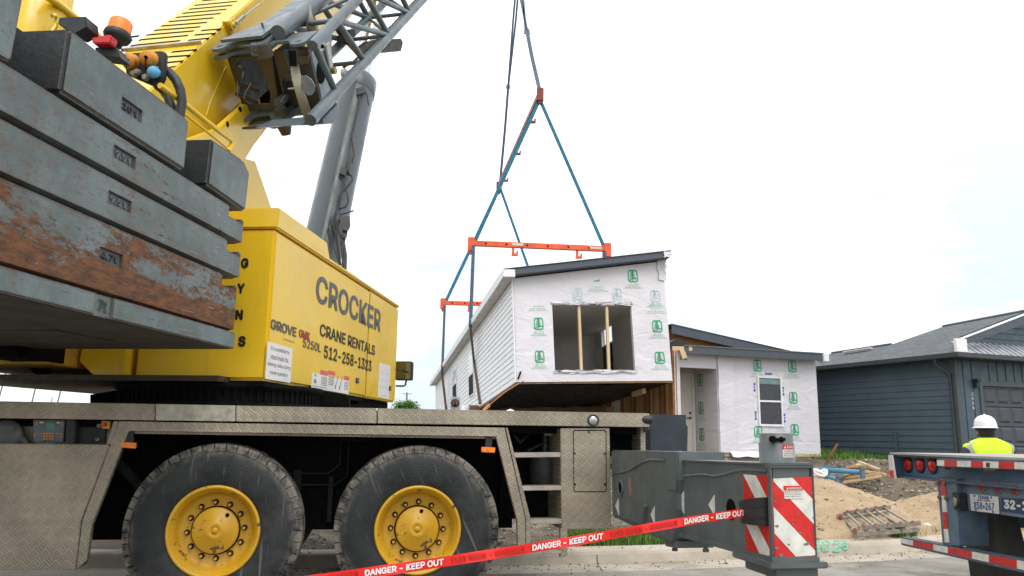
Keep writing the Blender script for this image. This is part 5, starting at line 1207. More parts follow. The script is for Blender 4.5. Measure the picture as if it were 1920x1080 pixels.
while a < LEN: mb.box(H, a, a+.13, .03, ov, rc_(ov)-.036, rc_(ov)-.02); a += .17
mb.box(H, -.28, LEN+.2, .02, ov, rc_(ov)-.018, rc_(ov)+.0); hp(mb, 'soffit', plain('soffit_white', (.66, .66, .64), .6), parent=rf)
# belly
mb = MB(); nb_ = 24; na_ = 60; vs = []
for i in range(na_+1):
    for j in range(nb_+1):
        a = LEN*i/na_; b = -W_*j/nb_; e_ = min(j, nb_-j, 3)/3
        vs.append(H.W(a+.02, b, -.03-.30*e_*0-.05*e_-.07*e_*fbm(a*.5+3, b*1.6, 1.0, 3)))
mb.add(vs, [[i*(nb_+1)+j, i*(nb_+1)+j+1, (i+1)*(nb_+1)+j+1, (i+1)*(nb_+1)+j] for i in range(na_) for j in range(nb_)], True); hp(mb, 'belly_wrap', plain('belly_black', (.006, .006, .006), .55, var=.4, scale=2, spec=.25))
mb = MB(); mb.box(H, .0, LEN, -.04, .012, -.075, -.022); mb.box(H, -.006, .06, -W_, .012, -.05, -.02); hp(mb, 'rim_board', m_wood('rim_wood', (.14, .075, .035), (.26, .15, .07)))
mb = MB(); mb.bar(H.W(1.0, -W_+.45, -.15), H.W(1.9, -W_+.45, -.15), .10, .14); hp(mb, 'skid_beam', STUD)
# ------------------------------------------------------------------ rigging
def bar_beam(name, p, q, mat, label, clevis=True, hooks=3, size=.20):
    p = V(p); q = V(q); mid = (p+q)/2; t = thing(name, label, 'spreader bar', mid); d = (q-p).normalized()
    mb = MB(); mb.bar(p, q, size*.75, size); mb.build('beam', mat, t, .01)
    for e_, s_ in ((p, 1), (q, -1)):
        mb = MB(); mb.bar(e_-d*s_*.08+V((0, 0, .22)), e_-d*s_*.08-V((0, 0, .30)), .26, .20); mb.bar(e_-d*s_*.08-V((0, 0, .28)), e_-d*s_*.08-V((0, 0, .42)), .14, .12); mb.build('end_bracket', mat, t, .02)
    for k in range(hooks):
        c = p+(q-p)*((k+.62)/(hooks)*.97 if hooks < 3 else (k+.5)/hooks)
        mb = MB(); mb.bar(c-V((0, 0, .05)), c-V((0, 0, .34)), .10, .08); mb.bar(c+V((-.06, 0, -.36)), c+V((.18, 0, -.36)), .09, .09); mb.bar(c+V((.14, 0, -.34)), c+V((.16, 0, -.22)), .07, .07); mb.build('hook', mat, t)
    for k in range(6): 
        c = p+(q-p)*((k+.6)/6.4); mb = MB(); mb.disc(c-V((0, size*.39, 0)), (0, 1, 0), .035, -.01, 10); mb.build('bolt_hole', DARK, t)
    return t
YN, YF = 28.2, 37.6
nl0, nr0 = aty(888, 456.5, YN), aty(1135, 467, YN); tn = bar_beam('spreader_bar', nl0, nr0, ORBAR, 'orange spreader bar nearest the camera, hanging level just above the module roof', hooks=2)
mb = MB(); mb.add([aty(x, y, YN-.085) for x, y in ((960, 455.5), (981, 456.5), (981, 461), (960, 460))], [[0, 1, 2, 3]]); mb.add([aty(x, y, YN-.085) for x, y in ((1104, 462), (1128, 463), (1128, 467), (1104, 466))], [[0, 1, 2, 3]]); mb.build('bar_label', OFFW, tn)
fl0, fr0 = aty(834, 568, YF), aty(985, 572, YF); bar_beam('spreader_bar', fl0, fr0, ORBAR, 'orange spreader bar farther back, half hidden behind the sloping module roof', hooks=2)
a0_, a1_ = aty(1012, 178, YN), aty(936, 348, YF); bar_beam('spreader_bar', a0_, a1_, DKRED, 'dark red lengthwise spreader bar running away between the two sling apexes', hooks=3, size=.22)
def sling(pts, r, mat, label, fl=1.0, group=None, name='sling'):
    mid = V(pts[0]); mb = MB()
    for p, q in zip(pts, pts[1:]): mb.bar(p, q, r*2, r*2*fl)
    return solo(mb, name, mat, label, 'sling', mid, group)
apN = aty(1012, 192, YN); apF = aty(937, 356, YF)
sling([aty(1013, 184, YN), aty(889, 456, YN)], .062, BLUS, 'blue sling from the near apex down to the left end of the near orange bar', group='blue bridle slings')
sling([aty(1011, 184, YN), aty(1133, 464, YN)], .055, BLUS, 'blue sling from the near apex down to the right end of the near orange bar', group='blue bridle slings')
sling([aty(937, 350, YF), aty(835, 567, YF)], .068, BLUS, 'blue sling from the far apex down to the left end of the far orange bar', group='blue bridle slings')
sling([aty(937, 350, YF), aty(992, 506, YF), aty(1000, 566, YF)], .06, BLUS, 'blue sling from the far apex down behind the module roof', group='blue bridle slings')
def shackle(p, label):
    p = V(p); mb = MB(); mb.tube([p+V((-.08, 0, -.12)), p+V((-.10, 0, 0)), p+V((0, 0, .13)), p+V((.10, 0, 0)), p+V((.08, 0, -.12))], .03, 8); mb.tube([p+V((-.13, 0, -.12)), p+V((.13, 0, -.12))], .035, 8)
    return solo(mb, 'shackle', GALV, label, 'shackle', p)
shackle(aty(988, 57, YN), 'steel shackle joining the pale upper sling to the near apex sling'); shackle(aty(953, 161, YF), 'steel shackle partway down the dark far upper sling')
sling([aty(1012, 180, YN), aty(1011, 166, YN), aty(997, 105, YN), aty(988, 58, YN)], .065, GRYS, 'pale blue-grey sling rising from the near apex to the steel shackle', group='upper hoist slings')
for dx in (0, 4): sling([aty(988-dx*.6, 57, YN), aty(976+dx*1.2, -4, YN), aty(964+dx*2, -80, YN)], .045, GRYS, 'left strand of the pale pair above the near shackle' if dx else 'right strand of the pale pair above the near shackle', group='upper hoist slings')
DGS = plain('dark_blue_sling', (.045, .07, .12), .8, var=.3)
sling([aty(937, 349, YF), aty(947, 240, YF), aty(953, 162, YF)], .06, DGS, 'dark sling rising from the far apex to its shackle', group='upper hoist slings')
for dx in (0, 5): sling([aty(953, 162, YF), aty(962+dx, 40, YF), aty(966+dx, -6, YF), aty(974+dx, -90, YF)], .05, DGS, 'right strand of the dark pair above the far shackle' if dx else 'left strand of the dark pair above the far shackle', group='upper hoist slings')
# wrap straps down the side of the module
def on_side(x, y, o_=.06): return H.PB(x, y, o_)
sling([aty(888, 458, YN), H.PB(882, 612, ov+.06)], .06, DGS, 'dark strap dropping from the near bar to the module eave', group='lifting straps')
sling([H.PB(882, 612, ov+.06), on_side(889, 680), on_side(900, 757)], .036, TAN, 'tan strap running down the near white siding under the module', group='lifting straps')
sling([aty(834, 570, YF), H.PB(829, 702, ov+.06)], .06, DGS, 'dark strap dropping from the far bar to the far module eave', group='lifting straps')
sling([H.PB(829, 702, ov+.06), on_side(837, 770)], .042, TAN, 'tan strap running down the far end of the white siding', group='lifting straps')
sling([aty(1133, 468, YN), H.PA(1133, 488, (V((0, YN, 0))-H.o).dot(H.A)-1.2)], .07, DGS, 'short black strap between the right bar end and the roof edge', group='lifting straps')
mb = MB(); tl_ = [H.W(.05, *hf(985, 712)), aty(950, 733, 19.6), aty(920, 757, 18.8), aty(906, 771, 18.4), aty(890, 800, 18)]; mb.tube(tl_, .012, 6); mb.tube([aty(917, 760, 18.7), aty(908, 769, 18.5), aty(904, 778, 18.4)], .045, 8)
solo(mb, 'tag_line', plain('rope_orange_tan', (.42, .17, .07), .8), 'orange tan tag line hanging from the lower corner of the module', 'rope', tl_[0])
# ------------------------------------------------------------------ set module: white wrapped house
wo = aty(1539, 851, 23.4); Wf = Fr((wo.x, wo.y, 0), R(70)); wb = wo.z
def wx(x, y, b=0): return Wf.B_(x, y, b)
house = thing('wrapped_house', 'single storey house covered in white printed wrap with a recessed porch and one window', 'house', Wf.W(-2.5, 4, T(*Wf.W(-2.5, 4, 0)[:2])), Wf.rotz)
def wp(mb, name, mats, bevel=0, parent=None, label=None):
    o = mb.build(name, mats, parent or house, bevel)
    if label: o['label'] = label
    return o
aL = wx(1266, 740)[0]; a76 = wx(1276, 740)[0]; aP = wx(1345, 740)[0]; aR_ = 0.0
htL = wx(1320, 660)[2]; htR = wx(1535, 673)[2]; hw_ = (htL+htR)/2+.05
bD = Wf.A_(1303, 765, aP)[1]
mb = MB()
mb.box(Wf, aL, a76, 0, .14, wb, hw_); hd = wx(1310, 690)[2]; mb.box(Wf, a76, aP, 0, .14, hd, hw_); mb.box(Wf, aP, aR_, 0, .14, wb, hw_); mb.box(Wf, aP, aP+.14, .14, bD, wb, hw_); mb.box(Wf, aL+.32, aP, bD, bD+.1, wb, hw_); mb.box(Wf, aR_-.12, aR_, .14, 5.5, wb, hw_)
wl = wp(mb, 'wrapped_wall', WRAP)
mb = MB(); mb.box(Wf, aL+.15, aP, .14, bD, hw_-.1, hw_-.05); mb.box(Wf, aL, aP, .01, bD, wb-.1, wb+.02); wp(mb, 'porch_floor', plain('porch_wood', (.20, .13, .07), .8))
# door
d0 = wx(1262, 760, bD)[0]; d1 = wx(1296, 760, bD)[0]; dt = wx(1290, 705, bD)[2]
d0 = max(d0, aL+.16)
mb = MB(); mb.box(Wf, d1-.91, d1, bD-.045, bD-.001, wb+.03, dt); door = wp(mb, 'door', plain('door_cream', (.60, .56, .48), .5, var=.05), .005)
mb = MB(); mb.box(Wf, d1+.002, d1+.09, bD-.06, bD, wb+.02, dt+.09); mb.box(Wf, d1-1.0, d1, bD-.06, bD, dt+.003, dt+.09); wp(mb, 'door_frame', OFFW, parent=door)
mb = MB()
for z_ in (.98, 1.12): mb.disc(Wf.W(d1-.08, bD-.046, wb+z_), -Wf.B, .032, .03, 12)
mb.bar(Wf.W(d1-.09, bD-.08, wb+.98), Wf.W(d1-.20, bD-.08, wb+.98), .02, .025); wp(mb, 'handle', BLK, parent=door)
mb = MB(); mb.box(Wf, d1-.66, d1-.44, bD-.05, bD-.046, wb+1.68, wb+1.88); mb.m = 1; mb.box(Wf, d1-.63, d1-.47, bD-.052, bD-.05, wb+1.70, wb+1.80); wp(mb, 'door_notice', [DGRY, plain('notice_red', (.45, .05, .05), .5)], parent=door)
# window
g0, c1 = wx(1418, 705)[0], wx(1418, 705)[2]; g1, c0 = wx(1468, 800)[0], wx(1468, 800)[2]
mb = MB(); mb.box(Wf, g0-.13, g1+.13, -.006, .001, c0-.13, c1+.13); wp(mb, 'flashing_tape', plain('flashing', (.66, .66, .70), .35), .0, parent=wl)
fr_ = .05; cm2 = (c0+c1)/2
mb = MB(); mb.box(Wf, g0, g0+fr_, -.05, .02, c0, c1); mb.box(Wf, g1-fr_, g1, -.05, .02, c0, c1); mb.box(Wf, g0+fr_, g1-fr_, -.05, .02, c1-fr_, c1); mb.box(Wf, g0+fr_, g1-fr_, -.05, .02, c0, c0+fr_*1.2); mb.box(Wf, g0+fr_, g1-fr_, -.045, .02, cm2-.025, cm2+.025); win = wp(mb, 'window', WHITE, .003)
mb = MB(); mb.box(Wf, g0+fr_, g1-fr_, -.02, -.012, cm2+.025, c1-fr_); mb.box(Wf, g0+fr_, g1-fr_, -.012, -.008, c0+fr_, cm2-.025); wp(mb, 'pane', plain('dark_pane', (.035, .037, .045), .12), parent=win)
mb = MB(); mb.box(Wf, g0+fr_, g1-fr_, -.022, -.0205, c1-.22, c1-fr_); wp(mb, 'blind', plain('pane_green_tint', (.16, .26, .25), .3), parent=win)
mb = MB()
for a_, ca in ((g0-.08, c1-.32), (g0-.08, c0+.30), (g1+.07, c1-.40), (g1+.07, c0+.25)): 
    for k in range(3): mb.box(Wf, a_-.03+.012*(k % 2), a_+.03-.01*(k % 2), -.0075, -.006, ca-.13+k*.09, ca-.06+k*.09)
mb.box(Wf, (g0+g1)/2-.13, (g0+g1)/2+.12, -.0075, -.006, c1+.05, c1+.10)
wp(mb, 'tape_print', PURP, parent=wl)
mb = MB(); mb.box(Wf, d1+.10, d1+.26, bD-.0085, bD-.001, wb+.03, dt+.2); mb.box(Wf, d1-1.0, d1+.10, bD-.0085, bD-.001, dt+.095, dt+.2); wp(mb, 'flashing_tape', bpy.data.materials['flashing'], parent=wl)
mb = MB()
for z_ in (.15, .45, 1.0, 1.15, 1.75, 1.9): mb.box(Wf, d1+.14, d1+.22, bD-.010, bD-.009, wb+z_, wb+z_+.10)
mb.box(Wf, d1-.75, d1-.5, bD-.010, bD-.009, dt+.12, dt+.17); wp(mb, 'tape_print', PURP, parent=wl)
def mkW(cx, cy, wpx, hpx):
    b0, _, c0 = wx(cx-wpx/2, cy+hpx/2); b1, _, c1 = wx(cx+wpx/2, cy-hpx/2)
    return lambda mb, q: mb.add([Wf.W(b0+(b1-b0)*u, -.010, c0+(c1-c0)*v) for u, v in q], [list(range(len(q)))])
Z3 = lambda x, y: (1240+x*.2963, 580+y*.2963)
for x, y in ((607, 356), (827, 362), (834, 560), (843, 762), (612, 775)): emblem(mkW(*Z3(x, y), 13, 19), 0, 0, 0, 0, (GREENP, GREENF), wl)
def mkWs(b, c, w_, h_): return lambda mb, q: mb.add([Wf.W(aP-.010, b+w_*(.5-u), c+h_*v) for u, v in q], [list(range(len(q)))])
for c in (.35, 1.1, 1.9): emblem(mkWs(bD*.72, wb+c, .24, .32), 0, 0, 0, 0, (GREENP, GREENF), wl)
mk = mkW(*Z3(140, 308), 14, 8); mb = MB(); mk(mb, [(0, 0), (.4, .2), (1, .0), (.8, .8), (.3, 1), (0, .7)]); mb.build('printed_emblem', GREENP, wl)
mk = mkW(*Z3(378, 340), 14, 18); mb = MB()
for q in ([(0, .95), (.9, 1), (.9, .9), (.0, .85)], [(.9, 1), (1, .0), (.93, .0), (.82, .95)], [(.3, .85), (.75, .65), (.7, .58), (.3, .78)], [(.2, .78), (.6, .5), (.55, .44), (.2, .7)]): mk(mb, q)
mb.build('printed_emblem', GREENP, wl)
# loose strip beside the porch, and crumpled sheet at the bottom
mb = MB(); random.seed(8); vs = []
for j in range(13):
    for i in range(5): vs.append(Wf.W(aP+.02+i*.13, -.02-random.uniform(0, .05), wb+.02+(hw_-wb-.1)*j/12))
mb.add(vs, [[j*5+i, j*5+i+1, j*5+6+i, j*5+5+i] for j in range(12) for i in range(4)], True)
wp(mb, 'loose_wrap', WRAP); mb = MB(); vs = []
for j in range(4):
    for i in range(14): vs.append(Wf.W(aP+.3+i*.12, -.05-.05*j-random.uniform(0, .02), wb+.06-.05*j+.015*math.sin(i*1.3+j)))
mb.add(vs, [[j*14+i, j*14+i+1, j*14+15+i, j*14+14+i] for j in range(3) for i in range(13)], True)
wp(mb, 'loose_wrap', WRAP)
# front roof
f0 = wx(1283, 655, -.35)[0]; f1 = wx(1543, 668, -.35)[0]; fz = (wx(1410, 656, -.35)[2]); fzb = wx(1410, 668, -.35)[2]
mb = MB(); mb.box(Wf, f0, f1, -.35, -.31, fzb-.02, fz); mb.prism(Wf, [(f0, fz-.1), (f1, fz-.1), (f1, fz-.06), (f0, fz-.06)], -.31, .2); rf2 = wp(mb, 'roof', FASC)
mb = MB(); mb.add([Wf.W(f0, -.37, fz+.003), Wf.W(f1, -.37, fz+.003), Wf.W(f1, 2.4, fz+.30), Wf.W(f0, 2.4, fz+.30)], [[0, 1, 2, 3]]); mb.add([Wf.W(f0, -.37, fz+.003), Wf.W(f1, -.37, fz+.003), Wf.W(f1, -.37, fz+.035), Wf.W(f0, -.37, fz+.035)], [[0, 1, 2, 3]]); wp(mb, 'shingles', m_shingle('set_house_shingle', (.16, .16, .155), (.20, .195, .185)), parent=rf2)
mb = MB(); mb.box(Wf, f1+.002, f1+.24, -.36, -.1, fzb-.05, fz+.05); wp(mb, 'wrapped_roof_end', WHITE, .03, parent=rf2)
mb = MB(); mb.bar(wx(0, 0) and Wf.W(f0-.35, -.30, fzb+.10), Wf.W(f0+.25, -.33, fzb+.12), .05, .12); mb.bar(Wf.W(f0-.1, -.33, fzb+.1), Wf.W(f0+.0, -.34, fzb-.16), .10, .14); wp(mb, 'broken_board', STUD, parent=rf2)
mb = MB(); n_ = 9
mb.loft([Wf.W(f0-.2+.9*i/8*1.0, .3, fz+.02+.26*math.sin(math.pi*i/8)) for i in range(9)], [Wf.W(f0-.2+.9*i/8, 1.2, fz+.02+.26*math.sin(math.pi*i/8)) for i in range(9)]); wp(mb, 'roof_felt', BLK, parent=rf2)
# main gable behind
gb = 2.4
q0, q1, q2 = wx(1250, 611, gb), wx(1445, 655, gb), wx(1250, 624, gb)
mb = MB(); rk = [(q0[0], q0[2]), (q1[0]+.6, q1[2]-(q1[0]-q0[0]+.6)*0-.6*(q0[2]-q1[2])/(q1[0]-q0[0])*1), (q1[0]+.6, q1[2]-.6*(q0[2]-q1[2])/(q1[0]-q0[0])-.26), (q0[0], q0[2]-.27)]
mb.prism(Wf, rk, gb-.3, gb-.26); mb.prism(Wf, [(rk[0][0], rk[0][1]), (rk[1][0], rk[1][1]), (rk[1][0], rk[1][1]+.03), (rk[0][0], rk[0][1]+.03)], gb-.32, 5.6); wp(mb, 'gable_roof', FASC)
mb = MB(); mb.prism(Wf, [(q0[0]+.25, hw_-.3), (rk[1][0]-.3, hw_-.3), (rk[1][0]-.3, rk[1][1]-.05), (q0[0]+.25, q0[2]-.05)], gb, 5.5); wp(mb, 'gable_wall', m_osb())
# raw open side of the house
OSBM = bpy.data.materials['strand_board']; sw = MB(); So = Wf.W(aL, 0, 0); Sf = Fr((So.x, So.y, 0), R(-10.7))
sw.box(Sf, .0, 7.5, -.06, -.03, wb, hw_); wp(sw, 'sheathing', m_wood('plywood_side', (.24, .12, .05), (.36, .20, .09), (2, 2, .4)))
STM = [m_wood('stud_'+n_, *c_, sc=(2, 2, .4)) for n_, c_ in (('brown', ((.30, .16, .07), (.42, .25, .12))), ('pale', ((.38, .22, .10), (.50, .32, .17))), ('dark', ((.20, .10, .045), (.30, .16, .075))))]
for k in range(18):
    b_ = .02+k*.405; mb = MB(); mb.box(Sf, b_, b_+(.10 if k % 3 else .30), -.03, .06, wb, hw_); wp(mb, 'wall_stud', OSBM if k == 0 else STM[k % 3])
mb = MB(); q_ = Sf.B_(1154, 765, .07); mb.box(Sf, q_[0]-.42, q_[0]+.42, .062, .075, wb, wb+2.0); wp(mb, 'side_door', bpy.data.materials['door_cream'])
mb = MB(); mb.box(Wf, aL+.0, aR_+.02, .02, 5.5, T(9, 23)-.4, wb-.09); wp(mb, 'foundation', plain('foundation_block', (.40, .36, .29), .9)); mb = MB(); mb.box(Wf, aL, aR_+.01, -.012, .15, wb-.085, wb-.003); wp(mb, 'rim_board', m_wood('sill_wood', (.42, .35, .2), (.52, .44, .26)))
# ------------------------------------------------------------------ blue house
bo = aty(1806, 858, 21.6); Bh = Fr((bo.x, bo.y, 0), R(-22)); bg_ = bo.z
blue = thing('blue_house', 'dark blue sided house with grey shingle roof, gutter and a panelled garage door', 'house', Bh.W(4, -4, bg_), Bh.rotz)
def bp(mb, name, mats, bevel=0, parent=None, label=None):
    o = mb.build(name, mats, parent or blue, bevel)
    if label: o['label'] = label
    return o
def bs(x, y, b=0): return Bh.B_(x, y, b)
def bf(x, y, a=0): return Bh.A_(x, y, a)
eo = .42
ez = (bs(1790, 668, eo)[2]+bs(1545, 693, eo)[2])/2
BSID = plain('blue_siding', (.064, .098, .124), .55, var=.12, scale=1.5); BTRIM = plain('blue_trim', (.058, .075, .082), .5, var=.1)
LB_ = 9.5; base = bg_-.5
mb = MB(); siding(mb, Bh, .10, LB_, base, ez, .180, .022); bp(mb, 'lap_siding', BSID)
mb = MB(); mb.box(Bh, -.02, .14, -.14, .034, base, ez-.02); bp(mb, 'corner_trim', BTRIM)
mb = MB(); mb.box(Bh, .1, LB_, -12, -.02, base, ez); bp(mb, 'wall_core', BSID)
# front wall: board and batten, recess for the garage
fwid = 7.5
mb = MB(); gb0 = bf(1843, 745)[1]; gzt = bf(1860, 724)[2]
mb.box(Bh, 0, .1, gb0+.0, -.05, base, ez); mb.box(Bh, 0, .1, -fwid, gb0, gzt, ez); mb.box(Bh, 0, .1, -fwid, gb0-5.0, base, gzt)
for i in range(18):
    b_ = -.30-i*.34
    z0 = base if b_ > gb0+.05 else gzt+.14
    if gb0-.14 < b_ < gb0+.14: continue
    mb.box(Bh, -.022, 0, b_-.028, b_+.028, z0, ez-.02)
bp(mb, 'front_wall', BSID)
mb = MB(); mb.box(Bh, -.03, .02, gb0-.0, gb0+.13, base, gzt+.13); mb.box(Bh, -.03, .02, gb0-5, gb0, gzt, gzt+.13); bp(mb, 'garage_trim', BTRIM)
GD = plain('garage_grey', (.056, .062, .074), .5, var=.08)
mb = MB(); mb.box(Bh, .06, .10, gb0-5.0, gb0, base, gzt); gd = bp(mb, 'garage_door', GD)
zr = gzt-.05; cols = []
ph = abs(bf(1870, 731)[2]-bf(1870, 771)[2])*1.0/1.45
for r_ in range(6):
    for c_ in range(9):
        b1_ = gb0-.10-c_*.54; z1 = gzt-.06-r_*.54
        mb = MB(); w2, h2 = .42, .40
        mb.loft([Bh.W(.058, b1_, z1), Bh.W(.058, b1_-w2, z1), Bh.W(.058, b1_-w2, z1-h2), Bh.W(.058, b1_, z1-h2)], [Bh.W(.028, b1_-.05, z1-.05), Bh.W(.028, b1_-w2+.05, z1-.05), Bh.W(.028, b1_-w2+.05, z1-h2+.05), Bh.W(.028, b1_-.05, z1-h2+.05)])
        bp(mb, 'door_panel', GD, parent=gd)
mb = MB()
for r_ in range(1, 6): z1 = gzt-.03-r_*.54; mb.box(Bh, .05, .059, gb0-5, gb0, z1+.0, z1+.012)
bp(mb, 'panel_joint', NEAR0, parent=gd)
mb = MB(); lx = bf(1826, 719); mb.box(Bh, -.12, 0, lx[1]-.06, lx[1]+.06, lx[2]-.12, lx[2]+.12); mb.box(Bh, -.18, -.02, lx[1]-.08, lx[1]+.08, lx[2]+.03, lx[2]+.12); bp(mb, 'wall_lamp', BLK, .01)
mb = MB()
for i, c_ in enumerate('2028'):
    b_, h_ = bf(1823+i*.6, 738.5+i*8.7)[1:]; txt(mb, c_, Bh.W(-.008, b_+.04, h_-.04), Bh.W(-.008, b_-.04, h_-.04), Bh.W(-.008, b_+.04, h_+.04), bold=.01)
bp(mb, 'house_number', plain('number_silver', (.55, .57, .58), .4))
# roof
GUT = plain('gutter_dark', (.040, .046, .048), .45)
mb = MB(); mb.box(Bh, -eo-.02, LB_+.3, eo-.02, eo+.10, ez-.02, ez+.11); mb.box(Bh, -eo-.10, -eo+.02, -fwid, eo+.10, ez-.02, ez+.11); mb.box(Bh, -eo, LB_+.3, .02, eo, ez-.03, ez-.005); mb.box(Bh, -eo, .0, -fwid, .02, ez-.03, ez-.005); bp(mb, 'gutter', GUT, .015)
mb = MB(); mb.tube([Bh.W(.25, eo+.04, ez), Bh.W(.25, eo+.02, ez-.18), Bh.W(.14, .12, ez-.42), Bh.W(.14, .07, ez-.55), Bh.W(.14, .07, base+.1)], .045, 8); bp(mb, 'downspout', GUT)
mb = MB(); pq = bs(1684, 845); mb.box(Bh, pq[0]-.03, pq[0]+.03, .02, .07, base, pq[2]+.55); bp(mb, 'vent_pipe', BSID)
sl = .40
rn = V((0, 0, 0)); e_pt = Bh.W(0, eo+.06, ez+.10); rnorm = Bh.A.cross((-Bh.B+V((0, 0, sl)))).normalized()
def rp(x, y): return atplane(x, y, e_pt, rnorm)
SHG = m_shingle('grey_shingle', (.125, .135, .145), (.18, .19, .20))
Af, Ae = Bh.W(LB_+.35, eo+.06, ez+.10), Bh.W(-eo-.05, eo+.06, ez+.10)
up_ = [rp(1560, 662.5), rp(1671, 646), rp(1768, 612.5), rp(1925, 583)]
vly = rp(1806, 636)
# side slope up to the silhouette, then the hidden back slopes
def backdown(p, k=6.): return p-Bh.B*k+V((0, 0, -k*sl*.9))
mb = MB(); mb.add([Af, Ae, vly, up_[3], up_[2], up_[1], up_[0]], [[0, 1, 5], [0, 5, 6], [1, 4, 5], [1, 2, 4], [2, 3, 4]])
for p_, q_ in zip(up_, up_[1:]): mb.add([p_, q_, backdown(q_), backdown(p_)], [[0, 1, 2, 3]])
mb.add([Af, up_[0], backdown(up_[0])], [[0, 1, 2]])
roof = bp(mb, 'roof', SHG)
for q_ in (up_[:2], up_[2:4]): mb = MB(); mb.tube(q_, .055, 6); bp(mb, 'ridge_cap', DGRY, parent=roof)
mb = MB(); mb.bar(rp(1583, 664.5)+V((0, 0, .08)), rp(1634, 657)+V((0, 0, .08)), .14, .03); bp(mb, 'white_flashing', WHITE, parent=roof)
ga = -eo-.06
def gf(x, y, a=ga): return Bh.A_(x, y, a)[1:]
mb = MB(); g_ = [gf(1806, 636), gf(1925, 590), gf(1925, 606), gf(1812, 642)]
sl2 = (g_[1][1]-g_[0][1])/(g_[0][0]-g_[1][0]); far = (g_[0][0]-4.4, g_[0][1]+4.4*sl2)
mb.prismA(Bh, [g_[0], far, (far[0], far[1]-.30), (g_[0][0], g_[0][1]-.16)], ga, ga+.05)
mb.prismA(Bh, [(far[0]*2-g_[0][0], g_[0][1]), far, (far[0], far[1]-.30), (far[0]*2-g_[0][0], g_[0][1]-.16)], ga, ga+.05); fs_ = bp(mb, 'gable_fascia', FASC, parent=roof)
mb = MB(); mb.prismA(Bh, [(g_[0][0]+.02, g_[0][1]+.005), (far[0], far[1]+.005), (far[0], far[1]+.035), (g_[0][0]+.02, g_[0][1]+.032)], ga-.02, ga+.10); bp(mb, 'rake_flashing', WHITE, parent=roof)
mb = MB(); mb.prismA(Bh, [(g_[0][0], g_[0][1]), far, (far[0], far[1]+.03), (g_[0][0], g_[0][1]+.03)], ga+.10, ga+.16); mb.prismA(Bh, [(far[0]*2-g_[0][0], g_[0][1]), far, (far[0], far[1]+.03), (far[0]*2-g_[0][0], g_[0][1]+.03)], ga+.10, ga+.16); bp(mb, 'gable_roof', SHG, parent=roof)
mb = MB(); z0 = ez+.1
c = z0
while c < far[1]-.2:
    hwid = (far[1]-c)/sl2; hw2 = max(0, hwid-.18/sl2); b0_, b1_ = min(far[0]+hwid, -.08), far[0]-hwid; b2_, b3_ = min(far[0]+hw2, -.08), far[0]-hw2
    mb.add([Bh.W(-.022, b0_, c), Bh.W(-.022, b1_, c), Bh.W(-.002, b3_, c+.18), Bh.W(-.002, b2_, c+.18), Bh.W(0, b0_, c), Bh.W(0, b1_, c)], [[0, 1, 2, 3], [4, 5, 1, 0]]); c += .18
bp(mb, 'gable_siding', BSID)
# pent roof of ribbed metal across the front
mb = MB(); pz0 = ez+.115; pz1 = pz0+.36; b_ = -.25
mb.add([Bh.W(-eo-.08, .10, pz0), Bh.W(-eo-.08, -fwid, pz0), Bh.W(-.01, -fwid, pz1), Bh.W(-.01, .10, pz1)], [[0, 1, 2, 3]])
while b_ > -fwid: mb.loft([Bh.W(-eo-.08, b_, pz0+.004), Bh.W(-eo-.08, b_-.05, pz0+.004), Bh.W(-.01, b_-.05, pz1+.004), Bh.W(-.01, b_, pz1+.004)], [Bh.W(-eo-.08, b_, pz0+.035), Bh.W(-eo-.08, b_-.05, pz0+.035), Bh.W(-.01, b_-.05, pz1+.035), Bh.W(-.01, b_, pz1+.035)]); b_ -= .23
bp(mb, 'pent_roof', plain('metal_roof', (.42, .43, .46), .4, .3))
mb = MB(); x0, x1 = gf(1792, 657), gf(1811, 636); mb.box(Bh, ga-.03, ga+.05, x1[0], x0[0], ez+.115, x1[1]); bp(mb, 'eave_return', WHITE, .01)
mb = MB(); random.seed(6)
def pk2():
    a = random.uniform(-.5, 10); b = random.uniform(.05, 2.6); p = Bh.W(a, b, 0); return p.x, p.y, max(T(p.x, p.y), bg_-.30-.12*b)
vs = []
for i in range(24):
    for j in range(12): p = Bh.W(-1+i*.5, j*.26-.2, 0); vs.append((p.x, p.y, max(T(p.x, p.y)-.02, bg_-.31-.12*max(0, j*.26-.2))))
gm = MB(); gm.add(vs, [[i*12+j, i*12+j+1, (i+1)*12+j+1, (i+1)*12+j] for i in range(23) for j in range(11)], True); o = gm.build('lawn', m_ground('lawn_turf', (.06, .13, .02), (.10, .19, .03), None, 4, 40, .03)); o['kind'] = 'structure'
blades(mb, 9000, pk2, .05, .22, .012); tag(mb.build('lawn_grass', GR), 'bright green grass along the foot of the blue house', 'grass', kind='stuff')
# ------------------------------------------------------------------ flatbed trailer
Tr = Fr((3.57, 7.46, 0), R(176.2))
ZT = lambda x, y: (1680+x*.2407, 820+y*.2407)
TBLU = m_rust('trailer_blue', .0, (.075, .16, .27)); TBLU2 = m_rust('trailer_blue_worn', .045, (.085, .15, .22)); TGRY = m_rust('trailer_plate_blue', -.01, (.12, .18, .25))
trl = thing('flatbed_trailer', 'worn blue flatbed trailer with red and white reflective tape, three round tail lights and a licence plate', 'trailer', Tr.W(1.2, 0, 0), Tr.rotz)
trl['label'] = 'worn blue flatbed trailer with red and white reflective tape and round tail lights'
def tpart(mb, name, mats, bevel=0, parent=None): return mb.build(name, mats, parent or trl, bevel)
def tb(x, y, b=0): return Tr.B_(x, y, b)
def tpix(mb, px, b0, b1): return mb.pix(Tr, px, b0, b1)
def tz(px): return [ZT(*p) for p in px]
aend = tb(1667, 860, -.03)[0]; zd = (tb(1700, 852.5, .0)[2]+tb(1850, 852, 0)[2])/2; AW = 2.75
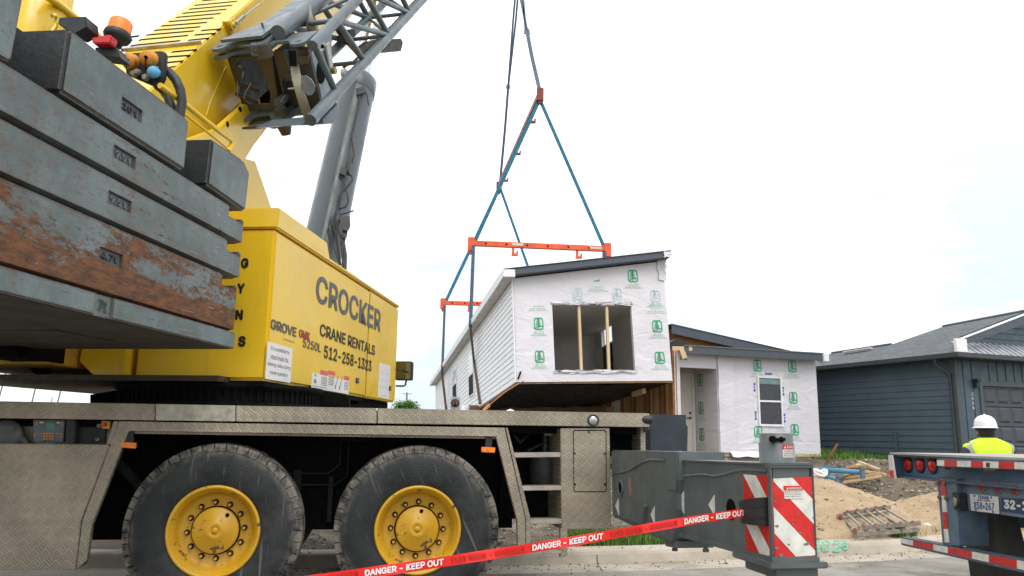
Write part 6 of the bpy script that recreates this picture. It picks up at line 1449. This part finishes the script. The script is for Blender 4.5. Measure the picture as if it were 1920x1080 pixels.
DECK = m_wood('deck_boards', (.30, .27, .24), (.42, .39, .36), (.6, 8, 1))
mb = MB(); mb.box(Tr, aend, AW, -.02, 13, zd-.018, zd); tpart(mb, 'deck', DECK)
mb = MB(); mb.box(Tr, aend, AW, .0, .06, zd-.036, zd-.019); tpart(mb, 'deck_edge', TBLU2, .004)
mb = MB(); ze = tb(1700, 893, .06)[2]
mb.box(Tr, aend+.03, AW, .07, .10, ze, zd-.02); mb.box(Tr, aend+.02, AW, -.01, .12, ze-.014, ze); mb.box(Tr, aend+.0, aend+.03, -.04, 12, ze-.014, zd-.02); tpart(mb, 'rear_beam', TBLU, .004)
for (x, y) in ((94, 212), (188, 215), (284, 220)):
    c = Tr.W(*tb(*ZT(x, y), .065)); mb = MB(); mb.lathe([(.072, .02), (.072, -.005), (.060, -.012), (.058, .0)], c, Tr.B, 26); h_ = tpart(mb, 'tail_light', BLK)
    mb = MB(); mb.lathe([(.058, .0), (.05, -.014), (.03, -.022), (.0001, -.025)], c, Tr.B, 24); tpart(mb, 'lens', REDL, parent=h_)
mb = MB(); tpix(mb, tz([(318, 160), (997, 178), (997, 256), (330, 232)]), -.055, .06); rb = tpart(mb, 'tape_rail', TBLU2, .004)
def strip(top, bot, xs_, cols, b, par, vert=False):
    for k, c_ in enumerate(cols):
        mb = MB()
        def P(t, u): 
            (x0, y0), (x1, y1) = top if u == 0 else bot
            return (x0+(x1-x0)*t, y0+(y1-y0)*t)
        t0, t1 = xs_[k], xs_[k+1]
        tpix(mb, tz([P(t0, 0), P(t1, 0), P(t1, 1), P(t0, 1)]), b-.003, b); tpart(mb, 'reflective_tape', REFR if c_ == 'r' else REFW, parent=par)
def fr(xs_, x0, x1): return [(x-x0)/(x1-x0) for x in xs_]
strip([(318, 178), (997, 196)], [(318, 221), (997, 250)], fr([318, 375, 475, 583, 678, 798, 922, 997], 318, 997), 'wrwrwrw', -.055, rb)
mb = MB(); tpix(mb, tz([(700, 196), (730, 200), (722, 236), (700, 230)]), -.062, -.05); tpix(mb, tz([(675, 240), (790, 248), (770, 262), (690, 262)]), -.05, .0); tpix(mb, tz([(330, 228), (385, 235), (380, 250), (335, 248)]), -.05, .0); tpart(mb, 'winch_hook', plain('rust_brown', (.12, .06, .035), .8))
# corner piece with vertical tape at the far end
mb = MB(); tpix(mb, [(1665, 853), (1673, 853), (1680, 896), (1668, 896)], -.048, -.041); ce = tpart(mb, 'corner_post', OFFW)
mb = MB(); tpix(mb, [(1667, 882), (1674, 882), (1676, 896), (1668.5, 896)], -.052, -.0485); tpart(mb, 'reflective_tape', REFR, parent=ce)
mb = MB(); tpix(mb, [(1680, 893), (1704, 893), (1704, 897), (1680, 896)], .1, .3); tpart(mb, 'light_guard', BLK)
# post, cross plate, bumper
mb = MB(); tpix(mb, tz([(318, 310), (430, 320), (497, 850), (362, 838)]), .0, .06); tpix(mb, tz([(430, 320), (470, 322), (500, 850), (497, 850)]), .0, .25); po = tpart(mb, 'bumper_post', TBLU2, .004)
for k, (y0, y1, c_) in enumerate(((325, 452, 'r'), (455, 582, 'w'), (585, 712, 'r'), (714, 818, 'w'))):
    def X(y, o_): return 344+(y-325)*.068+o_
    mb = MB(); tpix(mb, tz([(X(y0, 0), y0), (X(y0, 32), y0), (X(y1, 36), y1), (X(y1, 2), y1)]), -.004, .0); tpart(mb, 'reflective_tape', REFR if c_ == 'r' else REFW, parent=po)
mb = MB()
for x, y in ((335, 350), (345, 468), (383, 355), (397, 475)): mb.disc(Tr.W(*tb(*ZT(x, y), 0)), -Tr.B, .018, .018, 6)
tpart(mb, 'bolt_head', plain('rusty_bolt', (.20, .12, .08), .8), parent=po)
mb = MB(); tpix(mb, tz([(430, 325), (1500, 380), (1500, 700), (800, 600), (480, 562)]), .05, .065); pl = tpart(mb, 'cross_plate', TGRY)
for x, y in ((668, 388), (795, 399), (925, 413)):
    c = Tr.W(*tb(*ZT(x, y), .05)); mb = MB(); mb.lathe([(.042, .005), (.042, -.006), (.034, -.01), (.033, -.004)], c, Tr.B, 20); h_ = tpart(mb, 'marker_light', plain('marker_grey', (.20, .14, .15), .6)); mb = MB(); mb.lathe([(.033, -.004), (.02, -.014), (.0001, -.016)], c, Tr.B, 18); tpart(mb, 'lens', plain('marker_red', (.30, .03, .04), .4), parent=h_)
mb = MB(); tpix(mb, tz([(572, 439), (797, 463), (803, 597), (584, 571)]), .040, .045); lp = tpart(mb, 'licence_plate', plain('plate_white', (.60, .58, .52), .45, var=.12, scale=20), .002)
def ttxt(s, tl, bl, br, tr, mat, par, bold, b=.0385):
    mb = MB(); txtB(mb, Tr, s, ZT(*tl), ZT(*bl), ZT(*br), b, bold, tr=ZT(*tr), off=0); tpart(mb, 'plate_lettering', mat, parent=par)
PB1 = plain('plate_blue', (.03, .14, .36), .5)
ttxt('TEXAS', (634, 450), (636, 478), (724, 486), (722, 458), PB1, lp, .04); ttxt('TRUCK - TRAILER', (632, 482), (633, 494), (736, 502), (735, 490), plain('plate_red', (.45, .10, .09), .5), lp, .01)
ttxt('X58\u2022267', (602, 498), (606, 556), (764, 572), (762, 512), PB1, lp, .02)
mb = MB()
for x, y in ((612, 455), (742, 468), (622, 563), (757, 580)): mb.disc(Tr.W(*tb(*ZT(x, y), .0400)), -Tr.B, .009, .004, 8)
tpart(mb, 'plate_bolt', PB1, parent=lp)
mb = MB(); tpix(mb, tz([(820, 470), (1300, 490), (1300, 640), (815, 575)]), .046, .05); np_ = tpart(mb, 'number_panel', plain('number_navy', (.016, .042, .10), .5))
mb = MB(); txtB(mb, Tr, '32-1045', ZT(838, 484), ZT(842, 556), ZT(1180, 590), .045, .045, tr=ZT(1180, 505), off=0); tpart(mb, 'fleet_number', REFW, parent=np_)
c = Tr.W(*tb(*ZT(530, 500), .04)); mb = MB(); mb.box(Tr, *(lambda a, b, h: (a-.055, a+.04, -.02, .05, h-.07, h+.07))(*tb(*ZT(528, 500), .04))); mb.disc(c-Tr.B*.06+Tr.A*.02, -Tr.B-Tr.A*.4, .045, .03, 14); so = tpart(mb, 'electric_socket', BLK, .006); mb = MB(); mb.disc(c-Tr.B*.09+Tr.A*.035, -Tr.B-Tr.A*.4, .036, .015, 14); tpart(mb, 'socket_cap', plain('socket_cap_olive', (.20, .20, .12), .6), parent=so)
for q in ([(488, 565), (935, 615), (1010, 900), (1090, 1500), (640, 1500), (545, 850)], [(1130, 640), (1500, 690), (1560, 1500), (1230, 1500)]):
    mb = MB(); tpix(mb, tz(q), .30, .312); tpart(mb, 'mud_flap', plain('mud_flap_rubber', (.035, .034, .031), .75, var=.35, scale=2.5))
mb = MB(); bt = [(35, 770), (1500, 1060)]; bb_ = [(35, 838), (1500, 1176)]
tpix(mb, tz([(35, 778), (1500, 1055), (1500, 1176), (36, 838)]), -.03, .09); bu = tpart(mb, 'bumper_bar', TBLU2, .006)
strip([(36, 786), (997, 966)], [(36, 822), (997, 1034)], fr([36, 132, 290, 403, 592, 723, 942, 997], 36, 997), 'wrwrwrw', -.0305, bu)
mb = MB(); mb.box(Tr, .25, .45, .3, 12.5, .75, 1.25); mb.box(Tr, 1.9, 2.1, .3, 12.5, .75, 1.25)
for k in range(8): mb.box(Tr, aend, AW, .5+k*1.5, .62+k*1.5, 1.15, zd-.02)
tpart(mb, 'chassis', TBLU)
for bb in (2.2, 3.5):
    for a in (.3, 2.15):
        mb = MB(); c = Tr.W(a, bb, .52); mb.lathe([(.28, -.14), (.50, -.13), (.52, -.10), (.52, .10), (.50, .13), (.28, .14)], c, Tr.A, 36); wt_ = tpart(mb, 'trailer_wheel', BLK); mb = MB(); mb.lathe([(.28, -.12), (.26, -.10), (.10, -.02), (.0001, -.02)], c, Tr.A, 24); mb.lathe([(.28, .12), (.26, .10), (.10, .02), (.0001, .02)], c, Tr.A, 24); tpart(mb, 'rim', GALV, parent=wt_)
# ------------------------------------------------------------------ people
SKIN = plain('skin', (.52, .27, .18), .55, var=.12); HAIR = plain('hair_dark', (.022, .016, .012), .7, var=.4, scale=60); HATW = plain('hard_hat_white', (.80, .80, .82), .22, var=.04)
VEST = plain('vest_lime', (.62, .86, .02), .75, var=.08); TAPE = plain('vest_tape', (.46, .47, .49), .4); NAVYC = plain('shirt_navy', (.030, .036, .065), .8); DENIM = plain('denim', (.06, .08, .13), .85); BOOT = plain('boot_brown', (.12, .07, .04), .7)
def skin_mesh(name, verts, edges, rad, mat, parent, M, root=0, sub=2):
    me = bpy.data.meshes.new(name); me.from_pydata([V(v) for v in verts], edges, []); ob = bpy.data.objects.new(name, me); col.objects.link(ob)
    md = ob.modifiers.new('s', 'SKIN'); md.use_smooth_shade = True
    for i, r_ in enumerate(rad):
        r2 = r_ if isinstance(r_, tuple) else (r_, r_); me.skin_vertices[0].data[i].radius = r2; me.skin_vertices[0].data[i].use_root = (i == root)
    sb = ob.modifiers.new('d', 'SUBSURF'); sb.levels = sub; sb.render_levels = sub
    bpy.context.view_layer.update()
    m2 = bpy.data.meshes.new_from_object(ob.evaluated_get(bpy.context.evaluated_depsgraph_get())); ob.modifiers.clear(); ob.data = m2; m2.name = name
    m2.materials.clear(); m2.materials.append(mat)
    for p in m2.polygons: p.use_smooth = True
    ob.parent = parent; TX[ob] = M; return ob
def person(label, p, yaw, h=1.74, hat=True, lean=0., group=None):
    """stands at p facing yaw; local +Y is forward"""
    t = thing('person', label, 'person', p, -yaw, group); M = TX[t]; k = h/1.74; t.scale = (k, k, k)
    vs = [(0, 0, .95), (0, 0, 1.12), (0, -.01, 1.30), (0, -.015, 1.42), (0, -.01, 1.50), (0, .01, 1.545), (0, .015, 1.60), (0, .015, 1.675)]
    ra = [(.16, .11), (.15, .105), (.17, .11), (.15, .09), .062, .066, (.078, .095), (.07, .088)]
    ed = [(i, i+1) for i in range(7)]
    def limb(pts, rs, at):
        b = len(vs); vs.extend(pts); ra.extend(rs); ed.append((at, b)); ed.extend((b+i, b+i+1) for i in range(len(pts)-1)); return b+len(pts)-1
    for s_ in (-1, 1):
        wr = limb([(.17*s_, -.01, 1.42), (.225*s_, -.02, 1.36), (.27*s_, -.03, 1.12), (.27*s_, .06, .88), (.265*s_, .09, .82)], [.06, .052, .042, .032, (.034, .02)], 3)
        for j, (dy, ln) in enumerate(((-.032, .062), (-.011, .075), (.011, .08), (.032, .07))): limb([(.265*s_+.004*s_, .09+dy, .775), (.262*s_, .095+dy, .775-ln*.5), (.25*s_, .105+dy, .775-ln)], [.0095, .009, .008], wr)
        limb([(.25*s_, .135, .80), (.243*s_, .15, .765)], [.011, .009], wr)
        limb([(.10*s_, 0, .88), (.11*s_, .01, .50), (.115*s_, -.01, .12), (.118*s_, .06, .06)], [.085, .058, .045, .04], 0)
    body = skin_mesh('body', vs, ed, ra, SKIN, t, M)
    F = Fr((0, 0, 0), axes=(V((1, 0, 0)), V((0, 1, 0)), V((0, 0, 1)))); F.o = V((0, 0, 0))
    def loc(mb, name, mat): 
        mb.v = [M @ v for v in mb.v]; return mb.build(name, mat, t)
    # ears and nose
    mb = MB()
    for s_ in (-1, 1): mb.lathe([(.0001, -.008), (.022, -.006), (.03, .0), (.024, .008), (.0001, .008)], (.083*s_, .0, 1.59), (s_, -.35, 0), 14, ref=(0, 0, 1))
    mb.lathe([(.006, .03), (.014, .01), (.018, -.012), (.0001, -.02)], (0, .118, 1.585), (0, .35, 1), 10); loc(mb, 'ears', SKIN)
    mb = MB()
    for s_ in (-1, 1): mb.lathe([(.0001, .006), (.009, .004), (.012, 0)], (.03*s_, .103, 1.62), (0, 1, 0), 10)
    loc(mb, 'eyes', BLK)
    mb = MB(); mb.tube([(-.022, .104, 1.54), (0, .110, 1.538), (.022, .104, 1.54)], .005, 6); loc(mb, 'mouth', plain('lips', (.36, .13, .10), .5))
    # hair: back and sides of the head
    mb = MB(); rows = []; n_ = 22
    for j in range(8):
        v = j/7; row = []
        for i in range(n_+1):
            a = R(-118+236*i/n_)          # around the back
            z = 1.545+.115*v+ (.022 if abs(a) > 1.5 else 0)*(1-v); rr_ = 1+.06*math.sin(v*3.1)
            row.append((math.sin(a)*.088*rr_, .012-math.cos(a)*.112*rr_-.012*(1-v)*-1*math.cos(a), z))
        rows.append(row)
    mb.add([p_ for r_ in rows for p_ in r_], [[j*(n_+1)+i, j*(n_+1)+i+1, (j+1)*(n_+1)+i+1, (j+1)*(n_+1)+i] for j in range(7) for i in range(n_)], True); loc(mb, 'hair', HAIR)
    # hard hat
    if hat:
        mb = MB(); rows = []; n_ = 32
        for r_, z in ((.136, 1.642), (.125, 1.652), (.122, 1.67), (.118, 1.705), (.102, 1.745), (.074, 1.773), (.038, 1.788), (.0005, 1.792)):
            rows.append([(math.sin(2*math.pi*i/n_)*r_*.93, math.cos(2*math.pi*i/n_)*r_*1.12+(.03 if r_ > .13 and math.cos(2*math.pi*i/n_) > 0 else .005), z+.0) for i in range(n_)])
        mb.add([p_ for r_ in rows for p_ in r_], [[j*n_+i, j*n_+(i+1) % n_, (j+1)*n_+(i+1) % n_, (j+1)*n_+i] for j in range(len(rows)-1) for i in range(n_)], True)
        mb.tube([(0, .13, 1.68), (0, .095, 1.752), (0, .0, 1.792), (0, -.09, 1.752), (0, -.128, 1.67)], .012, 8)
        hh_ = loc(mb, 'hard_hat', HATW)
        mb = MB(); mb.lathe([(.108, 1.625), (.111, 1.63), (.111, 1.65), (.105, 1.655)], (0, -.0, 0), (0, 0, 1), 24); loc(mb, 'hat_band', BLK)
    # shirt (torso, sleeves), vest, trousers, boots
    sv = [(0, 0, .93), (0, 0, 1.12), (0, -.01, 1.30), (0, -.015, 1.42), (0, -.012, 1.485)]; sr_ = [(.185, .13), (.175, .125), (.19, .125), (.165, .10), .076]; se = [(0, 1), (1, 2), (2, 3), (3, 4)]
    for s_ in (-1, 1):
        b = len(sv); sv += [(.19*s_, -.01, 1.42), (.258*s_, -.02, 1.36), (.295*s_, -.03, 1.12), (.29*s_, .05, .92)]; sr_ += [.075, .068, .056, .045]; se += [(3, b), (b, b+1), (b+1, b+2), (b+2, b+3)]
    skin_mesh('shirt', sv, se, sr_, NAVYC, t, M)
    mb = MB(); rg = [(.93, .215, .150), (1.10, .212, .146), (1.28, .232, .148), (1.36, .250, .142), (1.42, .272, .126), (1.45, .262, .112), (1.483, .20, .098), (1.515, .125, .086), (1.53, .085, .076)]; n_ = 40; vv = []
    def rp_(a, z, rx, ry, o_=0): 
        c_, s2 = math.cos(a), math.sin(a); e_ = .75
        return ((abs(s2)**e_)*math.copysign(1, s2)*(rx+o_), (abs(c_)**e_)*math.copysign(1, c_)*(ry+o_)-.012, z)
    for z, rx, ry in rg: vv += [rp_(2*math.pi*i/n_, z, rx, ry) for i in range(n_)]
    mb.add(vv, [[j*n_+i, j*n_+(i+1) % n_, (j+1)*n_+(i+1) % n_, (j+1)*n_+i] for j in range(len(rg)-1) for i in range(n_)], True); ve = loc(mb, 'vest', VEST)
    mb = MB()
    for a0 in (R(180-52), R(180+52), R(40), R(-40)):
        vv = []
        for j, (z, rx, ry) in enumerate(rg[:-2]):
            kx = max(rx, .17); w_ = R(9)
            vv += [rp_(a0+(R(6)*j*.2 if a0 > math.pi else -R(6)*j*.2)-w_*.9, z+.004*(j > 4), rx, ry, .004), rp_(a0+(R(6)*j*.2 if a0 > math.pi else -R(6)*j*.2)+w_*.9, z+.004*(j > 4), rx, ry, .004)]
        mb.add(vv, [[2*j, 2*j+1, 2*j+3, 2*j+2] for j in range(len(rg)-3)], True)
    vv = []
    for z in (1.06, 1.115): vv += [rp_(2*math.pi*i/n_, z, .203, .146, .003) for i in range(n_)]
    mb.add(vv, [[i, (i+1) % n_, n_+(i+1) % n_, n_+i] for i in range(n_)], True); loc(mb, 'reflective_stripe', TAPE)
    mb = MB(); mb.lathe([(.084, 1.475), (.088, 1.505), (.083, 1.53), (.076, 1.53), (.07, 1.48)], (0, -.008, 0), (.0, .12, 1), 24); loc(mb, 'collar', plain('collar_dark', (.03, .035, .038), .8))
    tv = [(0, 0, .98), (0, 0, .88)]; tr_ = [(.175, .125), (.17, .13)]; te_ = [(0, 1)]
    for s_ in (-1, 1): b = len(tv); tv += [(.105*s_, 0, .78), (.115*s_, .01, .50), (.118*s_, -.01, .10)]; tr_ += [.10, .078, .068]; te_ += [(1, b), (b, b+1), (b+1, b+2)]
    skin_mesh('trousers', tv, te_, tr_, DENIM, t, M)
    for s_ in (-1, 1): skin_mesh('boot', [(.118*s_, -.03, .14), (.118*s_, -.03, .05), (.12*s_, .08, .045), (.122*s_, .17, .035)], [(0, 1), (1, 2), (2, 3)], [.06, .055, .048, .036], BOOT, t, M)
    return t
px_ = aty(1848, 800, 9.2)
hz_ = aty(1846, 778, 9.2).z
pp = person('person in white hard hat and lime safety vest, seen from behind beyond the blue trailer', (px_.x, 9.2, 0), R(4), h=hz_/1.792*1.74)
q_ = aty(872, 760, 24); person('person in white hard hat facing the road, beside the meter box beyond the deck', (q_.x, 24, T(q_.x, 24)), R(185), h=(q_.z-T(q_.x, 24))/1.792*1.74)
q_ = aty(957, 767.5, 14.0); t2 = person('person whose white hard hat just shows above the crane deck under the hanging module', (q_.x, 14, T(q_.x, 14)), R(-30), h=(q_.z-T(q_.x, 14))/1.792*1.74)
# ------------------------------------------------------------------ things lying on the site
def onsand(x, y):
    z = .3
    for _ in range(12): q = atz(x, y, z); z = .6*z+.4*(max(T(q.x, q.y), sandh(q.x, q.y))+.03)
    return atz(x, y, z)
p = {k: onsand(*v) for k, v in dict(a=(1604, 1003), b=(1722, 993), c=(1577, 975), d=(1666, 962)).items()}
ALU = plain('ladder_aluminium', (.37, .335, .285), .42, .6, var=.4, scale=9); lt = thing('folding_ladder', 'folded aluminium multi-position ladder with red joints lying at the foot of the sand pile', 'ladder', (p['a']+p['b'])/2)
for lay in range(2):
    z_ = V((0, 0, .085*lay)); sh_ = V((.05*lay, .03*lay, 0))
    for s, e in (('a', 'b'), ('c', 'd')): mb = MB(); mb.bar(p[s]+z_+sh_, p[e]+z_+sh_, .03, .06); mb.build('rail', ALU, lt, .006)
    for k in range(5):
        f = (k+.35)/5.1; mb = MB(); mb.tube([p['a']*(1-f)+p['b']*f+z_+sh_, p['c']*(1-f)+p['d']*f+z_+sh_], .019, 8); mb.build('rung', ALU, lt)
for s in 'ac':
    mb = MB(); q = p[s]; mb.disc(q+V((-.02, -.04, .06)), (0, 1, 0), .036, .06, 18); mb.build('hinge', ALU, lt)
    mb = MB(); mb.disc(q+V((-.02, -.06, .06)), (0, 1, 0), .018, .03, 12); mb.build('red_knob', plain('knob_red', (.55, .05, .035), .4), lt)
for s, e in (('a', 'b'), ('c', 'd')):
    for k in range(5): f = (k+.35)/5.1; mb = MB(); mb.disc(p[s]*(1-f)+p[e]*f+V((.05, -.01, .118)), (0, 0, 1), .020, .015, 8); mb.build('rung_lock', bpy.data.materials['knob_red'], lt)
# blue steel props
PROP = m_rust('prop_blue', .02, (.08, .27, .44))
def prop(p, q, label, fl=True):
    p, q = V(p), V(q); t = thing('steel_prop', label, 'steel post', (p+q)/2, 0, 'blue steel props'); d = (q-p).normalized(); mb = MB(); mb.tube([p, q], .045, 14); mb.build('tube', PROP, t)
    for e_, w_ in ((q, .15),):
        mb = MB(); mb.bar(e_-d*.012, e_+d*.012, w_, w_*1.5); mb.build('end_plate', m_rust('prop_plate', .09, (.08, .2, .32)), t, .004)
    mb = MB(); mb.prism(Fr(p, math.atan2(d.x, d.y)), [(.0, -.09), (.28, -.05), (.28, .05), (0, .09)], -.012, .012); mb.build('gusset', PROP, t)
prop(aty(1540, 880, 15.2), aty(1617, 886, 14.6), 'longer blue steel prop with square end plate, lying on the sand behind the chevron')
prop(aty(1538, 892, 14.7), aty(1574, 900, 14.2), 'shorter blue steel prop half sunk in the sand below the longer one')
mb = MB(); c = aty(1535, 889, 14.4)
for i in range(7):
    a = random.uniform(0, 6.28); mb.tube([c+V((math.cos(a+k*.6)*.14, math.sin(a+k*.6)*.08, .05*math.sin(k+i)+.02)) for k in range(6)], .03, 6)
solo(mb, 'wrap_scrap', WHITE, 'crumpled white plastic scrap by the end of the blue props', 'scrap', c)
LUM = [m_wood('scrap_pine_%s' % n_, c1_, c2_, (3, 3, .6)) for n_, c1_, c2_ in (('pale', (.50, .34, .18), (.62, .45, .27)), ('tan', (.40, .26, .13), (.53, .37, .21)))]
for i, (x0, y0, x1, y1, yy, lb) in enumerate(((1610, 866, 1649, 881, 16.6, 'pale board leaning at the top right of the scrap heap'), (1587, 876, 1630, 873, 16.3, 'short board near the top of the scrap heap'), (1592, 878, 1610, 871, 16.5, 'stub of board standing at the top left of the scrap heap'), (1586, 882, 1655, 888, 15.9, 'long board crossing the middle of the scrap heap'), (1580, 893, 1608, 884, 15.5, 'slanted board beside the end plate of the blue prop'), (1585, 896, 1650, 889, 15.6, 'wide board under the middle of the scrap heap'), (1580, 905, 1652, 893, 15.2, 'lowest board at the front of the scrap heap'), (1546, 890, 1580, 889, 15.7, 'board end behind the blue props'), (1622, 884, 1660, 890, 16.2, 'right-hand board end pointing at the trailer'))):
    a, b = aty(x0, y0, yy+.15), aty(x1, y1, yy-.15); mb = MB(); mb.bar(a, b, .13, .045)
    solo(mb, 'scrap_board', LUM[i % 2], lb, 'lumber', (a+b)/2, 'lumber scraps on the soil heap', .004)
mb = MB(); a, b = aty(1543, 852, 18.5), aty(1570, 833, 18.2); mb.bar(a-V((0, 0, .3)), b, .03, .05); solo(mb, 'leaning_stake', plain('stake_brown', (.24, .13, .07), .8), 'thin brown stake leaning up beside the corner of the wrapped house', 'stake', a)
c = aty(1736, 990, 11.9); mb = MB(); mb.lathe([(.0001, .14), (.05, .12), (.09, .05), (.10, 0)], c-V((0, 0, .06)), (.3, 0, 1), 12); solo(mb, 'cloth_scrap', OFFW, 'pale scrap of plastic on the sand near the right end of the ladder', 'scrap', c)
def tuft(px, py, zz, n, label, hh):
    c = atz(px, py, zz); mb = MB(); blades(mb, n, lambda: (c.x+random.gauss(0, .05), c.y+random.gauss(0, .05), c.z), hh*.5, hh, .006); solo(mb, 'weed_tuft', GR, label, 'weed', c, 'weeds along the kerb')
tuft(1683, 1005, .17, 120, 'green weed tuft in front of the middle of the folded ladder', .20); tuft(1562, 1003, .17, 40, 'small weed sprout at the kerb left of the ladder', .10); tuft(1712, 1003, .17, 60, 'weed tuft under the right end of the ladder', .12); tuft(1747, 995, .2, 40, 'low weed at the kerb beside the trailer post', .08)
# sprayed house number on the kerb face
SPR = plain('spray_mint', (.13, .55, .36), .7, var=.15, scale=30)
def kp(px, py):
    xa, ya, xb, yb = 4.8, ky(4.8), 6.6, ky(6.6); d = V((xb-xa, yb-ya, 0)).normalized(); up2 = V((-d.y*.045, d.x*.045, .13)).normalized(); n = d.cross(up2)
    return atplane(px, py, V((xa, ya-.004, .004)), n)
mb = MB(); st_ = {'2': [(0, .75), (.2, 1), (.7, .95), (.85, .7), (.5, .35), (0, .02), (.5, .0), (1, .05)], '0': [(.5, 1), (.1, .8), (.05, .3), (.4, 0), (.85, .2), (.95, .7), (.5, 1)], '6': [(.75, 1), (.25, .75), (.05, .3), (.35, 0), (.85, .12), (.8, .42), (.3, .45)]}
for ch_, x0, x1, y1, y0 in (('2', 1527, 1537, 1014, 1033), ('0', 1541, 1556, 1013.5, 1032), ('2', 1563, 1576, 1014, 1033), ('6', 1579, 1591, 1012.5, 1030)):
    pts = [kp(x0+(x1-x0)*u, y0+(y1-y0)*v) for u, v in st_[ch_]]
    for a, b in zip(pts, pts[1:]): d = (b-a).normalized(); n = V((0, -.95, .3)); s_ = d.cross(n).normalized()*.010; mb.add([a-s_-d*.006, a+s_-d*.006, b+s_+d*.006, b-s_+d*.006], [[0, 1, 2, 3]])
solo(mb, 'sprayed_number', SPR, 'mint green spray-painted 2026 on the kerb face beside the red and white chevron', 'kerb marking', kp(1560, 1024))
# meter post
mb_ = aty(853, 771, 17.0); t = thing('electric_meter', 'grey electric meter box on a post showing above the crane deck', 'meter', (mb_.x, 17, T(mb_.x, 17)))
MF = Fr((mb_.x, 17.0, 0), R(88)); za, zb_ = aty(853, 770, 17).z, aty(853, 744, 17).z
mb = MB(); mb.box(MF, -.10, .10, 0, .12, za, zb_); mb.box(MF, -.03, .03, .04, .09, T(mb_.x, 17)-.1, za-.0); mb.build('meter_box', GALV, t, .008)
cc = MF.W(0, -.002, (za+zb_)/2+.02); mb = MB(); mb.lathe([(.088, .0), (.088, .03), (.07, .05), (.0001, .055)], cc, -MF.B, 24); mb.build('meter_dial', BLK, t)
mb = MB(); 
for dx in (-.035, .035): mb.box(MF, dx-.012, dx+.012, -.062, -.056, cc.z-.04, cc.z+.02)
mb.build('dial_print', plain('dial_red', (.5, .06, .06), .5), t)
mb = MB(); mb.box(MF, -.08, .05, -.004, .12, za-.02, za-.001); mb.build('meter_base', BLK, t)
# timber blocking below the module
mb = MB(); a, b = aty(880, 765, 27), aty(1150, 765, 27); a.z = b.z = aty(1000, 761.5, 27).z-.14; mb.bar(a, b, .3, .28); o = solo(mb, 'timber_beam', m_wood('beam_brown', (.16, .10, .05), (.27, .18, .09), (.5, 3, 3)), 'long brown timber beam just above the deck, under the black belly of the module', 'timber', (a+b)/2)
mb = MB(); b2 = b+V((0, .6, 0)); mb.bar(a+V((0, .5, -.30)), b+V((0, .5, -.30)), .4, .3); solo(mb, 'timber_beam', bpy.data.materials['beam_brown'], 'lower brown timber beam behind and below the long one', 'timber', (a+b)/2-V((0, 0, .3)))
# far tree and poles
random.seed(21); tb_ = aty(757, 790, 72); gz = T(tb_.x, 72); tt = aty(757, 748.5, 72).z
tree = thing('round_tree', 'small round bright green tree far beyond the crane deck', 'tree', (tb_.x, 72, gz))
mb = MB(); mb.tube([(tb_.x, 72, gz), (tb_.x+.05, 72, gz+1.4), (tb_.x-.1, 72, gz+2.6)], [.16, .11, .05], 8)
for k in range(6): a = k*1.05; mb.tube([(tb_.x, 72, gz+1.5), (tb_.x+.8*math.cos(a), 72+.8*math.sin(a), gz+2.6)], [.06, .02], 6)
mb.build('trunk', plain('bark', (.10, .07, .05), .9), tree)
mb = MB(); cz = (tt+gz+1.2)/2; rz_ = (tt-gz-1.2)/2
clumps = [(random.gauss(0, .55), random.gauss(0, .55), random.uniform(-.7, .75)) for _ in range(46)]
for i in range(5200):
    cx, cy, cz2 = random.choice(clumps); s_ = max(.35, 1-abs(cz2)*.55); x = tb_.x+cx*s_*1.35+random.gauss(0, .20); y = 72+cy*s_*1.35+random.gauss(0, .2); z = cz+cz2*rz_*1.05+random.gauss(0, .16)
    a, b = random.uniform(0, 6.28), random.uniform(-.9, .9); u = V((math.cos(a), math.sin(a), b)).normalized()*.085; v_ = u.cross(V((random.uniform(-1, 1), random.uniform(-1, 1), 1))).normalized()*.055
    q = V((x, y, z)); mb.add([q-u, q+v_, q+u, q-v_], [[0, 1, 2, 3]]); mb.mi[-1] = random.choice((0, 0, 1, 2))
mb.build('crown', [plain('leaf_mid', (.075, .19, .025), .6), plain('leaf_light', (.15, .29, .05), .6), plain('leaf_dark', (.04, .11, .018), .6)], tree)
def pole(x, yt, dist, r_, label, lean=0, arm=False, nm='utility_pole'):
    a = aty(x, yt, dist); g = T(a.x, dist); t = thing(nm, label, 'pole', (a.x+lean, dist, g)); mb = MB(); mb.tube([(a.x+lean, dist, g), a], [r_*1.2, r_], 8); mb.build('shaft', plain('pole_grey', (.20, .20, .22), .7), t)
    if arm: mb = MB(); mb.bar(a+V((-.9, 0, -.25)), a+V((.9, 0, -.25)), .12, .12); mb.build('crossarm', bpy.data.materials['pole_grey'], t)
pole(763, 736, 150, .16, 'far thin utility pole with crossarm above the round tree', 0, True)
pole(690, 748, 60, .06, 'thin dark pole between the slewing ring and the round tree', 0, nm='thin_pole')
for x, lb in ((13, 'leftmost thin pole in the gap under the crane turntable'), (76, 'middle thin pole in the gap under the crane turntable'), (124, 'rightmost thin pole in the gap under the crane turntable')): pole(x, 690, 40, .035, lb, -.5, nm='thin_pole')
pole(98, 745, 90, .06, 'short far pole between two thin poles in the gap under the turntable', nm='thin_pole')
